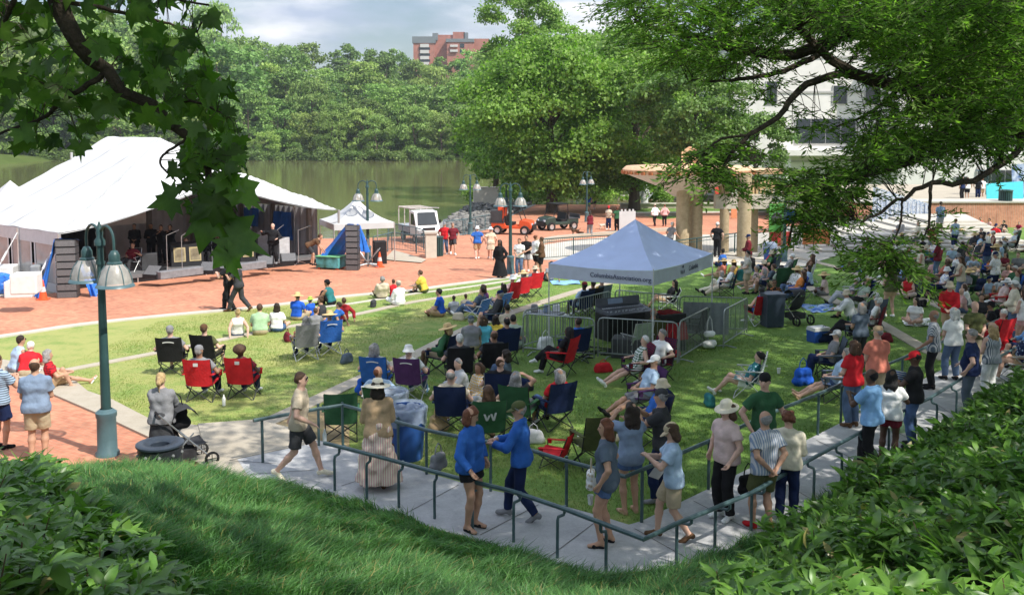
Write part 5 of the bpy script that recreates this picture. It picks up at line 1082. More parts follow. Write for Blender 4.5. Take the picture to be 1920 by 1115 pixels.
P(644, 603, 40, 'gmix', 'backr', 1.45, 't', 'short brown', None, 'hoodie darkred', 'jeans navy', 'black', 'boy in dark red hoodie', 'propped on one arm', group=SEAT)
P(622, 572, 70, 'gup', 'knees', 1.74, 'm', 'short black', 'backcap black', 'tank teal', 'pants black', 'black', 'man in black cap and green sports vest', 'hugging his knees', group=SEAT)
P(572, 672, 25, 'chair', 'rest', 1.62, 't', 'bob gray', 'visor gray', 'tee salmon plaid charcoal', 'jeans navy', 'black', 'person in red plaid and gray visor', 'near the family group', 'camplight gray', group=SEAT)
P(616, 662, 25, 'chair', 'rest', 1.66, 't', 'short gray', 'straw straw', 'tee skyblue', 'pants navy', 'black', 'man in straw hat with dark trousers', 'near the family group', 'camplight blue', group=SEAT)
P(716, 560, 20, 'gout', 'lap', 1.64, 'l', 'curly gray', None, 'long sand', 'pants black', 'brown', 'woman in cream sweater with curly gray hair', 'by the kerb', group=SEAT, bulk=1.15)
P(739, 558, 15, 'gup', 'lap', 1.30, 'm', 'short brown', None, 'tee red', 'shorts red', 'white', 'child in red', 'by the kerb', group=SEAT, kid=True)
P(750, 573, 40, 'gx', 'lap', 1.66, 'l', 'short gray', 'cap sand', 'long white', 'pants white', 'white', 'person all in white with a cap', 'by the kerb', group=SEAT)
P(796, 549, 75, 'gup', 'knees', 1.70, 'l', 'short brown', None, 'tee yellow', 'shorts olive', 'black', 'man in yellow tee', 'hunched on the kerb', group=SEAT, bulk=1.15)
P(828, 593, 80, 'gx', 'lap', 1.74, 't', 'short black', None, 'tee royal', 'shorts tan', 'brown', 'man in bright blue tee', 'cross-legged on the grass', group=SEAT)
P(852, 590, 20, 'gx', 'lap', 1.20, 'm', 'short dark', None, 'tee lightgray', 'shorts gray', 'white', 'dark-haired child in pale tee', 'next to the man in blue', group=SEAT, kid=True)
P(874, 585, 10, 'gx', 'lap', 1.15, 'm', 'short brown', None, 'tee sand', 'shorts gray', 'white', 'small brown-haired child', 'in front of the beach chairs', group=SEAT, kid=True)
P(893, 597, 58, 'low', 'rest', 1.74, 't', 'short dark', None, 'tee slate', 'jeans jeans', 'white', 'man in slate tee stretched out', 'on the sunny lawn', 'beach royal plaid skyblue', group=SEAT)
P(908, 580, 30, 'gx', 'lap', 1.64, 't', 'long brown', None, 'tank purple', 'short denim', 'white', 'woman with long brown hair', 'between the beach chairs', group=SEAT)
P(934, 584, 50, 'low', 'rest', 1.64, 'l', 'long dark', None, 'tank palepink', 'short denim', 'white', 'woman in pale pink top', 'on the sunny lawn', 'beach royal plaid skyblue', group=SEAT)
P(954, 577, 48, 'chair', 'rest', 1.64, 'l', 'short white', 'bonnet white', 'tee palepink', 'shorts pink', 'white', 'person in white sun bonnet', 'beside the lamp post', 'camp red', group=SEAT)
P(974, 566, 45, 'chair', 'rest', 1.64, 'l', 'bob gray', 'straw straw', 'tee gray floral white', 'shorts gray', 'white', 'person in wide golden straw hat', 'beside the lamp post', 'camp red', group=SEAT)
P(997, 556, 40, 'chair', 'rest', 1.66, 'l', 'short gray', 'sun beige', 'tee slate', 'shorts gray', 'white', 'person in beige sun hat', 'beside the lamp post', 'camp red', group=SEAT)
P(1030, 527, 30, 'gout', 'back', 1.66, 'm', 'short black', None, 'tee gray', 'pants charcoal', 'white', 'person in gray lying back', 'by the kerb under the lamp', group=SEAT)
# ---- walking and standing on the plaza
P(430, 582, 78, 'walk2', 'phone', 1.78, 'l', 'short brown', 'cap slate', 'tee black', 'pants black', 'black', 'man in slate cap and black clothes', 'walking past the stage', group=FARP)
P(449, 584, 82, 'walk', 'phone', 1.74, 't', 'short gray', 'cap cyan', 'tee charcoal', 'pants charcoal', 'brown', 'man in pale cyan cap and charcoal clothes', 'walking past the stage', group=FARP)
P(834, 477, 170, 'walk2', 'hips', 1.75, 't', 'short gray', 'cap gray', 'tee red', 'jeans jeans', 'white', 'man in red tee and jeans', 'by the green trash bin', group=FARP, bulk=1.1)
P(849, 477, 190, 'walk', 'down', 1.74, 't', 'short brown', None, 'tee maroon', 'shorts charcoal', 'white', 'man in dark red tee', 'beside the truck', group=FARP)
P(895, 486, 5, 'walk2', 'down', 1.70, 'l', 'short gray', 'bucket white', 'tee blue', 'shorts tan', 'white', 'person in white hat, blue tee and tan shorts', 'strolling on the plaza', group=FARP)
P(920, 486, 5, 'walk', 'down', 1.66, 'l', 'short gray', 'sun white', 'tee sand', 'skirt sand', 'white', 'woman in white hat and sand dress', 'strolling on the plaza', group=FARP, fem=True)
P(938, 522, 150, 'stand2', 'down', 1.66, 'd', 'long black', None, 'long black', 'maxi black', 'black', 'woman in long black dress', 'at the edge of the plaza', group=FARP)
P(974, 516, 160, 'stand', 'front', 1.62, 't', 'short auburn', None, 'tee white', 'jeans jeans', 'white', 'boy in white tee and jeans', 'beside the plaza lamp', group=FARP)
P(987, 508, 170, 'stand', 'front', 1.62, 't', 'short dark', None, 'tee black', 'shorts gray', 'white', 'boy in black tee', 'behind the boys in white', group=FARP)
P(1003, 513, -60, 'stand2', 'front', 1.74, 't', 'short auburn', None, 'tee white', 'shorts black', 'white', 'man in white tee and black shorts', 'in the group by the lamp', group=FARP)
P(1016, 518, 90, 'stand', 'front', 1.72, 'm', 'short brown', None, 'long brown', 'shorts black', 'black', 'person in brown jacket', 'in the group by the lamp', group=FARP)
P(1103, 398, 10, 'walk', 'down', 1.72, 'l', 'short gray', 'cap blue', 'tee royal', 'shorts gray', 'white', 'person in royal blue tee', 'walking to the trees', group=FARP)
P(1115, 392, 5, 'walk2', 'down', 1.72, 'l', 'short gray', 'cap white', 'tee lime', 'shorts charcoal', 'white', 'person in lime tee', 'walking to the trees', group=FARP)
P(1106, 444, 5, 'stand2', 'front', 1.66, 'm', 'pony dark', None, 'tank maroon', 'pants gray', 'white', 'woman in maroon top', 'with a small dog', group=FARP)
P(1141, 430, 170, 'stand', 'front', 1.68, 'm', 'bob black', 'cap red', 'tee sand', 'jeans navy', 'white', 'woman in red cap', 'with a white dog', group=FARP)
P(1157, 433, 10, 'stand', 'down', 1.72, 'm', 'pony auburn', None, 'tee green', 'pants black', 'black', 'worker in green vest and black trousers', 'on the plaza', group=FARP)
P(1228, 424, 20, 'walk2', 'down', 1.68, 'l', 'short brown', 'cap sand', 'long white', 'leggings black', 'maroon', 'woman in white top and black leggings', 'near the low terraces', group=FARP, fem=True)
P(1246, 424, 5, 'stand', 'down', 1.64, 'l', 'short auburn', None, 'hoodie pink', 'leggings black', 'maroon', 'woman in dusty pink jacket', 'near the low terraces', group=FARP, fem=True)
P(1256, 476, -60, 'lean', 'railr', 1.74, 't', 'short white', None, 'tee gray', 'pants charcoal', 'black', 'white-haired man in gray tee', 'leaning on the green railing', group=FARP)
P(1344, 482, -30, 'stand', 'down', 1.80, 'l', 'short gray', 'cap white', 'tee black', 'pants black', 'black', 'tall man in white cap and black clothes', 'at the green railing', group=FARP)
for i, (x, y, top, bt, f, d) in enumerate(((1058, 372, 'tee maroon', 'shorts khaki', 60, 'maroon tee and khaki shorts'), (1072, 374, 'tee navy', 'shorts khaki', 20, 'navy tee and khaki shorts'), (1086, 370, 'tee lightblue', 'pants sand', -40, 'light blue tee'), (1098, 366, 'tee black', 'pants lightgray', 90, 'black tee'),
        (1178, 362, 'tee gold', 'shorts charcoal', 10, 'golden yellow tee'), (1168, 358, 'tee palepink', 'shorts gray', 90, 'pale pink tee'), (1192, 358, 'tee white', 'shorts gray', -60, 'white tee'), (1150, 360, 'tee gray', 'pants gray', 40, 'gray clothes'))):
    P(x, y, f, 'stand' if i % 2 else 'stand2', 'front', 1.68, 'lt'[i % 2], ('short brown', 'bob dark')[i % 2], None, top, bt, 'white', 'distant person in '+d, 'at the far tree shade', group=FARP)
P(1204, 384, 160, 'chair', 'lap', 1.66, 't', 'bob brown', None, 'tank brown', 'shorts tan', 'white', 'distant person in brown top', 'perched on the low terrace', group=FARP, rise=.0)
P(1216, 383, 190, 'chair', 'lap', 1.66, 'm', 'short black', None, 'tee black', 'shorts tan', 'white', 'distant person in black tee', 'perched on the low terrace', group=FARP)
# ---- lawn, middle
P(884, 656, 8, 'gx', 'lap', 1.74, 't', 'short gray', 'cap slate', 'tee gray', 'shorts khaki', 'white', 'broad man in gray tee', 'on the concrete strip', group=SEAT, bulk=1.15)
P(908, 652, 15, 'gx', 'lap', 1.66, 't', 'bob brown', None, 'tee cyan', 'short denim', 'white', 'person in cyan tee', 'on the concrete strip', group=SEAT)
P(930, 648, 8, 'gx', 'lap', 1.62, 'm', 'bob dark', None, 'tee yellow', 'short denim', 'white', 'woman in yellow tee', 'on the concrete strip', group=SEAT)
P(946, 680, 20, 'chair', 'rest', 1.70, 't', 'short black', None, 'tee navy', 'shorts navy', 'black', 'dark-haired person in navy with white stripe', 'near the barricade', 'camp navy', group=SEAT)
P(963, 655, 5, 'gx', 'lap', 1.78, 't', 'short black', None, 'tee sage', 'shorts gray', 'white', 'large man in sage green tee', 'near the barricade', group=SEAT, bulk=1.2)
P(952, 628, 8, 'gx', 'lap', 1.70, 't', 'short black', None, 'tee sand', 'shorts gray', 'white', 'dark-haired man in sand tee', 'just past the strip', group=SEAT)
P(860, 722, 12, 'chair', 'rest', 1.74, 'l', 'short white', None, 'tee charcoal', 'shorts charcoal', 'black', 'white-haired man in charcoal', 'on the shaded lawn', 'camp black', group=SEAT, bulk=1.1)
P(924, 712, 12, 'chair', 'rest', 1.72, 'm', 'bald brown', None, 'tee charcoal', 'shorts charcoal', 'black', 'balding man in charcoal', 'on the shaded lawn', 'camp black', group=SEAT)
P(708, 742, -8, 'chair', 'rest', 1.70, 'l', 'bob gray', None, 'tee lightgray', 'shorts khaki', 'white', 'gray-haired person at the strip', 'facing the stage', 'camp blue', group=SEAT)
P(772, 745, -12, 'chair', 'rest', 1.68, 'l', 'short white', 'bucket white', 'tee white', 'jeans denim', 'white', 'person in white bucket hat', 'facing the stage', 'camplight purple', group=SEAT)
P(716, 776, -8, 'low', 'rest', 1.72, 't', 'bald auburn', None, 'tee lightblue', 'shorts khaki', 'white', 'bald man in pale blue tee', 'reclining low', 'beach green', group=SEAT)
P(848, 806, -4, 'chair', 'rest', 1.74, 'l', 'bald gray', None, 'tee sand', 'shorts khaki', 'white', 'bald man in sand tee', 'behind the blue bins', 'camp navy', group=SEAT)
P(940, 778, -6, 'chair', 'rest', 1.76, 'l', 'bald brown', None, 'tee black', 'shorts charcoal', 'black', 'bald man in black tee', 'in the middle of the lawn', 'camplight navy', group=SEAT, bulk=1.1)
P(914, 838, 8, 'chair', 'hold', 1.68, 't', 'long brown', None, 'tee beige', 'short denim', 'brown', 'woman with long brown hair in beige', 'behind the inner railing', 'camp green', group=SEAT, bulk=1.1)
P(974, 806, -20, 'chair', 'head', 1.66, 't', 'bob gray', None, 'tee charcoal', 'shorts gray', 'white', 'gray-haired woman in charcoal raising a hand', 'on the lawn', 'camp green', group=SEAT)
P(1038, 800, 30, 'chair', 'lap', 1.68, 't', 'bob gray', None, 'tee red', 'jeans denim', 'black', 'gray-haired woman in red tee', 'turned to the stage', 'camp navy', group=SEAT, bulk=1.1)
P(1052, 702, 62, 'chairx', 'lap', 1.68, 'd', 'long black', None, 'dress black', 'pants black', 'white', 'woman in black dress with crossed legs', 'outside the barricade', 'camp red', group=SEAT)
P(1076, 680, 30, 'chair', 'lap', 1.68, 'm', 'short dark', None, 'hoodie blue', 'pants navy', 'black', 'person in blue hooded top', 'outside the barricade', 'camp navy', group=SEAT)
P(1192, 722, 100, 'chairout', 'rest', 1.64, 'l', 'short white', None, 'tank green plaid white', 'short green plaid', 'white', 'white-haired woman in green checked dress', 'on the shaded lawn', 'camp navy plaid darkred', group=SEAT, fem=True)
P(1232, 712, 135, 'chair', 'rest', 1.66, 'l', 'short gray', None, 'tee white', 'shorts gray', 'white', 'smiling gray-haired woman in white tee', 'in front of the barricade', 'camp maroon plaid navy', group=SEAT, fem=True, head=(-30, 0))
P(1208, 778, 105, 'chairout', 'lap', 1.74, 't', 'short gray', 'cap white', 'tee lightblue', 'shorts gray', 'black', 'man in white cap with long outstretched legs', 'on the lawn', 'camp purple', group=SEAT)
P(1218, 832, 95, 'chairout', 'lap', 1.70, 't', 'short gray', 'bucket sand', 'tee blue', 'pants sand', 'black', 'man in sand bucket hat and blue tee', 'by the lawn corner', 'camp navy', group=SEAT)
P(1402, 742, 72, 'low', 'lap', 1.66, 'l', 'pony black', None, 'tee lightblue floral teal', 'short white', 'white', 'woman with black ponytail and bare knees', 'on the shaded lawn', 'lawn teal plaid white', group=SEAT)
P(1566, 752, 78, 'chairout', 'lap', 1.66, 'l', 'bob gray', None, 'tee lightblue', 'short denim', 'sandal tan', 'woman in pale blue tee with stretched bare legs', 'by the inner railing', 'camp slate', group=SEAT, bulk=1.12)
P(1552, 708, 80, 'chair', 'lap', 1.62, 'l', 'short gray', 'cap lightgray', 'tee gray', 'pants navy', 'black', 'gray-haired person with navy trousers', 'holding a phone by the dark chair', 'camp slate', group=SEAT)
P(1602, 646, 72, 'chairx', 'lap', 1.74, 't', 'short gray', None, 'tee bluegray plaid sage', 'pants black', 'black', 'gray-haired man in plaid with crossed black-trousered legs', 'beside the cooler', 'camp slate', group=SEAT)
P(1632, 632, 60, 'chair', 'lap', 1.66, 'l', 'curly white', None, 'tee white', 'pants gray', 'black', 'white curly-haired person in white', 'behind the man in plaid', 'camp maroon', group=SEAT)
P(1612, 690, 15, 'stand', 'front', 1.62, 't', 'bob gray', None, 'tee slate', 'pants charcoal', 'black', 'gray-haired woman in slate', 'half hidden behind the woman in red', group=AUD)
# ---- in and around the mixing tent
P(1218, 662, 20, 'chair', 'lap', 1.76, 't', 'bald gray', None, 'tee olive', 'shorts olive', 'black', 'sound technician in olive shirt', 'behind the console', 'camp olive', group=SEAT)
P(1088, 596, 40, 'chair', 'lap', 1.70, 'd', 'short black', 'cap maroon', 'tee lightblue', 'shorts navy', 'white', 'man in maroon cap', 'behind the dark fence', 'camp navy', group=SEAT)
P(1106, 590, 30, 'chair', 'lap', 1.66, 'm', 'short dark', None, 'tee white', 'shorts navy', 'white', 'dark-haired person in white tee', 'behind the dark fence', 'camp black', group=SEAT)
P(1122, 584, 35, 'chair', 'lap', 1.66, 't', 'short brown', 'cap gold', 'tee gold', 'shorts tan', 'white', 'person in gold cap and tee', 'behind the dark fence', 'camp slate', group=SEAT)
P(1252, 578, 85, 'low', 'lap', 1.66, 't', 'long black', None, 'tee black', 'shorts tan', 'brown', 'long-haired person in black', 'in the tent shade', 'beach black', group=SEAT)
# ---- right of the tent
P(1357, 502, 40, 'gx', 'lap', 1.68, 'm', 'bun black', None, 'tee blue', 'shorts navy', 'white', 'person in blue tee with a bun', 'near the white pavement', group=SEAT)
P(1355, 522, 55, 'gmix', 'lap', 1.64, 't', 'bob brown', 'straw straw green', 'tee salmon', 'shorts tan', 'white', 'person in green-banded straw hat', 'behind the tent corner', group=SEAT)
P(1377, 526, 20, 'gx', 'lap', 1.66, 't', 'long brown', 'straw straw', 'tee gold', 'shorts olive', 'white', 'woman in straw hat and golden top', 'behind the tent corner', group=SEAT)
P(1362, 556, 75, 'chairout', 'lap', 1.70, 'l', 'bald gray', None, 'tee white', 'pants sand', 'black', 'balding man in white with pale trousers', 'behind the tent', 'camp navy', group=SEAT)
P(1350, 548, 78, 'gmix', 'lap', 1.62, 'l', 'bob gray', None, 'tee white', 'pants cream', 'black', 'woman all in white', 'stretched out behind the tent', group=SEAT)
P(1416, 538, 72, 'gmix', 'lap', 1.66, 't', 'short gray', None, 'tee palepink plaid charcoal', 'shorts tan', 'gray', 'gray-haired man in plaid shirt', 'on the right strip', group=SEAT)
P(1430, 545, 70, 'gmix', 'lap', 1.64, 'l', 'bob gray', None, 'tee gray', 'shorts lightgray', 'white', 'gray-haired woman in gray', 'on the right strip', group=SEAT)
P(1440, 552, 60, 'chair', 'lap', 1.68, 't', 'short brown', None, 'tee slate', 'shorts navy', 'black', 'brown-haired man in slate', 'on the right strip', 'camp slate', group=SEAT)
P(1458, 556, 20, 'chair', 'lap', 1.70, 'l', 'short gray', 'cap charcoal', 'tee sage', 'shorts tan', 'white', 'person in charcoal cap', 'in the tall green chair', 'high green', group=SEAT)
P(1512, 528, 75, 'chairout', 'lap', 1.70, 'm', 'long brown', None, 'tank brown', 'short tan', 'white', 'brown-clad woman with long bare legs', 'beside the right strip', 'lawn white', group=SEAT)
P(1420, 608, 20, 'chair', 'rest', 1.66, 'l', 'short black', None, 'tank royal', 'shorts black', 'white', 'woman in blue sleeveless top', 'beside the dark bin', 'camplight red', group=SEAT, fem=True, bulk=1.1)
P(1450, 570, 175, 'gx', 'lap', 1.70, 'm', 'short dark', None, 'tee orange floral black', 'shorts tan', 'black', 'man in orange and black shirt', 'behind the dark bin', group=SEAT, glasses=True)
P(1592, 572, 75, 'low', 'lap', 1.66, 'l', 'short white', None, 'tee palepink floral gray', 'pants lightgray', 'black', 'white-haired woman in floral top', 'at the blue blanket', 'lawn navy', group=SEAT, fem=True)
P(1614, 576, 110, 'low', 'lap', 1.66, 'l', 'bob blonde', None, 'tee sage', 'pants charcoal', 'black', 'blonde woman in sunglasses and sage top', 'at the blue blanket', 'lawn navy', group=SEAT, glasses=True)
P(1616, 548, 120, 'gx', 'lap', 1.2, 'l', 'short blonde', None, 'tee palepink', 'short pink', 'white', 'fair-haired child in pink', 'beyond the blue blanket', group=SEAT, kid=True)
P(1606, 508, 75, 'gmix', 'lap', 1.74, 'd', 'short black', None, 'tee gray plaid lightgray', 'shorts charcoal', 'black', 'dark-skinned man in gray plaid', 'on a blue cloth', group=SEAT)
P(1632, 473, 70, 'gup', 'knees', 1.68, 't', 'short dark', None, 'tee black', 'pants black', 'white', 'person in black with white bag', 'on the lowest step', group=SEAT)
P(1668, 594, 10, 'stand2', 'front', 1.72, 'l', 'long brown', None, 'tank olive', 'short tan', 'white', 'bare-legged woman in olive top', 'behind the hanging twig', group=AUD)
P(1762, 436, 5, 'stand2', 'front', 1.76, 'l', 'short brown', None, 'tee blue floral lightblue', 'shorts lightgray', 'brown', 'man in blue tie-dyed shirt', 'climbing the steps', group=AUD, rise=.9)
P(1790, 468, 15, 'stand', 'front', 1.74, 't', 'short auburn', None, 'tee slate floral lightblue', 'pants navy', 'black', 'man in blue floral shirt', 'standing among the crowd', group=AUD)
R_CROWD = [
 (1711, 467, 75, 'gout', 't', 'long brown', None, 'tee charcoal', 'pants olive', 'woman with brown hair in charcoal', 'at the foot of the steps'),
 (1732, 474, 40, 'gx', 'm', 'short black', None, 'tee black', 'pants black', 'person all in black', 'at the foot of the steps'),
 (1752, 481, 100, 'gx', 't', 'bob dark', None, 'tee pink floral white', 'pants gray', 'woman in pink patterned top', 'at the foot of the steps'),
 (1705, 489, 120, 'gx', 't', 'short brown', None, 'tee red', 'shorts tan', 'child in red tee', 'by the hanging leaves'),
 (1728, 512, 70, 'gup', 'l', 'short white', None, 'tee lightgreen', 'pants navy', 'white-haired man in pale green', 'leaning on his knees'),
 (1784, 492, 165, 'gx', 'l', 'short gray', 'cap lightgray', 'tee lightblue', 'shorts lightgray', 'person in gray cap and pale blue', 'facing the camera'),
 (1796, 512, 150, 'gmix', 'l', 'bob brown', 'bucket gray', 'tee white', 'pants lightgray', 'woman in white and gray hat', 'leaning sideways'),
 (1822, 513, 170, 'gup', 't', 'short dark', None, 'tee lightblue', 'pants gray', 'dark-haired man in light blue tee', 'facing the camera'),
 (1826, 530, 170, 'gx', 'l', 'short brown', 'straw tan', 'tee gray', 'shorts gray', 'child in tan hat', 'in front of the man in light blue'),
 (1806, 486, 10, 'gx', 't', 'short black', None, 'tee charcoal', 'pants black', 'black-haired person in charcoal', 'seen from behind'),
 (1883, 508, 120, 'gmix', 't', 'long dark', None, 'tee maroon', 'pants sand', 'woman with long dark hair in maroon', 'on the upper right grass'),
 (1908, 508, 150, 'gx', 'l', 'short brown', None, 'polo gray', 'shorts gray', 'man in gray polo', 'on the upper right grass'),
 (1891, 535, 130, 'gx', 't', 'bob dark', None, 'tee pink', 'shorts gray', 'woman in pink top', 'on the upper right grass'),
 (1702, 558, 150, 'gx', 'l', 'bob auburn', None, 'tank red', 'pants palepink', 'red-haired woman in red top', 'cross-legged on the grass'),
 (1726, 558, 20, 'gx', 'm', 'short black', None, 'tee slate', 'jeans navy', 'black-haired woman in slate tee', 'beside the woman in red'),
 (1717, 608, 140, 'gx', 'l', 'long black', None, 'dress white', 'short white', 'girl with black hair and a white flower', 'on a white cloth'),
 (1812, 432, 110, 'gup', 't', 'bun brown', None, 'tank tan', 'short tan', 'tanned woman hugging her knees', 'at the top of the lawn'),
 (1838, 430, 150, 'gx', 't', 'short brown', None, 'tank red', 'shorts brown', 'person in red sleeveless top', 'at the top of the lawn'),
 (1856, 433, 110, 'gx', 't', 'short brown', None, 'tank pink', 'shorts red', 'sunburnt man in pink', 'at the top of the lawn'),
 (1885, 437, 110, 'gup', 'l', 'short dark', None, 'tee black', 'shorts sand', 'man in black tee', 'at the top of the lawn'),
 (1911, 434, 120, 'gx', 'l', 'short brown', None, 'tee navy plaid red', 'shorts gray', 'child in navy checks', 'at the top of the lawn'),
 (1838, 600, 160, 'gx', 't', 'short dark', None, 'tee charcoal', 'shorts gray', 'dark-haired person in charcoal', 'behind the bald man'),
 (1700, 532, 60, 'gx', 't', 'bob brown', None, 'tee brown', 'short tan', 'brown-haired person in brown', 'behind the twig'),
 (1742, 556, 60, 'gx', 'l', 'bob blonde', None, 'tee sand', 'short tan', 'fair-haired woman in sand', 'beside the navy camp chair'),
 (1690, 440, 20, 'gx', 't', 'short brown', None, 'tee gray', 'shorts gray', 'person in gray', 'sitting on the middle steps'),
]
for i, (x, y, f, po, sk, hr, ht, tp, bt, d, w_) in enumerate(R_CROWD): P(x, y, f, po, ('lap', 'knees', 'lap')[i % 3], 1.3 if 'child' in d else 1.62+.03*(i % 5), sk, hr, ht, tp, bt, ('white', 'black', 'brown')[i % 3], d, w_, group=SEAT, head=((i*37) % 50-25, -4), rise=.6 if y == 440 else 0)
P(1898, 470, 75, 'chairout', 'lap', 1.68, 'l', 'short gray', None, 'tee lightblue', 'shorts navy', 'white', 'gray-haired man in pale blue', 'at the upper right', 'high green', group=SEAT)
P(1832, 466, 80, 'chair', 'lap', 1.70, 'l', 'short gray', None, 'tee black', 'shorts black', 'black', 'gray-haired man in black tee', 'reaching from a chair', 'camp black', group=SEAT)
P(1850, 514, 15, 'stand', 'front', 1.66, 'l', 'bob white', None, 'tank navy', 'jeans jeans', 'brown', 'white-haired woman in navy vest and jeans', 'standing among the crowd', group=AUD)
P(1764, 560, 85, 'chair', 'lap', 1.66, 'l', 'short white', 'bucket white', 'tee royal floral white', 'capri navy', 'black', 'woman in white hat and blue print top', 'reading on the grass', 'camp navy', group=SEAT, fem=True)
P(1874, 586, 80, 'chairout', 'lap', 1.66, 'l', 'bob gray', 'straw lightgray', 'tee palepink', 'pants white', 'brown', 'woman in floppy gray hat and white trousers', 'on the right lawn', 'camp red', group=SEAT)
P(1896, 566, 70, 'chair', 'lap', 1.66, 't', 'short auburn', None, 'tee sage', 'shorts gray', 'white', 'red-haired person in sage', 'on the right lawn', 'camp blue', group=SEAT)
P(1897, 616, 40, 'chair', 'lap', 1.70, 'l', 'short dark', 'sun black', 'tee white', 'pants black', 'black', 'man in black hat and white tee', 'on the right lawn', 'camp maroon', group=SEAT)
P(1862, 622, 60, 'gx', 'lap', 1.72, 'm', 'short black', 'cap black', 'tee black', 'pants black', 'black', 'man in black cap and tee', 'on the right lawn', group=SEAT)
P(1866, 660, 30, 'chair', 'lap', 1.66, 'l', 'short white', None, 'tee red', 'shorts red', 'white', 'white-haired person in red', 'near the outer end of the walkway', 'camp red', group=SEAT)
P(1917, 655, 25, 'stand', 'front', 1.62, 'l', 'long brown', None, 'tank white', 'short pink', 'white', 'long-haired woman in white top', 'at the right edge', group=AUD)
P(1908, 712, 85, 'chairx', 'lap', 1.66, 'l', 'short brown', None, 'tee lightblue floral navy', 'short tan', 'white', 'person in blue patterned blouse with crossed bare legs', 'at the walkway end', 'fold white', group=SEAT)
for i, (x, tp, hr, bt, d) in enumerate(((1804, 'tee navy', 'short dark', 'pants black', 'navy tee'), (1813, 'tee white', 'bob brown', 'shorts black', 'white tee and black shorts'), (1833, 'tee black', 'short brown', 'pants navy', 'black tee'), (1841, 'tee white', 'short auburn', 'shorts tan', 'white tee and tan shorts'))):
    P(x, 0, (20, -15, 160, 5)[i], 'stand', 'down', 1.74, 't', hr, None, tp, bt, 'white', 'person in '+d, 'on the brick terrace above', group=FARP, pos=at(x, 374, 74+.6*i))

# ---- the rest of the dense crowd at the right, each one different
rc = np.random.default_rng(2024); _seen = []
_tops = ['navy', 'white', 'red', 'teal', 'olive', 'lightblue', 'maroon', 'gray', 'pink', 'black', 'skyblue', 'sage', 'salmon', 'purple', 'cream', 'royal', 'gold', 'lightgray', 'green', 'slate', 'charcoal', 'palepink', 'sand', 'orange']
_cn = dict(lightblue='light blue', skyblue='sky blue', lightgray='light gray', palepink='pale pink', royal='bright blue')
_hair = [('short gray', 'gray-haired'), ('short brown', 'brown-haired'), ('bob dark', 'dark bobbed'), ('long brown', 'long-haired'), ('short white', 'white-haired'), ('bob blonde', 'blonde'), ('short black', 'black-haired'), ('bald gray', 'balding')]
_hat = [(None, ''), (None, ''), ('bucket sand', ' and sand hat'), ('cap navy', ' and navy cap'), ('straw straw', ' and straw hat'), (None, ''), ('cap white', ' and white cap')]
_zones = [([(1640, 472), (1800, 448), (1990, 440), (1990, 640), (1850, 620), (1760, 560), (1660, 540)], 66, lambda x, y: 'below the steps' if y < 470 else 'on the upper lawn' if y < 500 else 'near the far strip' if y < 540 else 'in the thick of the crowd' if y < 585 else 'behind the walkway crowd'),
          ([(1345, 492), (1450, 500), (1560, 540), (1640, 590), (1640, 640), (1560, 600), (1470, 560), (1400, 560)], 16, lambda x, y: 'beyond the canopy' if x < 1470 else 'between the two right strips'),
          ([(1850, 650), (1990, 600), (1990, 680), (1900, 690)], 6, lambda x, y: 'past the walkway end'),
          ([(840, 640), (980, 600), (1000, 700), (900, 760), (820, 720)], 5, lambda x, y: 'left of the barricades')]
_used = [np.array(o.location[:2]) for o in SC.objects if o.get('category') == 'person']
k = 0
for _region, _cnt, _wf in _zones:
  k1 = k+_cnt; tries = 0; _x = [p_[0] for p_ in _region]; _y = [p_[1] for p_ in _region]
  while k < k1 and tries < 6000:
    tries += 1; px, py = rc.uniform(min(_x), max(_x)), rc.uniform(min(_y), max(_y))
    if not in_poly(np.array([px]), np.array([py]), _region)[0]: continue
    p = gp(px, py)[:2]
    if min(np.hypot(*(p-q)) for q in _used) < .62: continue
    _used.append(p); tp_ = _tops[k % 24]; h_ = _hair[(k*5+k//8) % 8]; ht = _hat[(k*3) % 7] if h_[1] not in ('long-haired',) else (None, ''); po = ('gx', 'gup', 'chair', 'gmix', 'chair', 'gx', 'stand', 'chairout')[k % 8]
    wh = _wf(px, py)
    d = f"{h_[1]} person in {_cn.get(tp_, tp_)} {('tee', 'top', 'shirt', 'pullover')[k//24]}{ht[1]}"
    pd = {'gx': 'cross-legged', 'gup': 'with raised knees', 'chair': 'seated', 'gmix': 'with one leg stretched', 'stand': 'standing', 'chairout': 'with legs stretched'}[po]
    P(px, py, 75+rc.normal(0, 28), po, ('lap', 'knees', 'rest', 'lap', 'lap', 'lap', 'front', 'lap')[k % 8], rc.uniform(1.6, 1.76), 'ltltmld'[k % 7], h_[0], ht[0], ('tee ', 'tank ', 'polo ', 'long ')[k//24]+tp_+(' floral white' if k % 9 == 4 else (' plaid lightgray' if k % 9 == 7 else '')), ('shorts khaki', 'jeans jeans', 'shorts navy', 'capri lightgray', 'shorts gray')[k % 5], ('white', 'black', 'brown')[k % 3], d, ' '.join((pd+' '+wh).split()[:16-len(d.split())]), (('camp navy', 'camp green', 'camp slate', 'camp maroon', 'camp black', 'camp royal')[k % 6] if po in ('chair', 'chairout') else None), group=SEAT, head=(rc.uniform(-30, 30), rc.uniform(-12, 4)), bulk=rc.uniform(.95, 1.2))
    k += 1
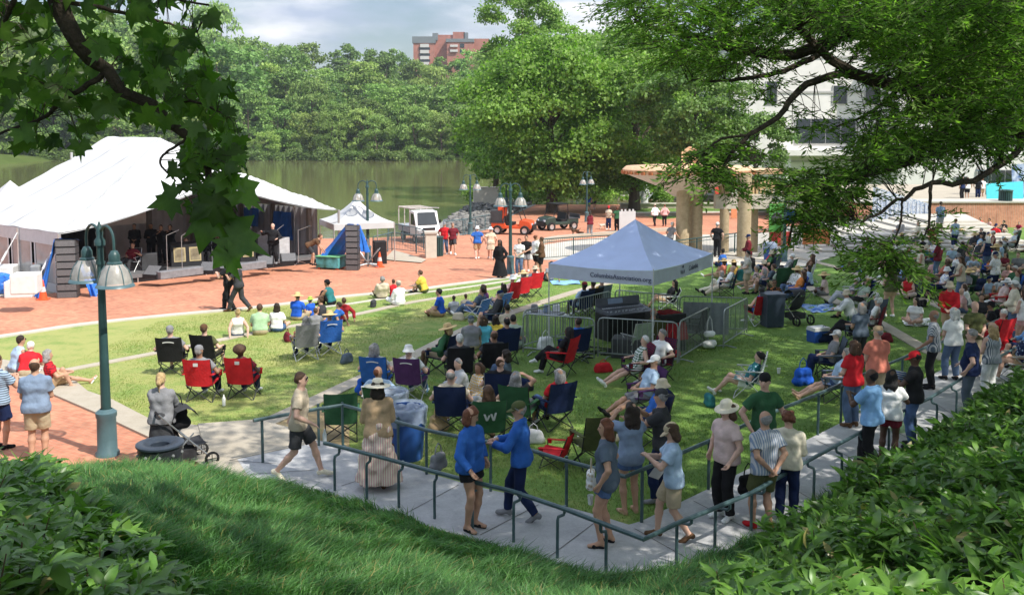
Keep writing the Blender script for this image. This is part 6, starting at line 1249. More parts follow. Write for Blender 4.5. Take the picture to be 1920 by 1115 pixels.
# ================================================================== THINGS
m_teal = mat('teal_paint', (.075, .135, .15), .4, .12, 5, spec=.4); m_tealdk = mat('dark_green_paint', (.03, .07, .07), .4, .12, 5, spec=.4); m_rail = mat('rail_paint', (.055, .10, .105), .38, .18, 8, spec=.45)
m_white = mat('white_vinyl', (.54, .54, .535), .55, .05, 1.2, .12, 9, spec=.3); m_steel = mat('galvanised_steel', (.36, .38, .39), .38, .12, 8, metal=.7); m_alu = mat('aluminium', (.6, .6, .6), .35, .06, metal=.7)
m_black = mat('black_plastic', (.016, .016, .018), .55, .15, 8); m_dkgray = mat('dark_gray_metal', (.055, .057, .06), .5, .15, 8); m_tarp = mat('blue_tarp', (.025, .15, .55), .32, .2, 3, .7, 14, spec=.5)
m_rubber = mat('tyre_rubber', (.018, .018, .018), .85, .15, 12); m_glass = mat('dark_glass', (.02, .028, .032), .08, .1, 2, spec=.6); m_red = mat('red_paint', (.52, .03, .02), .45, .1); m_orange = mat('safety_orange', (.75, .10, .03), .5, .08)
m_wood = ground_mat('weathered_timber', [(.33, .25, .15), (.50, .40, .26)], (1.5, 6, 25), (.3, .4, .3)); m_gray = mat('mid_gray', (.25, .26, .27), .6, .1)
m_opal = mat('lamp_glass', (.50, .48, .44), .22, .2, 6, spec=.6, alpha=.6); m_stonew = ground_mat('light_stone', [(.50, .45, .37), (.62, .57, .48)], (1, 4, 20))
def pt(x, y, h=0.0): return np.array([x, y, gz(y)+h])

# ---- hand rails along the walkway
def handrail(label, top, h, bases, goose, bh=.0):
    o = gp(*bases[0]); t = thing('handrail', label, 'handrail', o); L_ = np.array([gp(*p, h+.07) for p in top]); b = MB()
    b.tube([p-o for p in L_], .030, 8); r = b.build('rail', m_rail, t, smooth=True)
    dense = np.concatenate([L_[i]+(L_[i+1]-L_[i])*np.linspace(0, 1, 40)[:, None] for i in range(len(L_)-1)])
    for p in bases:
        B0 = gp(*p, .02); j = np.argmin(np.hypot(dense[:, 0]-B0[0], dense[:, 1]-B0[1])); q = dense[j]; b = MB()
        if goose:
            d = (q-B0)*np.array([1, 1, 0]); l_ = np.linalg.norm(d); d = d/max(l_, 1e-6)*min(max(l_, .10), .22) if l_ > 1e-6 else v3(.1, 0, 0); zt = q[2]-.13
            k = np.array([B0[0], B0[1], 0]); b.tube([B0-o, v3(B0[0], B0[1], zt-.05)-o, v3(B0[0]+d[0]*.12, B0[1]+d[1]*.12, zt)-o, v3(B0[0]+d[0]*.85, B0[1]+d[1]*.85, zt+.015)-o, v3(B0[0]+d[0], B0[1]+d[1], zt+.05)-o, v3(B0[0]+d[0], B0[1]+d[1], q[2])-o], .021, 8)
        else: b.tube([B0-o, v3(B0[0], B0[1], q[2])-o], .024, 8)
        b.lathe([(.05, 0), (.05, .012), (.025, .02)], B0-o, 10); b.build('post', m_rail, t, smooth=True)
    return t
handrail('dark green pipe handrail with gooseneck posts on the slope side of the walkway', [(608, 830), (649, 840), (719, 858), (856, 895), (960, 920), (1063, 955), (1207, 1010), (1270, 980), (1340, 952), (1408, 924), (1508, 867), (1622, 805), (1741, 747), (1815, 702), (1880, 665), (1990, 605)], .66,
         [(628, 925), (688, 941), (748, 957), (815, 978), (886, 998), (963, 1022), (1045, 1052), (1136, 1082), (1268, 1062), (1340, 1032), (1408, 1000), (1525, 950), (1577, 921), (1628, 895), (1665, 868), (1715, 842), (1755, 816), (1792, 788), (1848, 752), (1905, 715)], True)
handrail('dark green pipe handrail with straight posts on the lawn side of the walkway', [(475, 788), (591, 767), (643, 759), (673, 767), (747, 791), (800, 806), (899, 826), (960, 833), (1060, 863), (1172, 893), (1225, 871), (1330, 826), (1469, 764), (1533, 739), (1580, 718), (1690, 672), (1728, 654), (1800, 629), (1880, 596)], .74,
         [(493, 872), (598, 840), (643, 836), (747, 869), (800, 894), (920, 926), (1062, 955), (1203, 985), (1328, 923), (1415, 880), (1533, 820), (1576, 799), (1690, 737), (1790, 686), (1880, 640)], False)

# ---- street lamps
def lamp_parts(t):
    b = MB(); b.lathe([(.20, -.1), (.20, .06), (.165, .10), (.158, .66), (.175, .70), (.175, .76), (.10, .82)], n=14); b.build('base', m_teal, t, smooth=True)
    b = MB(); b.tube([(0, 0, .78), (0, 0, 2.2), (0, 0, 3.75)], [.085, .070, .055], 12); b.lathe([(.075, 3.30), (.075, 3.36)], n=12); b.lathe([(.09, 3.62), (.09, 3.70), (.05, 3.76), (.062, 3.84), (.04, 3.92), (.012, 4.02)], n=12); b.build('post', m_tealdk, t, smooth=True)
    for s_ in (-1, 1):
        b = MB(); b.tube([(0, 0, 3.55)]+[(s_*(.22-.22*math.cos(a)), 0, 3.72+.24*math.sin(a)) for a in np.linspace(.1, math.pi, 9)]+[(s_*.44, 0, 3.55)], .024, 8); b.build('arm', m_tealdk, t, smooth=True)
        b = MB(); b.lathe([(.01, 3.58), (.055, 3.56), (.092, 3.49), (.095, 3.39), (.125, 3.36), (.125, 3.33)], (s_*.44, 0, 0), 16); c = b.build('lamp_cap', m_tealdk, t, smooth=True)
        b = MB(); b.lathe([(.12, 3.345), (.205, 3.24), (.25, 3.10), (.272, 3.0)], (s_*.44, 0, 0), 20); g = b.build('lamp_glass', m_opal, t, smooth=True)
        b = MB(); b.lathe([(.268, 3.015), (.30, 2.995), (.315, 2.965), (.28, 2.965), (.268, 2.985)], (s_*.44, 0, 0), 20)
        for k in range(6): a = k*math.pi/3; b.tube([(s_*.44+math.cos(a)*r, math.sin(a)*r, z) for r, z in ((.145, 3.33), (.222, 3.22), (.262, 3.10), (.278, 3.0))], .008, 4)
        b.build('lamp_rim', m_teal, t, smooth=True)
        b = MB(); b.lathe([(.012, 3.36), (.05, 3.33), (.06, 3.22), (.03, 3.14), (.004, 3.12)], (s_*.44, 0, 0), 10); b.build('bulb', mat('bulb_glass', (.7, .62, .5), .3, .05), t, smooth=True)
LG = 'twin-headed street lamps round the plaza'
t0 = thing('street_lamp', 'teal twin-headed lamp post nearest to the viewer on the brick path', 'street lamp', gp(202, 853), R_(-38), LG); lamp_parts(t0)
for px, py, rz, D, lb_, s_ in ((688, 0, 8, 46.5, 'teal twin-headed lamp post rising in front of the small white tent', 1), (882, 440, 5, None, 'teal twin-headed lamp post at the stony embankment', 1), (957, 513, 5, None, 'teal twin-headed lamp post among the boys at the plaza kerb', 1), (949, 0, 10, 98, 'far twin-headed lamp post behind the lakeside planter', 1.2), (1082, 376, 15, None, 'far twin-headed lamp post beside the hedge', 1.08), (1100, 416, 40, None, 'twin-headed lamp post behind the dark utility vehicle', 1.0), (1470, 490, 20, None, 'lamp post behind the blue bin with its top in the leaves', 1), (1852, 0, 0, 78, 'tall lamp post in front of the cyan banner', 1.35)):
    p = gp(px, py) if D is None else pt((px-960)/1800*D, D); o = dup(t0, p, R_(rz), lb_); o.scale = (s_,)*3

# ---- the mixing tent in the middle of the lawn
cL, cF, cR_ = np.array([.957, 24.6]), np.array([3.42, 23.0]), np.array([5.73, 27.2]); cB = cL+cR_-cF; cs = [cL, cF, cR_, cB]; cc = (cL+cR_)/2
m_tent_skytint = mat('white_canvas_skytint', (.46, .55, .78), .6, .05, 2, .15, 12)  # white canvas; the blue of sky-lit shade is put into its colour
tent = thing('canopy_tent', 'white pop-up canopy with a pointed top over the mixing desk', 'tent', pt(*cc)); O_ = np.array(tent.location)
TT = [pt(*c, 2.36) for c in cs]; apex = pt(*cc, 3.42)
b = MB()
for i in range(4):
    A, B_ = TT[i], TT[(i+1) % 4]; rows = []
    for k in range(9):
        f = k/8; e = [A+(B_-A)*(j/8) for j in range(9)]; rows.append([q+(apex-q)*f-np.array([0, 0, .16*math.sin(math.pi*f)*(1-.3*abs(j-4)/4)+.05*math.sin(math.pi*j/8)*(1-f)])-O_ for j, q in enumerate(e)])
    b.grid(rows)
b.build('roof', m_tent_skytint, tent, smooth='all')
vw = []
for i in range(4):
    A, B_ = TT[i], TT[(i+1) % 4]; d = unit(B_-A); n_ = np.cross(d, v3(0, 0, 1)); b = MB(); rows = []
    for zz in (0, -.16, -.36): rows.append([A+(B_-A)*(j/16)+n_*(.012+.008*math.sin(j*1.7+i))+v3(0, 0, zz-.05*math.sin(math.pi*j/16)*(1 if zz > -.3 else .6))-O_ for j in range(17)])
    b.grid(rows); vw.append((b.build('valance', mat('white_valance_skytint', (.50, .54, .64), .6, .05), tent, smooth='all'), A, B_, n_))  # valance colour carries the bluish shade on white cloth too
for c in cs:
    p = pt(*c)-O_; b = MB(); b.tube([p+v3(0, 0, 0), p+v3(0, 0, 1.2)], .026, 4); b.tube([p+v3(0, 0, 1.1), p+v3(0, 0, 2.4)], .021, 4); b.box(p+v3(0, 0, .01), (.16, .16, .015)); b.build('leg', mat('tent_leg', (.62, .63, .63), .4, .06, metal=.2), tent)
m_ink = mat('navy_ink', (.03, .035, .09), .6, .1)
v_, A, B_, n_ = vw[0]; ang = math.atan2((B_-A)[1], (B_-A)[0]); q = A+(B_-A)*.70+n_*.035+v3(0, 0, -.22)-O_
text_mesh('lettering', 'ColumbiaAssociation.org', .165, m_ink, tent, q, (math.pi/2, 0, ang))
v_, A, B_, n_ = vw[1]; ang = math.atan2((B_-A)[1], (B_-A)[0]); q = A+(B_-A)*.62+n_*.035+v3(0, 0, -.2)-O_
text_mesh('lettering', 'Columbia', .2, m_ink, tent, q, (math.pi/2, 0, ang))
b = MB(); q = A+(B_-A)*.44+n_*.035+v3(0, 0, -.2)-O_; ex = unit(B_-A)
for a in range(3): b.add([q+ex*(.13*math.cos(R_(90+120*a+k)))*r_+v3(0, 0, .13*math.sin(R_(90+120*a+k))*r_) for k, r_ in ((-40, .9), (0, 1.1), (40, .9), (0, .35))], [(0, 1, 2, 3)])
b.build('emblem', m_ink, tent)
# mixing desk, tables and cases inside
def box_thing(name, label, cat, c, d, rz, m, group=None, extra=None, bev=.02):
    t = thing(name, label, cat, c, rz, group); b = MB(); b.box((0, 0, d[2]/2), d); o = b.build('case' if name != 'cooler' else 'body', m, t); md = o.modifiers.new('bevel', 'BEVEL'); md.width = bev; md.segments = 2
    if extra: extra(t, d)
    return t
def console(t, d):
    b = MB(); b.add([(-.75, -.35, d[2]+.02), (.75, -.35, d[2]+.02), (.75, .35, d[2]+.14), (-.75, .35, d[2]+.14), (-.75, .4, d[2]+.36), (.75, .4, d[2]+.36), (-.75, -.35, d[2]), (.75, -.35, d[2]), (.75, .42, d[2]), (-.75, .42, d[2])], [(0, 1, 2, 3), (3, 2, 5, 4), (6, 7, 1, 0), (8, 9, 4, 5), (7, 8, 5, 2, 1), (9, 6, 0, 3, 4)]); b.build('mixing_desk', mat('desk_gray', (.10, .11, .13), .4, .1), t)
    b = MB(); b.box((-.1, .365, d[2]+.255), (.5, .01, .15), rx=R_(-14)); b.build('screen', mat('pale_screen', (.25, .35, .5), .2, .1), t)
    b = MB(); rr = np.random.default_rng(4)
    for i in range(22): b.box((-.68+i*.064, -.18+rr.uniform(-.06, .06), d[2]+.062), (.02, .04, .03)); b.box((-.68+i*.064, .1, d[2]+.115), (.02, .1, .02))
    b.build('fader', mat('fader_gray', (.5, .52, .55), .4, .1), t)
box_thing('mixing_table', 'gray mixing desk on a dark table under the canopy', 'mixing desk', gp(1172, 632), (1.6, .7, .74), R_(28), m_black, None, console)
def redcloth(t, d):
    b = MB(); P_ = [[(x, y, d[2]+.012+(.02*math.sin(x*30))-max(0, (abs(y)-.3))*1.6-(max(0, -y-.25))*1.4) for x in np.linspace(-.35, .4, 9)] for y in np.linspace(-.5, .3, 7)]; b.grid(P_); b.build('red_cloth', cloth('c', 'darkred'), t, smooth=True)
box_thing('equipment_rack', 'tall black equipment case with a red cloth on top', 'case', gp(1247, 655), (.85, .7, 1.0), R_(25), m_black, None, redcloth)
box_thing('equipment_rack', 'low black case on the grass under the canopy', 'case', gp(1178, 668), (.8, .6, .5), R_(-15), m_dkgray)
tb_ = thing('folding_table', 'small table with drinks and bags in the left corner of the canopy', 'table', gp(1022, 632), R_(-30)); b = MB(); b.box((0, 0, .7), (1.0, .6, .04)); b.build('tabletop', m_gray, tb_)
for x, y in ((-.45, -.25), (.45, -.25), (.45, .25), (-.45, .25)): b = MB(); b.tube([(x, y, 0), (x, y, .69)], .015, 5); b.build('leg', m_steel, tb_)
for i, (x, y, c_, nm) in enumerate(((-.3, .05, 'gray', 'gray bag standing on the small tent table'), (.05, -.05, 'bluegray', 'blue bag on the small tent table'), (.32, .1, 'white', 'white packet on the small tent table'))):
    b = MB(); b.box((0, 0, .11), (.22, .16, .22), taper=.8); o = b.build('bag', cloth('c', c_), None, loc=np.array(tb_.location)+v3(x, y*.6, .722)); md = o.modifiers.new('bevel', 'BEVEL'); md.width = .03; md.segments = 2; tag(o, nm, 'bag')
chair('fold', 'sage', gp(1192, 668), 30, 'empty pale green folding chair inside the barricades', CHG)
b = MB(); rr = np.random.default_rng(9)
for i in range(9):
    a = np.cumsum(rr.normal(0, .28, (10, 2)), 0); q = gp(1120+rr.uniform(-40, 60), 660)[:2]; b.tube([pt(q[0]+x*.6, q[1]+y*.5, .02) for x, y in a], .018, 5)
tag(b.build('cable_heap', m_black, None, smooth=True), 'tangle of black cables lying inside the barricades', 'cable')

# ---- crowd-control barricades
m_barr = mat('barricade_steel', (.30, .33, .32), .4, .15, 8, metal=.6)
def barricade(a, b_, label, h=1.06):
    A, B_ = gp(*a), gp(*b_); L_ = np.linalg.norm((B_-A)[:2]); t = thing('barricade', label, 'barricade', A, math.atan2(B_[1]-A[1], B_[0]-A[0]), 'steel crowd barricades round the mixing tent'); sl = (B_[2]-A[2])/L_
    z = lambda x, h_: h_+sl*x; r = .019; b = MB(); c = .12
    b.tube([(0, 0, z(0, .05)), (0, 0, z(0, h-c)), (c*.3, 0, z(0, h-c*.3)), (c, 0, z(0, h)), (L_-c, 0, z(L_, h)), (L_-c*.3, 0, z(L_, h-c*.3)), (L_, 0, z(L_, h-c)), (L_, 0, z(L_, .05))], r, 6); b.tube([(0, 0, z(0, .16)), (L_, 0, z(L_, .16))], r, 6); b.build('frame', m_barr, t, smooth=True)
    b = MB(); n_ = max(6, int(L_/.125))
    for i in range(1, n_): x = L_*i/n_; b.tube([(x, 0, z(x, .16)), (x, 0, z(x, h))], .0085, 4, cap=False)
    b.build('bars', m_barr, t)
    for x in (L_*.12, L_*.88): b = MB(); b.tube([(x, -.28, z(x, .02)), (x, 0, z(x, .06)), (x, .28, z(x, .02))], .017, 5); b.build('foot', m_barr, t, smooth=True)
    return t
for a, b_, lb_ in (((981, 663), (1114, 675), 'steel barricade at the near left corner of the enclosure'), ((1121, 672), (1270, 684), 'steel barricade in front of the desk, nearest to the viewer'), ((1273, 682), (1327, 648), 'steel barricade swung out at the right front corner'), ((1356, 655), (1400, 626), 'steel barricade standing alone at the right end'),
                   ((981, 658), (1068, 632), 'steel barricade along the left side next to the black one'), ((1144, 610), (1073, 631), 'dark-backed steel barricade behind the seated trio'), ((1153, 607), (1270, 622), 'steel barricade behind the mixing desk'), ((1274, 622), (1396, 627), 'steel barricade with a gray sheet behind the tent')):
    barricade(a, b_, lb_)
b = MB(); A, B_ = gp(1280, 624, .14), gp(1366, 627, .14); b.grid([[A+(B_-A)*f+v3(.02*math.sin(f*25), -.05+.02*math.cos(f*31), .9*g_) for f in np.linspace(0, 1, 24)] for g_ in (0, .5, 1)]); tag(b.build('privacy_sheet', mat('gray_sheet', (.27, .29, .31), .8, .1), None, smooth='all'), 'gray sheet hung on the back barricade', 'sheet')

# ---- bins
def liner_bin(px, py, label, h=.92, w=.62, col=(.02, .07, .24), D=None):
    t = thing('recycling_bin', label, 'bin', gp(px, py), R_(20)); b = MB(); b.lathe([(.01, 0), (w*.40, 0), (w*.44, .3), (w*.5, h), (w*.47, h), (w*.42, .35), (.01, .3)], n=4 if False else 20); b.build('bin_body', mat('blue_bin_plastic', col, .4, .08), t, smooth=True)
    rr = np.random.default_rng(int(px)); b = MB(); rows = []
    for z, r in ((h-.26, w*.515), (h-.12, w*.53), (h+.01, w*.535), (h+.05, w*.50), (h-.05, w*.45), (h-.3, w*.36)): rows.append([(math.cos(a)*(r+rr.normal(0, .01)), math.sin(a)*(r+rr.normal(0, .01)), z+(rr.normal(0, .03) if z == h-.26 else 0)) for a in np.linspace(0, 2*math.pi, 25)[:-1]]); rows[-1].append(rows[-1][0])
    b.grid(rows); b.build('clear_liner', mat('plastic_film', (.42, .50, .62), .25, .2, 5, .9, 22, spec=.6, alpha=.5), t, smooth='all'); return t
liner_bin(762, 858, 'blue recycling bin with clear liner behind the handrail', .88, .68); liner_bin(736, 815, 'recycling bin with a pale rim half hidden behind the blue one', .80, .56, (.30, .32, .36)); liner_bin(1443, 492, 'blue recycling bin on the pale pavement by the lamp post', .95, .66)
t = thing('trash_can', 'round black trash can with open top at the foot of the slope', 'bin', gp(303, 926), 0); b = MB(); b.lathe([(.32, 0), (.325, .77), (.30, .77)], n=24); b.build('drum', mat('black_drum', (.02, .022, .026), .45, .2), t, smooth=True)
b = MB(); b.lathe([(.34, .76), (.352, .775), (.35, .80), (.30, .815), (.17, .80), (.14, .77), (.13, .5)], n=28); b.build('lid', mat('lid_slate', (.03, .04, .055), .35, .1), t, smooth=True)
for k in range(10): a = k*.628; b = MB(); b.lathe([(.001, -.03), (.02, -.02), (.028, 0), (.02, .02), (.001, .03)], (math.cos(a)*.325, math.sin(a)*.325, .66), 10); b.build('disc', mat('disc_gray', (.16, .17, .17), .5, .1), t)
t = thing('wheeled_bin', 'tall dark slate bin standing beside the stroller', 'bin', gp(1447, 612), R_(10)); b = MB(); b.box((0, 0, .5), (.52, .5, .95), taper=1.12); b.build('bin_body', mat('slate_plastic', (.035, .05, .075), .5, .1), t); b = MB(); b.box((0, 0, 1.0), (.62, .6, .06)); b.build('lid', mat('slate_plastic', (.035, .05, .075), .5, .1), t)
t = thing('trash_can', 'dark green slatted trash can beside the stone pier', 'bin', gp(820, 480), 0); b = MB()
for k in range(20): a = k*math.pi/10; b.box((math.cos(a)*.3, math.sin(a)*.3, .5), (.02, .06, .95), rz=a)
b.build('slats', m_tealdk, t); b = MB(); b.lathe([(.27, .03), (.27, .95)], n=16); b.build('liner_drum', m_black, t, smooth=True); b = MB(); b.lathe([(.33, .96), (.34, 1.02), (.2, 1.04), (.19, .9)], n=18); b.build('rim', m_tealdk, t, smooth=True)
dup(t, at(1884, 398, 70), 0, 'gray slatted trash can in front of the cyan banner').scale = (1.5, 1.5, 1.6)

# ---- small things on the lawn and in people's hands
def stroller(px, py, rz, label, sc=1.0, m=None):
    t = thing('stroller', label, 'stroller', gp(px, py), R_(rz)); t.scale = (sc,)*3; m = m or cloth('c', 'charcoal')
    for x in (-.26, .26):
        b = MB(); b.tube([(x, -.45, 1.0), (x, -.1, .62), (x, .35, .16)], .014, 6); b.tube([(x, -.38, .14), (x, .1, .6)], .014, 6); b.build('frame', m_steel, t, smooth=True)
        for y, r in ((-.38, .15), (.38, .12)): b = MB(); b.M = np.array(Matrix.Translation((x*1.1, y, r)) @ Matrix.Rotation(math.pi/2, 4, 'Y')); b.lathe([(r*.72, -.02), (r, -.018), (r, .018), (r*.72, .02), (r*.72, -.02)], n=16); b.tube([(-r*.8, 0, 0), (r*.8, 0, 0)], .008, 4); b.tube([(0, -r*.8, 0), (0, r*.8, 0)], .008, 4); b.build('wheel', m_rubber, t, smooth=True)
    b = MB(); b.tube([(-.26, -.45, 1.0), (.26, -.45, 1.0)], .018, 6); b.build('handle', m_black, t)
    b = MB(); b.grid([[(x, y, z-.06*math.cos(x*5)) for x in np.linspace(-.24, .24, 5)] for y, z in ((.34, .42), (.2, .40), (.0, .44), (-.12, .6), (-.22, .86))]); b.grid([[(x*1.02, y, z) for x in (-.24, -.12, 0, .12, .24)] for y, z in ((-.22, .86), (-.15, .98), (.0, 1.02), (.14, .96), (.2, .86))]); b.box((0, -.05, .25), (.44, .4, .16)); b.build('seat', m, t, smooth=True); return t
stroller(345, 872, -55, 'dark wheeled stroller pushed by the woman in gray'); stroller(1488, 606, 30, 'black stroller parked beside the tall dark bin', 1.05)
def bag(px, py, label, col, d=(.32, .16, .3), h=0.0, rz=20, strap=True, pos=None, pat=None):
    t = thing('bag', label, 'bag', gp(px, py, h) if pos is None else pos, R_(rz)); rr = np.random.default_rng(int(px)); V_, Q = grow([([cap(v3(-d[0]*.35, 0, d[2]*.25), v3(d[0]*.35, 0, d[2]*.25), d[1]*.5, d[1]*.5, .05), cap(v3(-d[0]*.28, 0, d[2]*.7), v3(d[0]*.28, 0, d[2]*.7), d[1]*.42, d[1]*.42, .06)], [(v3(0, 0, 0), v3(0, 0, -1))])], .02, None, .004, int(px)); mesh_np('pouch', V_, Q, cloth('c', col, pat) if pat else cloth('c', col), t, True)
    if strap: b = MB(); b.tube([(-d[0]*.3, 0, d[2]*.8), (-d[0]*.2, 0, d[2]*1.3), (0, 0, d[2]*1.5), (d[0]*.2, 0, d[2]*1.3), (d[0]*.3, 0, d[2]*.8)], .010, 5); b.build('strap', cloth('c', col), t, smooth=True)
    return t
def hbag(px, py, D, label, col, d, rz=20, pat=None): p = at(px, py, D); return bag(px, py, label, col, d, 0, rz, True, p, pat)
hbag(822, 880, 13.35, 'gray shoulder bag at the hip of the woman in blue', 'gray', (.30, .15, .26), 60); hbag(1108, 915, 12.7, 'floral purse hanging beside the woman in slate tee', 'beige', (.26, .14, .28), 80, 'floral'); hbag(724, 850, 14.5, 'brown bag hanging beside the straw-hatted woman', 'brown', (.2, .14, .4), 20)
hbag(330, 805, 15.5, 'large black shoulder bag of the woman with the stroller', 'black', (.42, .2, .42), 30); hbag(1256, 905, 12.9, 'black waist pouch of the woman in khaki cap', 'black', (.22, .1, .14), 90); hbag(1402, 925, 13.3, 'black bag carried by the balding man in gray polo', 'black', (.3, .16, .3), 30); hbag(1690, 815, 17.2, 'pale green drawstring bag beside the man in red cap', 'lightgreen', (.34, .2, .5), 10)
bag(1600, 570, 'small white bag near the striped blanket', 'white', (.25, .15, .15), .0, 10); bag(822, 808, 'brown paper-like bag beside the navy chair behind the bins', 'tan', (.3, .2, .34)); bag(1131, 697, 'crumpled red cloth bag on the grass in front of the barricade', 'red', (.36, .22, .2)); bag(1545, 640, 'dark backpack on the grass below the cooler', 'navy', (.5, .3, .3)); bag(1505, 722, 'blue bag behind the outstretched bare legs', 'royal', (.4, .25, .42)); bag(1836, 545, 'navy tote bag with white print in the crowd', 'navy', (.6, .3, .5)); bag(1890, 668, 'red bag beside the red chair', 'red', (.4, .25, .5)); bag(1023, 655, 'white plastic carrier bag at the left barricade', 'white', (.35, .25, .35)); bag(1330, 655, 'white plastic bag tied to the swung barricade', 'white', (.3, .2, .6)); bag(1260, 672, 'red and white shoulder bag by the smiling woman', 'red', (.35, .2, .5)); bag(690, 738, 'bright blue bag beside the blue camp chair', 'royal', (.45, .25, .38))
t = thing('cooler', 'blue and white drinks cooler beside the man with crossed legs', 'cooler', gp(1534, 640), R_(20)); b = MB(); b.box((0, 0, .16), (.5, .34, .32), taper=1.06); b.build('body', mat('cooler_blue', (.02, .08, .36), .4, .08), t); b = MB(); b.box((0, 0, .37), (.54, .38, .09), taper=.92); b.build('lid', m_white, t)
def blanket(pix, label, col, pat=None, h=.02):
    P_ = [gp(*p) for p in pix]; b = MB(); rows = []
    for i in range(11):
        f = i/10; a = P_[0]+(P_[3]-P_[0])*f; c = P_[1]+(P_[2]-P_[1])*f; rows.append([a+(c-a)*g_+v3(0, 0, h+.02*math.sin(g_*9+f*7)+.012*math.sin(f*15)) for g_ in np.linspace(0, 1, 15)])
    b.grid(rows); b.grid([[q-v3(0, 0, .012) for q in r] for r in rows]); o = b.build('picnic_blanket', cloth('c', col, pat, 'lightblue') if pat else cloth('c', col), None, smooth=True); tag(o, label, 'blanket')
blanket([(1497, 572), (1562, 570), (1566, 583), (1525, 588)], 'blue and white patterned blanket spread on the grass', 'blue', 'plaid'); blanket([(1575, 500), (1612, 500), (1616, 512), (1580, 508)], 'plain blue cloth under the man in gray plaid', 'blue'); blanket([(1690, 600), (1745, 598), (1748, 612), (1698, 612)], 'white cloth under the girl with the flower', 'white'); blanket([(1030, 527), (1085, 526), (1088, 533), (1038, 535)], 'blue mat on the kerb next to the canopy', 'skyblue')
for px, py, f_, kc, lb_ in ((640, 822, 10, 'camp green', 'empty green camp chair with a folded bag behind the handrail'), (1112, 872, 20, 'camp olive', 'empty olive camp chair with a side tray beyond the handrail'), (1040, 872, 70, 'camp red', 'collapsed looking empty red camp chair beyond the handrail'), (1300, 640, 60, 'camp charcoal', 'empty charcoal camp chair at the barricade corner')):
    c_ = chair(kc.split()[0], kc.split()[1], gp(px, py), f_, lb_, CHG)
    if 'collapsed' in lb_: c_.scale = (.8, .8, .62)
b = MB(); b.lathe([(.001, 0), (.032, 0), (.034, .12), (.014, .17), (.013, .2), (.001, .2)], n=10); o = b.build('water_bottle', mat('frosted_bottle', (.66, .7, .7), .2, .05, alpha=.8), None, True, gp(609, 828, .73)); tag(o, 'clear water bottle standing at the end of the outer handrail', 'bottle')
b = MB(); b.lathe([(.001, 0), (.10, .0), (.125, .018), (.12, .02), (.09, .008), (.001, .006)], n=18); o = b.build('paper_plate', m_white, None, True, at(942, 822, 13.5)); tag(o, 'white plate held by the person in blue sweatshirt', 'plate')
b = MB(); b.grid([[(x, .02*math.sin(x*9), z) for x in np.linspace(-.1, .1, 5)] for z in np.linspace(-.14, .14, 5)]); o = b.build('paper_sheet', m_white, None, True, at(1236, 880, 12.6)); o.rotation_euler = (.3, .5, .4); tag(o, 'white paper held by the woman in khaki cap', 'paper')
b = MB(); b.grid([[(x, .015*math.sin(x*9), z) for x in np.linspace(-.16, .16, 5)] for z in np.linspace(-.11, .11, 5)]); o = b.build('flyer', cloth('c', 'royal', 'hstripe'), None, True, at(1688, 706, 16.4)); o.rotation_euler = (-.5, .2, .3); tag(o, 'blue and white flyer read by the man in red cap', 'flyer')
b = MB(); b.lathe([(.001, 0), (.03, 0), (.042, .13), (.04, .13), (.028, .01)], n=12); o = b.build('plastic_cup', mat('clear_cup', (.72, .75, .72), .15, .03, alpha=.6), None, True, at(1107, 945, 12.3)); tag(o, 'clear plastic cup in the hand of the woman in denim shorts', 'cup')
def dog(px, py, rz, label, m, s_=1.0):
    H = np.eye(3); V_, Q = grow([([cap(v3(0, -.20, .30), v3(0, .14, .31), .085, .10, .05), cap(v3(0, .14, .34), v3(0, .26, .46), .065, .055, .05), ell(v3(0, .29, .49), H, (.06, .075, .06), .03), cap(v3(0, .33, .475), v3(0, .41, .46), .035, .025, .02), cap(v3(-.04, .27, .54), v3(-.05, .24, .57), .018, .01, .01), cap(v3(.04, .27, .54), v3(.05, .24, .57), .018, .01, .01), cap(v3(0, -.26, .34), v3(0, -.40, .48), .022, .014, .02)]
        +[cap(v3(x, .12, .26), v3(x, .13, .14), .04, .022, .03) for x in (-.06, .06)]+[cap(v3(x, .13, .14), v3(x, .14, .02), .022, .020, .02) for x in (-.06, .06)]+[cap(v3(x, -.17, .27), v3(x, -.12, .17), .055, .034, .03) for x in (-.06, .06)]+[cap(v3(x, -.12, .17), v3(x, -.24, .11), .03, .02, .02) for x in (-.06, .06)]+[cap(v3(x, -.24, .11), v3(x, -.20, .02), .02, .02, .02) for x in (-.06, .06)], [])], .022)
    o = mesh_np('dog', V_*s_, Q, m, None, True, gp(px, py)); o.rotation_euler = (0, 0, R_(rz)); tag(o, label, 'dog')
dog(1131, 430, -80, 'small white dog beside the woman in red cap', mat('white_fur', (.62, .55, .44), .9, .15)); dog(1078, 441, 100, 'small tan and black dog with the woman in maroon', mat('tan_fur', (.22, .12, .06), .9, .4, 5, col2=(.03, .025, .02))); dog(1088, 443, 75, 'little brown dog beside the tan one', mat('brown_fur', (.16, .08, .04), .9, .2), .8)

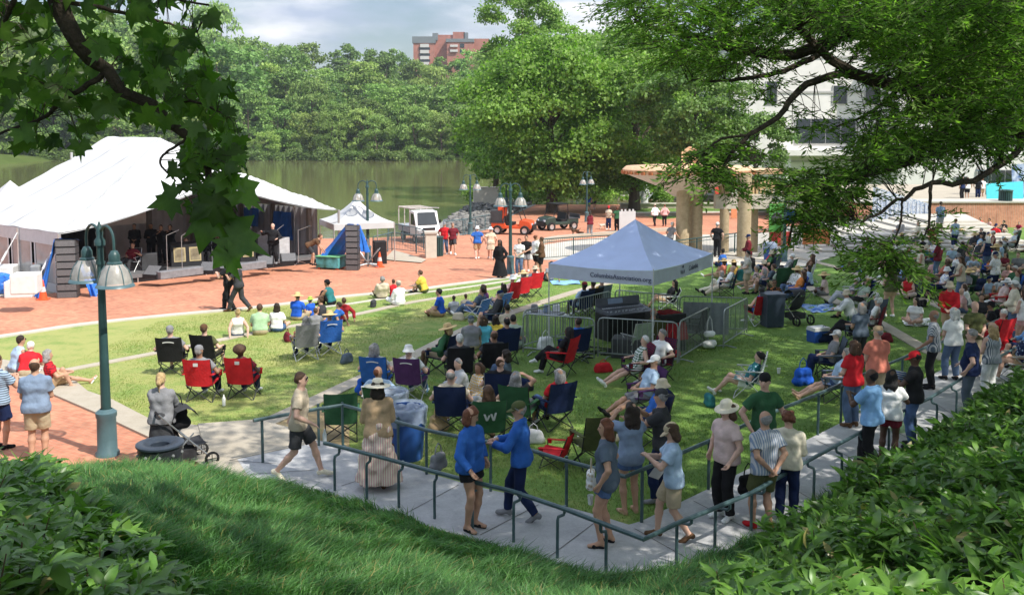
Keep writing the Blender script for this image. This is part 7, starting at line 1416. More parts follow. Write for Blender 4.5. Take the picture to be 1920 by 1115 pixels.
# litter of small belongings between the chairs
for i, (px, py, kind, c_, lb_) in enumerate(((420, 760, 'bottle', 'white', 'clear bottle in the grass right of the red camp chairs'), (430, 702, 'cup', 'white', 'white cup in the grass beside the black camp chairs'), (650, 680, 'bag', 'slate', 'slate bag in the grass right of the pale-framed chairs'), (800, 735, 'bottle', 'skyblue', 'blue bottle in the grass beside the purple camp chair'), (888, 700, 'bag', 'olive', 'olive bag between the two black camp chairs'), (985, 730, 'bag', 'navy', 'navy bag in the grass behind the black-dressed woman'),
        (1000, 830, 'bag', 'lightgray', 'crumpled white bag in the grass behind the handrail'), (1085, 835, 'bottle', 'white', 'clear bottle beside the olive camp chair'), (1150, 770, 'cup', 'red', 'red cup in the grass left of the outstretched shoes'), (1330, 760, 'bag', 'teal', 'teal bag in the shade left of the ponytailed woman'), (1460, 700, 'cup', 'white', 'white cup on the shaded lawn below the dark bin'), (1660, 640, 'bag', 'maroon', 'maroon bag beside the far concrete strip'), (1590, 605, 'bottle', 'green', 'green bottle on the blue patterned blanket'), (1730, 575, 'bag', 'black', 'black bag in the grass among the right crowd'), (1800, 560, 'bag', 'royal', 'bright blue bag behind the bucket-hatted man'), (700, 575, 'bag', 'charcoal', 'charcoal bag beside the cream-sweatered woman'), (540, 640, 'bag', 'maroon', 'maroon bag near the family group'), (860, 600, 'bag', 'sand', 'sand-coloured bag before the blue beach chairs'))):
    if kind == 'bag': bag(px, py, lb_, c_, (.3, .2, .24), 0, 30*i, i % 2 == 0)
    else:
        b = MB()
        if kind == 'bottle': b.lathe([(.001, 0), (.034, 0), (.036, .15), (.014, .2), (.013, .23), (.001, .23)], n=10)
        else: b.lathe([(.001, 0), (.032, 0), (.044, .13), (.04, .13), (.03, .01)], n=10)
        o = b.build('bottle' if kind == 'bottle' else 'paper_cup', cloth('c', c_), None, True, gp(px, py)); tag(o, lb_, kind)

# pale marks printed on some chair backs
def mark(o, shape):
    b = MB(); z = .80; y = -.405
    if shape == 'bar': b.grid([[(x, y, z+.03*math.cos(x*9)+dz) for x in np.linspace(-.12, .14, 8)] for dz in (0, .025)])
    elif shape == 'square': b.add([(-.05, y, z), (.05, y, z), (.05, y, z+.07), (-.05, y, z+.07)], [(0, 1, 2, 3)])
    else:
        for x0, x1, z0, z1 in ((-.10, -.055, .72, .60), (-.055, -.01, .60, .70), (.02, .06, .72, .60), (.06, .10, .60, .74)): b.add([(x0-.015, y, z0), (x0+.02, y, z0), (x1+.02, y, z1), (x1-.015, y, z1)], [(0, 1, 2, 3)])
    b.build('printed_mark', m_white, o)
for o in list(SC.objects):
    l_ = o.get('label', '') if o.get('category') == 'chair' else ''
    if l_.startswith(('red camp chair holding the man in gray cap', 'red camp chair holding the woman with a brown')): mark(o, 'square')
    elif l_.startswith(('blue camp chair holding the gray-haired', 'purple camp chair with', 'black camp chair holding the man in gray cap', 'blue camp chair with pale')): mark(o, 'bar')
    elif 'woman with long brown hair in beige' in l_: mark(o, 'letters')
# ================================================================== STAGE, VEHICLES, BUILDINGS
E1 = np.array([.635, .774]); E2 = np.array([-.774, .635]); TM = np.array([-16.9, 35.3])+E1*.15; TLEN = 13.4
def tp(u, t, h): q = TM+E1*u*TLEN+E2*t; return np.array([q[0], q[1], gz(q[1])*.0-1.24+h])
st = thing('stage_tent', 'large white festival tent with an arched front over the stage', 'tent', tp(.5, 0, 0)); O_ = np.array(st.location)
def rooth(u, t):
    g_ = 1-abs(2*u-1); tr = 4.2
    def front(ue): g = 1-math.sqrt((2*ue-1)**2+.012); return 2.45+1.62*max(0, g)**1.45
    if t >= tr*g_: return 2.45+3.45*g_-.05*math.sin(math.pi*g_)
    s_ = 1-t/tr; ue = .5+(u-.5)/max(s_, 1e-6); return 5.9*(1-s_)+front(ue)*s_-.16*math.sin(math.pi*s_)
TS = list(np.linspace(0, 4.2, 26))+list(np.linspace(4.6, 8.9, 8)); b = MB()
b.grid([[tp(u, t-.0, rooth(u, t)+(.018*math.sin(u*41+t*2.3)+.022*math.sin(u*17-t*3.1+1)+.012*math.sin(u*77+t))*min(1, t+.3))-O_ for u in np.linspace(0, 1, 65)] for t in TS]); b.grid([[tp(u, t, rooth(u, t)-.04)-O_ for u in np.linspace(0, 1, 65)] for t in TS]); b.build('roof', m_white, st, smooth='all')
b = MB(); seam = mat('seam_gray', (.40, .41, .42), .6, .05)
for t in (4.25, 6.6): b.grid([[tp(u, t+dt, rooth(u, t+dt)+.03)-O_ for u in np.linspace(.0, 1, 50)] for dt in (-.025, .025)])
b.grid([[tp(.5*f+du, 4.2*f, rooth(.5*f+du, 4.2*f)+.035)-O_ for f in np.linspace(0, 1, 30)] for du in (-.002, .002)])
b.build('roof_seam', seam, st)
for u, t in ((0, 0), (0, 3.4), (0, 7), (0, 8.8), (1, 0), (1, 3.4), (1, 7), (1, 8.8), (.5, 8.7), (.36, 8.7)):
    b = MB(); h_ = 2.42 if u in (0, 1) else 5.2; b.tube([tp(u, t, -.1)-O_, tp(u, t, h_)-O_], .06, 8); b.build('pole', m_alu, st, smooth=True)
b = MB()
b.grid([[tp(0, t, h)+np.array([-.03*math.sin(t*7), 0, 0])-O_ for t in np.linspace(0, 8.9, 30)] for h in (2.45, 2.2, 1.95)]); b.build('eave_flap', mat('valance_gray', (.55, .56, .57), .6, .05), st, smooth='all')
for k, t in enumerate((.3, 2.3, 4.3, 6.3)):
    b = MB(); b.grid([[tp(0, t+x, h)-O_ for x in (0, .9, 1.8)] for h in (.0, .5)]); b.grid([[tp(0, t+x, h)-O_ for x in (0, .12)] for h in (.5, 1.95)]); b.grid([[tp(0, t+1.68+x, h)-O_ for x in (0, .12)] for h in (.5, 1.95)]); b.build('side_wall', m_white, st)
    b = MB(); b.grid([[tp(.001, t+x, h)-O_ for x in (.12, .9, 1.68)] for h in (.5, 1.95)]); b.build('window_pane', mat('clear_vinyl', (.30, .30, .30), .15, .15, 2, spec=.6), st)
for t, d in ((0, 1.5), (3.4, 1.5), (7, 1.5)):
    b = MB(); a = tp(0, t, 2.3); q = tp(-.075, t-.4, .95); b.tube([a-O_, q-O_], .022, 5); b.tube([a+(q-a)*.55-O_, a+(q-a)*.8-O_], .045, 6); b.build('strap', m_white, st, smooth=True)
# rear wall, curtains and banner
bw = thing('stage_backdrop', 'gray panelled rear wall of the stage with posts', 'backdrop', tp(.5, 8.6, 0)); O2 = np.array(bw.location); b = MB()
b.grid([[tp(u, 8.6+.05*(i % 2), h)-O2 for i, u in enumerate(np.linspace(.42, 1.0, 40))] for h in (0, 3.1)]); b.build('panel', mat('gray_cloth_wall', (.50, .50, .52), .8, .1, 2), bw)
b = MB(); b.grid([[tp(u, 8.3+.12*math.sin(i*1.9), h)-O2 for i, u in enumerate(np.linspace(.0, .42, 40))] for h in (.3, 2.2)]); b.build('curtain', mat('black_curtain', (.02, .02, .022), .9, .2), bw, smooth='all')
for u in (.44, .62, .80, .98): b = MB(); b.box(tp(u, 8.2, 1.6)-O2, (.22, .22, 3.2), rz=.88); b.build('post', mat('gray_post', (.22, .2, .18), .7, .1), bw)
b = MB(); b.box(tp(.62, 8.1, 3.15)-O2, (9.5, .2, .25), rz=math.atan2(E1[1], E1[0])); b.build('beam', mat('gray_post', (.22, .2, .18), .7, .1), bw)
b = MB(); b.box(tp(.56, 8.9, 3.55)-O2, (5.0, .12, .6), rz=math.atan2(E1[1], E1[0])); b.build('fascia_board', mat('orange_board', (.55, .25, .12), .7, .12), bw)
b = MB(); b.grid([[tp(1.0+.004*(i % 2), t, h)-O2 for i, t in enumerate(np.linspace(1.6, 8.6, 34))] for h in (0, 2.4)]); b.build('panel', mat('gray_cloth_wall', (.50, .50, .52), .8, .1, 2), bw)
for t in (2.0, 4.9, 7.6): b = MB(); b.box(tp(.985, t, 1.25)-O2, (.2, .2, 2.5), rz=.88); b.build('post', mat('gray_post', (.22, .2, .18), .7, .1), bw)
for i, (u, w_, h0, h1) in enumerate(((6.5, 1.2, 1.25, 2.2), (3.9, 1.5, .75, 2.15))):
    b = MB(); q = tp(.975, u, 0); b.grid([[q+np.array([*(E2*x), h+.0])+np.array([*(E1*.04*math.sin(x*9+h*3)), 0]) for x in np.linspace(-w_/2, w_/2, 10)] for h in np.linspace(h0, h1, 6)]); tag(b.build('blue_tarp', m_tarp, None, smooth='all'), ('smaller blue tarp hung on the rear wall of the stage', 'larger blue tarp hung behind the conductor')[i], 'tarp')
bn = thing('festival_banner', 'whitish banner with red letters at the back of the stage', 'banner', tp(.27, 6.2, 2.25)); b = MB(); ang = math.atan2(E1[1], E1[0]); b.grid([[np.array([*(E1*x), z]) for x in np.linspace(-3.4, 3.4, 12)] for z in (-.36, .36)]); b.build('cloth', mat('banner_white', (.66, .62, .61), .8, .1, 3), bn)
text_mesh('lettering', 'FESTIVAL', .62, mat('banner_red', (.5, .06, .06), .7, .1), bn, (-E2[0]*.03, -E2[1]*.03, 0), (math.pi/2, 0, ang))
# deck
dk = thing('stage_deck', 'low gray stage platform under the tent', 'stage', tp(.5, 1.2, 0)); O3 = np.array(dk.location); b = MB(); DH = .34
def tpd(u, t, h): q = TM+E1*u*TLEN+E2*t; return np.array([q[0], q[1], gz(q[1])+h])
cn = [tpd(u, t, DH)-O3 for u, t in ((.02, .9), (.98, .9), (.98, 7.9), (.02, 7.9))]; b.add(cn+[c-v3(0, 0, .14) for c in cn], [(0, 1, 2, 3), (0, 1, 5, 4), (1, 2, 6, 5), (3, 0, 4, 7)]); b.build('platform', mat('stage_gray', (.13, .13, .135), .7, .15, 4), dk)
b = MB(); b.grid([[tpd(u, .97, h)-O3 for u in np.linspace(.02, .98, 20)] for h in (0.0, .2)]); b.build('skirt', m_black, dk)
for i in range(9): b = MB(); q = tpd(.03+.118*i, .93, 0)-O3; b.tube([q, q+v3(0, 0, .22)], .03, 6); b.build('leg', m_alu, dk)
def stg(px, py): return gp(px, py, DH)
# things on the stage
for i, (px, py, sc, lb_) in enumerate(((290, 520, 1, 'left end'), (392, 512, 1, 'gap beside the leaf'), (424, 508, .9, 'walking pair'), (498, 500, 1, 'feet of the conductor'), (541, 494, 1, 'right end'))):
    t = thing('stage_monitor', 'wedge monitor speaker on the stage edge at the '+lb_, 'loudspeaker', stg(px, py), R_(160+10*i), 'wedge monitors along the stage edge'); b = MB(); b.add([(x, y, z) for x in (-.34, .34) for y, z in ((-.3, 0), (.3, 0), (.3, .14), (-.08, .46), (-.3, .40))], [(0, 1, 2, 3, 4), (9, 8, 7, 6, 5), (0, 5, 6, 1), (1, 6, 7, 2), (2, 7, 8, 3), (3, 8, 9, 4), (4, 9, 5, 0)]); b.build('cabinet', m_black, t)
    b = MB(); b.add([(-.31, .296, .16), (.31, .296, .16), (.31, -.06, .462), (-.31, -.06, .462)], [(0, 1, 2, 3)]); b.build('grille', mat('speaker_grille', (.13, .13, .135), .7, .2, 30), t)
for px, py, w_, lb_ in ((338, 518, 1.9, 'left front'), (468, 505, 1.5, 'right front')):
    t = box_thing('floor_case', 'long low gray case lying at the '+lb_+' of the stage', 'case', stg(px, py), (w_, .35, .30), math.atan2(E1[1], E1[0]), mat('case_gray', (.20, .20, .21), .6, .15))
for i, (px, py, lb_) in enumerate(((338, 500, 'left of the hanging leaves'), (367, 498, 'partly behind the leaves'), (466, 490, 'right of the hanging leaves'))):
    t = thing('bandstand_front', 'black bandstand front with a gold framed panel '+lb_, 'music stand', stg(px, py), math.atan2(E1[1], E1[0])-.35, 'bandstand fronts'); b = MB(); b.add([(-.36, 0, 0), (.36, 0, 0), (.33, .12, .95), (-.33, .12, .95), (-.33, .4, 1.05), (.33, .4, 1.05), (.36, .3, 0), (-.36, .3, 0)], [(0, 1, 2, 3), (3, 2, 5, 4), (1, 6, 5, 2), (7, 0, 3, 4)]); b.build('stand', m_black, t)
    b = MB(); b.box((0, .045, .52), (.5, .01, .62), rx=R_(-7)); b.build('panel_frame', mat('gold_panel', (.42, .34, .18), .6, .1), t); b = MB(); b.box((0, .036, .52), (.40, .01, .50), rx=R_(-7)); b.build('panel_picture', mat('panel_dark', (.20, .16, .10), .6, .3, 3, col2=(.32, .27, .17)), t)
def micstand(px, py, lb_, h=1.5):
    t = thing('microphone_stand', lb_, 'microphone stand', stg(px, py), R_(px % 90), 'microphone stands'); b = MB(); b.tube([(0, 0, .02), (0, 0, h)], .014, 5)
    for k in range(3): a = k*2.1; b.tube([(0, 0, .12), (math.cos(a)*.3, math.sin(a)*.3, .01)], .010, 4)
    b.tube([(0, 0, h), (.45, 0, h+.15)], .010, 4); b.build('stand', m_alu, t); b = MB(); b.tube([(.43, 0, h+.143), (.56, 0, h+.18)], [.03, .018], 8); b.build('microphone', m_dkgray, t)
for k, (px, py, lb_) in enumerate(((314, 508, 'microphone stand left of the bandstand fronts'), (342, 510, 'microphone stand before the first bandstand front'), (520, 494, 'microphone stand in front of the conductor'), (560, 494, 'microphone stand near the crouching stagehand'))): micstand(px, py, lb_)
t = box_thing('guitar_amplifier', 'square gray amplifier beside the seated guitarist', 'amplifier', stg(281, 506), (.62, .4, .72), R_(20), m_dkgray)
BP = [(254, 490, 195, 'stand', 'front', 'black-clad musician standing beside the banner'), (285, 489, 190, 'stand', 'play', 'black-clad musician with a brass horn standing second'), (322, 492, 180, 'stand2', 'horn', 'black-clad trumpeter behind the bandstand fronts'), (395, 488, 190, 'stand', 'horn', 'black-clad player behind the leaves'), (305, 493, 185, 'stand2', 'horn', 'black-clad saxophonist beside the trumpeter'), (432, 488, 190, 'stand', 'front', 'black-clad singer right of the leaves'), (456, 487, 180, 'stand2', 'horn', 'black-clad trombonist nearest the conductor')]
for x, y, f, po, ar, d in BP: P(x, y, f, po, ar, 1.76, 't', 'short dark', None, 'long black', 'pants black', 'black', d, 'on stage', group=BAND, rise=DH)
P(246, 508, 170, 'chair', 'play', 1.70, 't', 'short brown', None, 'tee maroon', 'pants charcoal', 'black', 'guitarist in maroon shirt', 'seated on the left of the stage', 'fold charcoal', group=BAND, rise=DH)
for i, (x, y) in enumerate(((350, 496), (385, 493), (412, 490), (446, 488), (480, 484))): P(x, y, 200, 'chair', 'horn', 1.70, 'tlmtl'[i], ('short dark', 'short gray', 'short black', 'bob brown', 'short brown')[i], None, 'long black', 'pants black', 'black', ('dark-haired', 'gray-haired', 'black-haired', 'bobbed', 'brown-haired')[i]+' seated horn player in black', 'on stage', 'fold black', group=BAND, rise=DH)
P(514, 494, 175, 'stand2', 'conduct', 1.84, 'l', 'bald gray', None, 'hoodie black', 'pants black', 'gray', 'conductor in black pullover', 'standing at the right of the stage', group=BAND, rise=DH, bulk=1.18)
P(583, 497, -80, 'bend', 'reach', 1.74, 't', 'short brown', None, 'tee brown', 'shorts charcoal', 'black', 'stagehand in brown bending down', 'at the stage corner', group=BAND, rise=DH)
for px, h_, c_, lb_ in ((492, 1.3, 'gray', 'gray gig bag behind the conductor'), (532, 1.0, 'lightgray', 'pale case beside the blue tarp')): box_thing('instrument_case', lb_, 'case', stg(px, 484), (.5, .35, h_), R_(30), cloth('c', c_))
# drum kit of dark shapes
t = thing('drum_kit', 'dark drum kit at the back of the stage', 'drums', stg(432, 484), R_(150))
for x, y, r, z0, z1 in ((0, 0, .28, .06, .56), (-.45, .1, .2, .35, .62), (.45, .05, .2, .4, .7), (.1, .35, .17, .5, .72)): b = MB(); b.lathe([(.001, z0), (r, z0), (r, z1), (.001, z1)], (x, y, 0), 16); b.build('drum', mat('drum_shell', (.05, .04, .04), .3, .1), t, smooth=True)
for x, y in ((-.6, .3), (.55, .4)): b = MB(); b.lathe([(.001, 1.06), (.24, 1.03), (.001, 1.04)], (x, y, 0), 16); b.tube([(x, y, 0), (x, y, 1.05)], .012, 4); b.build('cymbal', mat('brass', (.5, .36, .12), .3, .1, metal=.8), t, smooth=True)

# loudspeaker towers with their tarps
def speaker_tower(px, py, w_, h_, rz, label, n_=8):
    t = thing('speaker_tower', label, 'loudspeaker', gp(px, py), R_(rz)); 
    for k in range(n_):
        b = MB(); b.box((0, .03*math.sin(k*.4), h_*(k+.5)/n_), (w_, .5, h_/n_-.03), rx=R_(-1.5*(k-n_/2))); o = b.build('cabinet', m_dkgray, t); b = MB(); b.box((0, -.255+.03*math.sin(k*.4), h_*(k+.5)/n_), (w_*.92, .012, h_/n_-.06), rx=R_(-1.5*(k-n_/2))); b.build('grille', mat('speaker_grille', (.13, .13, .135), .7, .2, 30), o)
    return t
speaker_tower(129, 557, .70, 2.13, 12, 'dark loudspeaker tower at the left end of the stage'); speaker_tower(662, 506, .56, 2.06, -4, 'dark loudspeaker tower at the right end of the stage')
def drape(label, P0, P1, P2, P3, n=12, amp=.06, name='blue_tarp', m=None, seed=1):
    """a hanging cloth between four corners, with folds"""
    rr = np.random.default_rng(seed); b = MB(); rows = []; ph = rr.uniform(0, 6, 3)
    for i in range(n+1):
        f = i/n; A = P0+(P3-P0)*f; B_ = P1+(P2-P1)*f; rows.append([A+(B_-A)*g_+np.array([amp*math.sin(g_*14+ph[0]+f), amp*math.cos(g_*11+ph[1]+2*f), .4*amp*math.sin(f*9+g_*5)])*(.3+f) for g_ in np.linspace(0, 1, 15)])
    b.grid(rows); b.grid([[q+v3(0, .012, 0) for q in r] for r in rows]); return tag(b.build(name, m or m_tarp, None, smooth='all'), label, 'tarp')
c = gp(129, 557)
drape('blue tarp over the left side of the left speaker tower', c+v3(-.37, .4, 2.12), c+v3(-.36, -.24, 2.14), c+v3(-.72, -.5, .02), c+v3(-1.25, .0, .02), seed=2); drape('blue tarp trailing right of the left speaker tower', c+v3(.38, .1, 1.1), c+v3(.40, .5, 1.2), c+v3(1.05, .4, .03), c+v3(.75, -.02, .03), seed=3, amp=.09); drape('blue tarp cap on the left speaker tower', c+v3(-.4, -.2, 2.17), c+v3(.4, -.2, 2.17), c+v3(.40, .3, 2.05), c+v3(-.40, .3, 2.05), seed=4, amp=.02)
c = gp(662, 506); drape('blue tarp slung from the right speaker tower to the green case', c+v3(-.25, .25, 2.08), c+v3(.0, .5, 2.05), c+v3(-.6, .9, .55), c+v3(-1.5, .3, .6), seed=5); drape('blue tarp hanging right of the right speaker tower', c+v3(.15, .3, 2.06), c+v3(.3, .4, 2.0), c+v3(.75, .5, .75), c+v3(.4, .2, .8), seed=6)
def greentop(t, d):
    b = MB(); b.box((0, 0, d[2]+.015), (d[0]+.05, d[1]+.05, .03)); b.build('lid', mat('bright_green_trim', (.18, .48, .22), .5, .1), t)
    for x in (-.5, .5):
        for y in (-.35, .35): b = MB(); b.box((x*d[0]*.8, y*d[1], -.045), (.1, .1, .09)); b.build('caster', m_orange, t)
t = box_thing('road_case', 'green road case with pale blue end in front of the right tower', 'case', gp(621, 504)+v3(0, 0, .09), (1.15, .75, .5), R_(-20), mat('case_green', (.05, .16, .09), .5, .4, 3, col2=(.12, .42, .45)), None, greentop)
c = gp(690, 500); t = thing('lifting_tower', 'gray outrigger base of a lifting mast beside the right tower', 'mast base', c, 0); b = MB(); b.tube([(0, 0, 0), (0, 0, 1.3)], .05, 6); b.build('mast', m_steel, t)
for a, nm in ((-.7, 0), (.7, 0), (2.4, 0), (-2.4, 0)): b = MB(); b.tube([(0, 0, .15), (math.sin(a)*.85, -math.cos(a)*.5, .05)], .035, 5); b.tube([(0, 0, .2), (math.sin(a)*.8, -math.cos(a)*.4, .85)], .025, 5); b.build('outrigger', m_steel, t)
box_thing('equipment_case', 'black case standing behind the mast base', 'case', gp(712, 494), (.6, .5, 1.1), R_(20), m_black)
def cone(px, py, label, h=.72):
    t = thing('traffic_cone', label, 'traffic cone', gp(px, py), R_(15), 'traffic cones beside the stage'); b = MB(); b.box((0, 0, .02), (.42, .42, .04)); b.build('base', m_orange, t); b = MB(); b.lathe([(.15, .04), (.03, h), (.001, h)], n=14); b.build('cone_body', m_orange, t, smooth=True); b = MB(); b.lathe([(.112, .30), (.078, .48)], (0, 0, 0), 14); b.build('white_band', m_white, t, smooth=True)
cone(81, 562, 'orange traffic cone in front of the white blocks'); cone(712, 501, 'orange traffic cone beside the mast base')
def block(px, py, d, h, label, m=None): t = box_thing('ballast_block', label, 'block', gp(px, py, h), d, R_(12), m or mat('ballast_white', (.66, .66, .64), .6, .06), 'white ballast blocks at the tent corner', None, .05)
block(40, 556, (.95, .8, .62), 0, 'lower white ballast block at the tent corner'); block(50, 549, (.82, .75, .66), .64, 'upper white ballast block stacked at the tent corner'); block(8, 540, (.9, .8, .9), 0, 'white ballast block cut by the left edge'); block(70, 545, (.35, .5, 1.0), 0, 'narrow gray block behind the left tower', m_gray)
V_, Q = grow([([cap(v3(-.4, 0, .3), v3(.3, .1, .32), .36, .30, .1), cap(v3(-.2, 0, .6), v3(.2, 0, .5), .22, .2, .1)], [(v3(0, 0, 0), v3(0, 0, -1))])], .05, None, .02, 3); o = mesh_np('tarp_bundle', V_, Q, m_tarp, None, True, gp(14, 551)); tag(o, 'crumpled blue tarp bundle before the white block', 'tarp')

# ---- small white tents
def popup(px, py, D, w_, label, rz, pk=1.15, eave=1.95):
    c = pt((px-960)/1800*D, D); t = thing('canopy_tent', label, 'tent', c, R_(rz)); h_ = w_/2; cs_ = [(-h_, -h_), (h_, -h_), (h_, h_), (-h_, h_)]; b = MB()
    for i in range(4):
        A = v3(*cs_[i], eave); B_ = v3(*cs_[(i+1) % 4], eave); ap = v3(0, 0, eave+pk); b.grid([[q+(ap-q)*f-v3(0, 0, .2*math.sin(math.pi*f)) for q in [A+(B_-A)*j/6 for j in range(7)]] for f in np.linspace(0, 1, 7)])
    b.build('roof', m_white, t, smooth='all')
    for i in range(4): b = MB(); A = v3(*cs_[i], eave); B_ = v3(*cs_[(i+1) % 4], eave); b.grid([[A+(B_-A)*j/8*1.0+v3(0, 0, z) for j in range(9)] for z in (.01, -.28)]); b.build('valance', m_white, t)
    for x, y in cs_: b = MB(); b.tube([(x, y, 0), (x, y, eave)], .03, 5); b.build('leg', m_alu, t)
    return t
pw = popup(667, 0, 47.5, 3.0, 'small white peaked tent between the stage and the truck', 24)
b = MB(); b.grid([[(x, -1.1, z) for x in (-.9, -.3)] for z in (.8, 1.75)]); b.build('side_panel', mat('pale_blue_panel', (.25, .45, .65), .5, .1), pw)
popup(18, 0, 54, 4.2, 'white tent peak behind the left edge of the stage tent', 40, 1.6, 2.2)

# ---- vehicles
def wheel(t, x, y, r, w_=.18):
    b = MB(); b.M = np.array(Matrix.Translation((x, y, r)) @ Matrix.Rotation(math.pi/2, 4, 'Y')); b.lathe([(r*.55, -w_/2), (r*.9, -w_/2), (r, -w_*.3), (r, w_*.3), (r*.9, w_/2), (r*.55, w_/2)], n=18); o = b.build('wheel', m_rubber, t, smooth=True)
    b = MB(); b.M = np.array(Matrix.Translation((x, y, r)) @ Matrix.Rotation(math.pi/2, 4, 'Y')); b.lathe([(.001, -w_*.35), (r*.56, -w_*.42), (r*.56, w_*.42), (.001, w_*.35)], n=12); b.build('rim', m_alu, o, smooth=True)
def profile(t, name, pts, w_, m, bev=.04):
    n = len(pts); b = MB(); tr = tessellate_polygon([[Vector((p[0], p[1], 0)) for p in pts]]); b.add([(-w_/2, p[0], p[1]) for p in pts]+[(w_/2, p[0], p[1]) for p in pts], [(i, (i+1) % n, n+(i+1) % n, n+i) for i in range(n)]+[tuple(q) for q in tr]+[tuple(n+i for i in q)[::-1] for q in tr]); o = b.build(name, m, t); md = o.modifiers.new('bevel', 'BEVEL'); md.width = bev; md.segments = 2; md.limit_method = 'ANGLE'; return o
tk = thing('utility_truck', 'small white flatbed truck with a roof rack facing the plaza', 'truck', gp(786, 452), math.atan2(-.9, .42)-math.pi/2); m_wt = mat('white_car_paint', (.74, .74, .73), .25, .04, coat=.4)
profile(tk, 'cab', [(.45, .42), (1.72, .42), (1.74, .85), (1.52, 1.10), (1.18, 1.92), (.5, 1.96), (.42, 1.9)], 1.48, m_wt, .06); profile(tk, 'chassis', [(-1.7, .35), (1.6, .35), (1.6, .50), (-1.7, .50)], 1.2, m_dkgray, .02)
profile(tk, 'cargo_bed', [(-1.75, .58), (.38, .58), (.38, .96), (-1.75, .96)], 1.5, mat('bed_gray', (.30, .32, .34), .5, .1), .02)
b = MB(); b.add([(-.62, 1.555, 1.14), (.62, 1.555, 1.14), (.54, 1.245, 1.86), (-.54, 1.245, 1.86)], [(0, 1, 2, 3)]); b.build('windscreen', m_glass, tk)
for s_ in (-1, 1):
    b = MB(); b.add([(s_*.748, .62, 1.12), (s_*.748, 1.40, 1.12), (s_*.748, 1.14, 1.78), (s_*.748, .62, 1.80)], [(0, 1, 2, 3)]); b.build('side_window', m_glass, tk); b = MB(); b.lathe([(.001, 0), (.11, 0)], (0, 0, 0), 12); b.M = None
    b2 = MB(); b2.box((s_*.52, 1.755, .74), (.28, .03, .16)); b2.build('headlight', mat('headlight_glass', (.6, .62, .65), .1, .05), tk); b2 = MB(); b2.box((s_*.84, 1.35, 1.3), (.14, .06, .2)); b2.build('mirror', m_black, tk)
    for y in (1.18, -1.05): wheel(tk, s_*.66, y, .28)
b = MB(); b.box((0, 1.765, .62), (1.0, .03, .12)); b.box((0, 1.765, .92), (.8, .03, .14)); b.build('grille', m_black, tk)
b = MB()
for x in (-.72, .72): b.tube([(x, -1.7, .9), (x, -1.7, 2.0), (x, .4, 2.05), (x, 1.5, 2.12)], .03, 6); b.tube([(x, -.6, .9), (x, -.6, 2.02)], .03, 6); b.tube([(x, .35, .9), (x, .35, 2.04)], .03, 6)
for y in (-1.7, -1.0, -.3, .4): b.tube([(-.72, y, 2.02), (.72, y, 2.02)], .025, 6)
b.build('roof_rack', mat('rack_pale', (.5, .46, .42), .5, .1), tk)
def utv(label, p, rz, m, cargo):
    t = thing('utility_vehicle', label, 'utility vehicle', p, rz); profile(t, 'body', [(-1.35, .42), (1.35, .42), (1.42, .62), (1.25, .92), (.6, 1.02), (.52, .62), (-.35, .62), (-.4, .80), (-1.35, .80)], 1.25, m, .05); profile(t, 'bumper', [(1.36, .35), (1.5, .35), (1.5, .7), (1.36, .7)], 1.0, m_black, .02)
    b = MB(); b.box((0, -.15, .72), (1.1, .45, .16)); b.box((0, -.36, 1.0), (1.1, .12, .5), rx=R_(8)); b.build('seat', m_black, t); profile(t, 'cargo_bed', [(-1.45, .78), (-.45, .78), (-.45, 1.1), (-.52, 1.1), (-.52, .84), (-1.38, .84), (-1.38, 1.1), (-1.45, 1.1)], 1.3, m_dkgray, .01)
    for x in (-.58, .58): b = MB(); b.tube([(x, .75, .95), (x, .42, 1.82), (x, -.42, 1.85), (x, -.5, .8)], .028, 6); b.build('roll_bar', m_black, t, smooth=True)
    b = MB(); b.box((0, 0, 1.87), (1.28, 1.05, .05)); b.build('roof', m_black, t)
    for s_ in (-1, 1):
        for y in (.95, -.9): wheel(t, s_*.62, y, .32, .24)
        b = MB(); b.box((s_*.42, 1.40, .74), (.22, .06, .12)); b.build('headlight', mat('headlight_glass', (.6, .62, .65), .1, .05), t)
    if cargo:
        for i, (x, y, d, c_) in enumerate(((0, -1.0, (1.1, .8, .75), m_dkgray), (.62, -.65, (.5, .5, 1.0), m_orange))): b = MB(); b.box((0, 0, d[2]/2), d); o = b.build('crate', c_, None); Mx = Matrix.Rotation(rz, 4, 'Z'); o.location = Vector(p)+(Mx @ Vector((x*.4, y, .85))); o.rotation_euler = (0, 0, rz); tag(o, ('dark crate loaded on the orange utility vehicle', 'tall orange box loaded on the orange utility vehicle')[i], 'crate')
    return t
utv('orange utility vehicle with a loaded bed on the plaza', gp(962, 439), math.atan2(-.25, .97)-math.pi/2, mat('utv_orange', (.60, .09, .03), .35, .08), True); utv('dark green utility vehicle with a black roof on the plaza', gp(1046, 431), math.atan2(-.5, -.86)-math.pi/2, mat('utv_green', (.035, .055, .045), .35, .1), False)

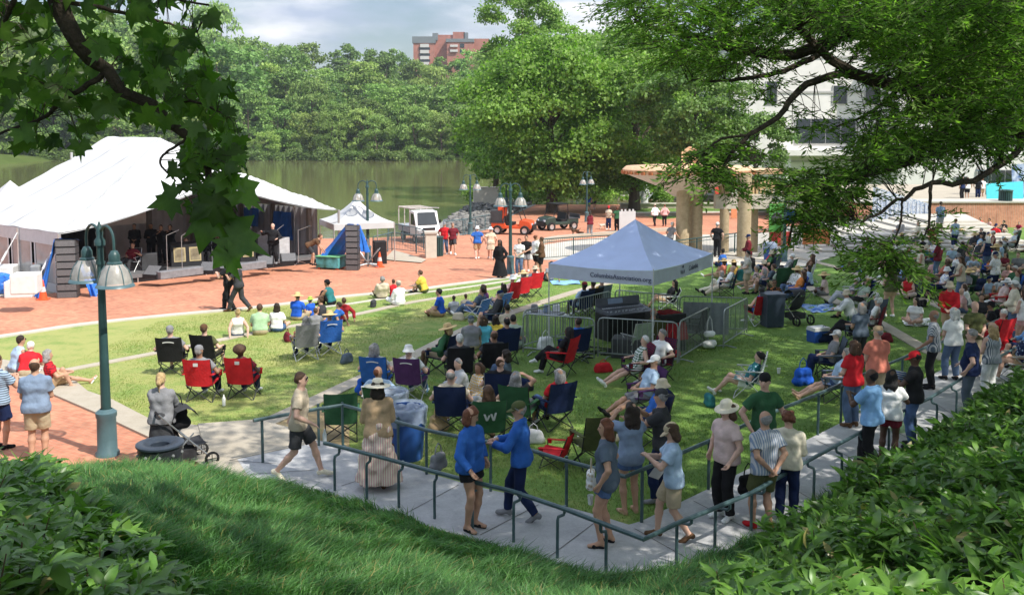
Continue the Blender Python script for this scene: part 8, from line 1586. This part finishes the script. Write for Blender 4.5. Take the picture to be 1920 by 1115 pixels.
# ---- railings, stone piers and low walls round the plaza
def railing(label, pix, h, m, name='metal_railing', gap=.14, top2=False, step=2.2, world=None):
    P_ = [gp(*p) for p in pix] if world is None else world; o = P_[0]; t = thing(name, label, 'railing', o); b = MB(); b.tube([p+v3(0, 0, h)-o for p in P_], .028, 6); b.tube([p+v3(0, 0, .12)-o for p in P_], .018, 5)
    if top2: b.tube([p+v3(0, 0, h-.16)-o for p in P_], .018, 5)
    b.build('rail', m, t); bb = MB(); pp = MB()
    for A, B_ in zip(P_[:-1], P_[1:]):
        L_ = np.linalg.norm(B_-A); n = max(2, int(L_/gap))
        for i in range(n): q = A+(B_-A)*i/n-o; bb.tube([q+v3(0, 0, .12), q+v3(0, 0, h)], .008, 3, cap=False)
        for i in range(int(L_/step)+1): q = A+(B_-A)*min(1, i*step/L_)-o; p2 = MB(); p2.tube([q, q+v3(0, 0, h+.02)], .032, 6); p2.build('post', m, t)
    bb.build('balusters', m, t); return t
railing('dark green railing along the pale pool terrace behind the tent', [(1018, 488), (1075, 483), (1150, 478), (1262, 492), (1340, 480), (1450, 462), (1560, 446), (1640, 430)], 1.05, m_tealdk, top2=True)
railing('green railing beside the ramp next to the truck', [(700, 480), (735, 470), (800, 478)], 1.0, m_teal); railing('green railing at the stony embankment', [(832, 446), (872, 441), (925, 428)], 1.05, m_teal); railing('teal railing over the water behind the truck', [(728, 452), (780, 462), (806, 474)], 1.1, m_teal, gap=.1)
railing('dark railing along the lakeside path under the trees', None, 1.1, m_tealdk, world=[pt(-1.5, 110), pt(3, 108), pt(10, 106)])
for px, py, w_, h_, lb_ in ((808, 483, .55, 1.25, 'pale stone pier at the end of the ramp railing'), (911, 386, 2.6, 1.9, 'pale stone planter wall at the tip of the embankment')):
    t = thing('stone_pier', lb_, 'pier', gp(px, py), R_(10)); b = MB(); b.box((0, 0, h_/2), (w_, .5, h_)); b.build('shaft', m_stonew, t); b = MB(); b.box((0, 0, h_+.05), (w_+.12, .62, .1)); b.build('cap', m_conc_lt, t)
o = sheet('ramp', [(738, 470), (800, 488), (790, 494), (720, 488)], .05, m_conc)
for i, (y, x0, x1) in enumerate(((404, 1180, 1560), (390, 1165, 1560), (377, 1160, 1560), (366, 1185, 1520), (357, 1170, 1500))):
    D = 9180/(y-295)*.985; A = pt((x0-960)/1800*D, D); B_ = pt((x1-960)/1800*(D+1.5), D+1.5); t = thing('terrace_wall', ('nearest', 'second', 'third', 'fourth', 'farthest')[i]+' long pale seating wall of the far terraces', 'low wall', A, math.atan2(B_[1]-A[1], B_[0]-A[0])); L_ = np.linalg.norm((B_-A)[:2]); zz = .22+.2*i
    b = MB(); b.box((L_/2, .3, zz/2-.2), (L_, .55, zz+.4)); b.build('wall', m_conc, t); b = MB(); b.box((L_/2, .25, zz+.045), (L_+.1, .75, .09)); b.build('coping', m_conc_lt, t)
o = sheet('terrace_grass', [(1240, 352), (1500, 356), (1560, 398), (1430, 404), (1330, 372)], .12, mat('bright_turf', (.16, .26, .05), .9, .3, 1.5)); 
# wide steps and the upper brick terrace on the right
sp = thing('wide_steps', 'broad pale concrete steps rising to the brick terrace', 'steps', pt(18, 58))
O4 = np.array(sp.location)
for k in range(9):
    x0 = 16.6+k*1.15; h_ = .13*(k+1); b = MB(); b.add([pt(x, y, z)-O4 for z in (-.3, h_) for x, y in ((x0, 51+k*.95), (29, 51+k*.95+.6), (31.5, 66.5), (x0+1.2, 66.5))], [(4, 5, 6, 7), (0, 1, 5, 4), (3, 0, 4, 7), (1, 2, 6, 5), (2, 3, 7, 6)]); b.build('step', m_conc_lt, sp)
tw = thing('brick_wall', 'orange brick retaining wall of the upper terrace', 'wall', pt(34, 69.5)); b = MB(); b.box((2, 1.2, .65), (22, 2.4, 2.3)); b.build('wall', m_brickwall, tw); b = MB(); b.box((2, 1.2, 1.85), (22.2, 2.6, .1)); b.build('coping', m_conc_lt, tw)
o = MB().add([pt(22, 71.8, 1.86), pt(70, 71.8, 1.86), pt(70, 92, 2.5), pt(22, 92, 2.5)], [(0, 1, 2, 3)]).build('upper_terrace', m_conc); struct(o)
bf = thing('banner_fence', 'white and blue printed banner fence beside the steps', 'fence', pt(24.2, 64.2)); O5 = np.array(bf.location); A = pt(24.2, 64.2); B_ = pt(29.2, 67.0)
b = MB(); b.grid([[A+(B_-A)*f+v3(.04*math.sin(f*40), .05*math.cos(f*37), .25+z*(2.9-1.3*f))-O5 for f in np.linspace(0, 1, 40)] for z in np.linspace(0, 1, 6)]); mm_ = cloth('c', 'lightgray', 'blot', 'bluegray'); b.build('banner_cloth', mm_, bf, smooth='all')
for i in range(14): b = MB(); f = i/13; q = A+(B_-A)*f-O5-v3(0, .1, 0); b.tube([q, q+v3(0, 0, 1.9+.5*(1-f))], .03, 5); b.build('post', mat('pale_blue_post', (.42, .48, .6), .5, .1), bf)
for px, py, D, w_, h_, m_, lb_ in ((1884, 368, 73, 2.8, 2.1, mat('cyan_panel', (.10, .62, .70), .6, .03), 'large plain cyan banner panel on the brick terrace'), (1912, 348, 75, 1.2, 3.4, mat('blue_flag', (.05, .16, .42), .6, .3, 2, col2=(.55, .62, .7)), 'tall blue and white banner at the right edge')):
    t = thing('street_banner', lb_, 'banner', at(px, py, D)); b = MB(); b.box((0, 0, 0), (w_, .05, h_), ry=R_(-4)); b.build('panel', m_, t)
    for s_ in (-1, 1): b = MB(); b.tube([(s_*w_*.48, .05, -h_/2-.6), (s_*w_*.48, .05, h_/2)], .03, 5); b.build('pole', m_alu, t)
# timber pavilion with orange rimmed roof
pv = thing('timber_pavilion', 'timber play pavilion with a flat orange-rimmed roof on clustered columns', 'pavilion', pt(9.4, 51)); O6 = np.array(pv.location)
m_oroof = mat('orange_shingle', (.64, .41, .25), .7, .12, 5); m_pinkw = mat('pale_soffit', (.62, .50, .42), .7, .08)
def col(px, py, r, h_, D=None):
    q = gp(px, py)-O6; b = MB(); n = 16; b.lathe([(r, -.2), (r*.98, h_*.5), (r*.95, h_)], q, n); b.build('column', m_wood, pv, smooth=True); return q
for px, py, r, h_ in ((1279, 475, .36, 3.6), (1306, 474, .30, 3.7), (1293, 468, .30, 3.7), (1357, 474, .26, 3.9), (1394, 481, .36, 4.3), (1412, 472, .24, 3.4)): col(px, py, r, h_)
q = np.array([0, .3, 0]); b = MB(); b.lathe([(.75, 3.0), (1.5, 3.5), (2.9, 4.05), (3.45, 4.25)], q, 32, sx=1.0, sy=.8); b.build('roof_underside', m_pinkw, pv, smooth=True)
b = MB(); b.lathe([(3.45, 4.25), (3.5, 4.45), (3.3, 4.62), (1.4, 4.72), (.01, 4.75)], q, 40, sx=1.0, sy=.8); b.build('roof_disc', m_oroof, pv, smooth=True)
b = MB()
for k in range(44): a = k*2*math.pi/44; b.box((q[0]+3.46*math.cos(a), q[1]+2.77*math.sin(a), 4.30), (.2, .2, .16), rz=a)
b.build('roof_edge_tiles', mat('dark_orange', (.42, .15, .06), .7, .1), pv)
b = MB(); b.lathe([(.01, 4.35), (2.2, 4.2), (2.3, 4.42), (.01, 4.5)], np.array([3.1, 1.2, 0]), 30, sy=.7); b.build('roof_disc', m_oroof, pv, smooth=True)
b = MB(); b.grid([[(-.55+math.cos(a)*.42, .2+z*.05, 4.6+z) if False else (.15+.5*math.cos(a), .3+.28*math.sin(a), 4.7+z*(1-.35*abs(math.cos(a)))) for a in np.linspace(.1, math.pi-.1, 12)] for z in (0, .5, 1.0)]); b.build('orange_shell', m_oroof, pv, smooth=True)
b = MB(); A = gp(1338, 474)-O6; B_ = gp(1560, 474)-O6; b.box(((A+B_)/2)+v3(0, 0, 2.75), (abs(B_[0]-A[0]), .5, .75)); b.build('beam', m_stonew, pv)
b = MB(); b.box(((A+B_)/2)+v3(-.6, .6, 3.5), (abs(B_[0]-A[0])*.7, .3, .25)); 
for i in range(22): b.box((A[0]+.3+i*.2, A[1]+.2, 3.5), (.08, .05, .75))
b.build('deck_fence', mat('pale_timber', (.55, .40, .22), .7, .15), pv)
for px, py, w_, h_, zc, c_, lb_ in ((1454, 475, .8, 1.5, 1.9, (.10, .32, .07), 'green play panel with a round porthole'), (1478, 472, .75, 1.1, 2.1, (.04, .12, .38), 'blue play panel beside the green one'), (1462, 468, 1.2, .8, .6, (.5, .06, .05), 'red play panel near the ground'), (1530, 466, 1.6, .9, .7, (.62, .22, .08), 'orange play panel near the ground'), (1348, 394, .9, 1.7, 1.4, (.6, .07, .05), 'red sign panel on the grass terrace'), (1376, 410, .5, 1.1, .6, (.6, .25, .12), 'small orange panel at the terrace wall')):
    t = thing('play_panel', lb_, 'panel', gp(px, py), R_(8)); b = MB(); b.box((0, 0, zc), (w_, .08, h_)); b.build('board', mat('painted_board', c_, .5, .08), t); b = MB()
    for s_ in (-1, 1): b.tube([(s_*w_*.42, .06, 0), (s_*w_*.42, .06, zc+h_/2)], .03, 5)
    b.build('posts', m_wood, t)
    if 'porthole' in lb_: b = MB(); b.M = np.array(Matrix.Translation((0, -.06, zc)) @ Matrix.Rotation(math.pi/2, 4, 'X')); b.lathe([(.28, -.02), (.30, .02), (.22, .03), (.20, .0), (.001, .0)], n=20); b.build('porthole', m_dkgray, t, smooth=True)
# sign board on the plaza
t = thing('sign_board', 'white standing information board on the plaza', 'sign', gp(1176, 434), R_(10)); b = MB(); b.box((0, 0, .75), (1.15, .08, 1.3)); b.build('board', m_white, t); b = MB()
for x in (-.4, -.15, .15, .4): b.box((x, 0, 1.46), (.12, .08, .14))
b.build('finials', m_white, t)
for i, (px, sgn) in enumerate(((1186, -1), (1236, 1))):
    b = MB(); q = pt((px-960)/1800*98, 98); b.tube([q+v3(sgn*-1.6+sgn*1.9*f, 0, .3+2.6*f-1.3*f*f*.6) for f in np.linspace(0, 1, 10)], [.06+.05*f for f in np.linspace(1, 0, 10)], 6); tag(b.build('water_jet', mat('spray_white', (.6, .64, .68), .4, .1, alpha=.55), None, smooth=True), ('arching water jet left of the white fountain figure', 'arching water jet right of the white fountain figure')[i], 'fountain jet')
V_, Q = grow([([cap(v3(0, 0, 0), v3(0, 0, .8), .45, .35, .1), cap(v3(0, 0, .8), v3(0, 0, 2.2), .28, .32, .2), ell(v3(0, 0, 2.75), np.eye(3), (.32, .32, .4), .1), cap(v3(-.3, 0, 1.9), v3(-.5, -.1, 1.2), .12, .1, .1), cap(v3(.3, 0, 1.9), v3(.5, -.1, 1.2), .12, .1, .1)], [(v3(0, 0, 0), v3(0, 0, -1))])], .09); o = mesh_np('fountain_figure', V_, Q, m_white, None, True, pt((1209-960)/1800*98, 98)); tag(o, 'white rounded figure at the far fountain', 'statue')

# ---- office building behind the trees on the right
m_fac = mat('pale_facade', (.66, .64, .60), .8, .06, .8, .15, 8); m_facs = mat('facade_gray', (.42, .41, .39), .8, .06); of = thing('office_building', 'pale concrete office building with dark windows behind the trees', 'building', (45, 106, -3.2))  # darker gray on ledges, parapet and window frames
b = MB(); b.box((-4, 10, 9.5), (34, 20, 19)); b.box((16, 6, 9.5), (40, 20, 19)); b.build('walls', m_fac, of); b = MB()
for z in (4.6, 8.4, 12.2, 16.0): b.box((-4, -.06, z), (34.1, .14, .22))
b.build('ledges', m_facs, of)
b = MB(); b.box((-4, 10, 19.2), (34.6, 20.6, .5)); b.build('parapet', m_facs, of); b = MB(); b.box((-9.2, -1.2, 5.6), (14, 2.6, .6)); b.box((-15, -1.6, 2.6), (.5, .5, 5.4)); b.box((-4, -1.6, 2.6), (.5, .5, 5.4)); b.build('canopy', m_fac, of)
def win(px0, px1, py0, py1, Yf, nm):
    A = at(px0, py1, Yf)-np.array([45, 106, -3.2]); B_ = at(px1, py0, Yf)-np.array([45, 106, -3.2]); b = MB(); b.box(((A[0]+B_[0])/2, A[1]-.0, (A[2]+B_[2])/2), (B_[0]-A[0], .12, B_[2]-A[2])); f = b.build('window', m_facs, of); n = max(1, int((B_[0]-A[0])/1.4))
    w_ = (B_[0]-A[0]-.16)/n
    for i in range(n): b = MB(); b.box((A[0]+.08+w_*(i+.5), A[1]-.07, (A[2]+B_[2])/2), (w_-.08, .05, B_[2]-A[2]-.16)); b.build('pane', m_glass, f)
for a in ((1435, 1459, 152, 196), (1490, 1606, 222, 270), (1400, 1425, 222, 262), (1350, 1385, 222, 268), (1560, 1590, 160, 196), (1620, 1650, 160, 196), (1640, 1760, 222, 270), (1690, 1720, 160, 196)): win(*a, 105.95, 'w')
for a in ((1830, 1990, 318, 346), (1800, 1990, 222, 270), (1790, 1815, 330, 352)): win(*a, 101.9, 'w')
# ---- brick tower block on the skyline
bl = thing('apartment_tower', 'red brick apartment block on the wooded skyline', 'building', ((846-960)/1800*560, 560, 26)); m_rb = mat('far_brick', (.36, .15, .11), .9, .12, .3); m_rbd = mat('far_slate', (.16, .18, .19), .9, .1); m_bal = mat('balcony_white', (.52, .50, .48), .9, .08)
S_ = 560/1800
def fb(px0, px1, py0, py1, y, dpt, m, nm):
    x0, x1 = (px0-846)*S_, (px1-846)*S_; z0, z1 = CAMZ+(240-py1)*S_-26, CAMZ+(240-py0)*S_-26; b = MB(); b.box(((x0+x1)/2, y+dpt/2, (z0+z1)/2), (x1-x0, dpt, z1-z0)); return b.build(nm, m, bl)
fb(777, 816, 84, 160, 0, 14, m_rb, 'wing'); fb(775, 818, 72, 84, -.5, 15, m_rbd, 'roof'); fb(814, 860, 68, 160, 3, 16, m_rb, 'core'); fb(850, 872, 63, 160, 2, 16, m_rb, 'core'); fb(812, 822, 65, 78, 2, 6, m_rbd, 'roof'); fb(870, 878, 64, 82, 2, 6, m_rbd, 'roof'); fb(840, 888, 82, 160, -3, 10, m_rb, 'wing'); fb(838, 890, 77, 83, -3.5, 11, m_rbd, 'roof'); fb(884, 918, 76, 160, 0, 12, m_rb, 'wing')
for i in range(4): fb(790, 806, 86+i*11, 92+i*11, -1.2, 1.6, m_bal, 'balcony'); fb(788, 808, 92+i*11, 96.5+i*11, -.15, .3, m_glass, 'window_band')
for i in range(2): fb(846, 860, 88+i*9, 92+i*9, -4.2, 1.4, m_bal, 'balcony'); fb(864, 872, 86+i*10, 93+i*10, -3.2, .4, m_glass, 'window')

# ---- the damp summer air over the lake
hz = MB().box((40, 470, 38), (980, 1080, 92)).build('haze', mat('summer_haze', (1, 1, 1), 1, 0)); hz['kind'] = 'stuff'
hm = bpy.data.materials.new('haze_air'); hm.use_nodes = True; t = hm.node_tree; t.nodes.clear(); pvn = t.nodes.new('ShaderNodeVolumePrincipled'); pvn.inputs['Color'].default_value = (.86, .92, 1, 1); pvn.inputs['Density'].default_value = .00022; pvn.inputs['Anisotropy'].default_value = .2
on = t.nodes.new('ShaderNodeOutputMaterial'); t.links.new(pvn.outputs['Volume'], on.inputs['Volume']); hz.data.materials.clear(); hz.data.materials.append(hm)
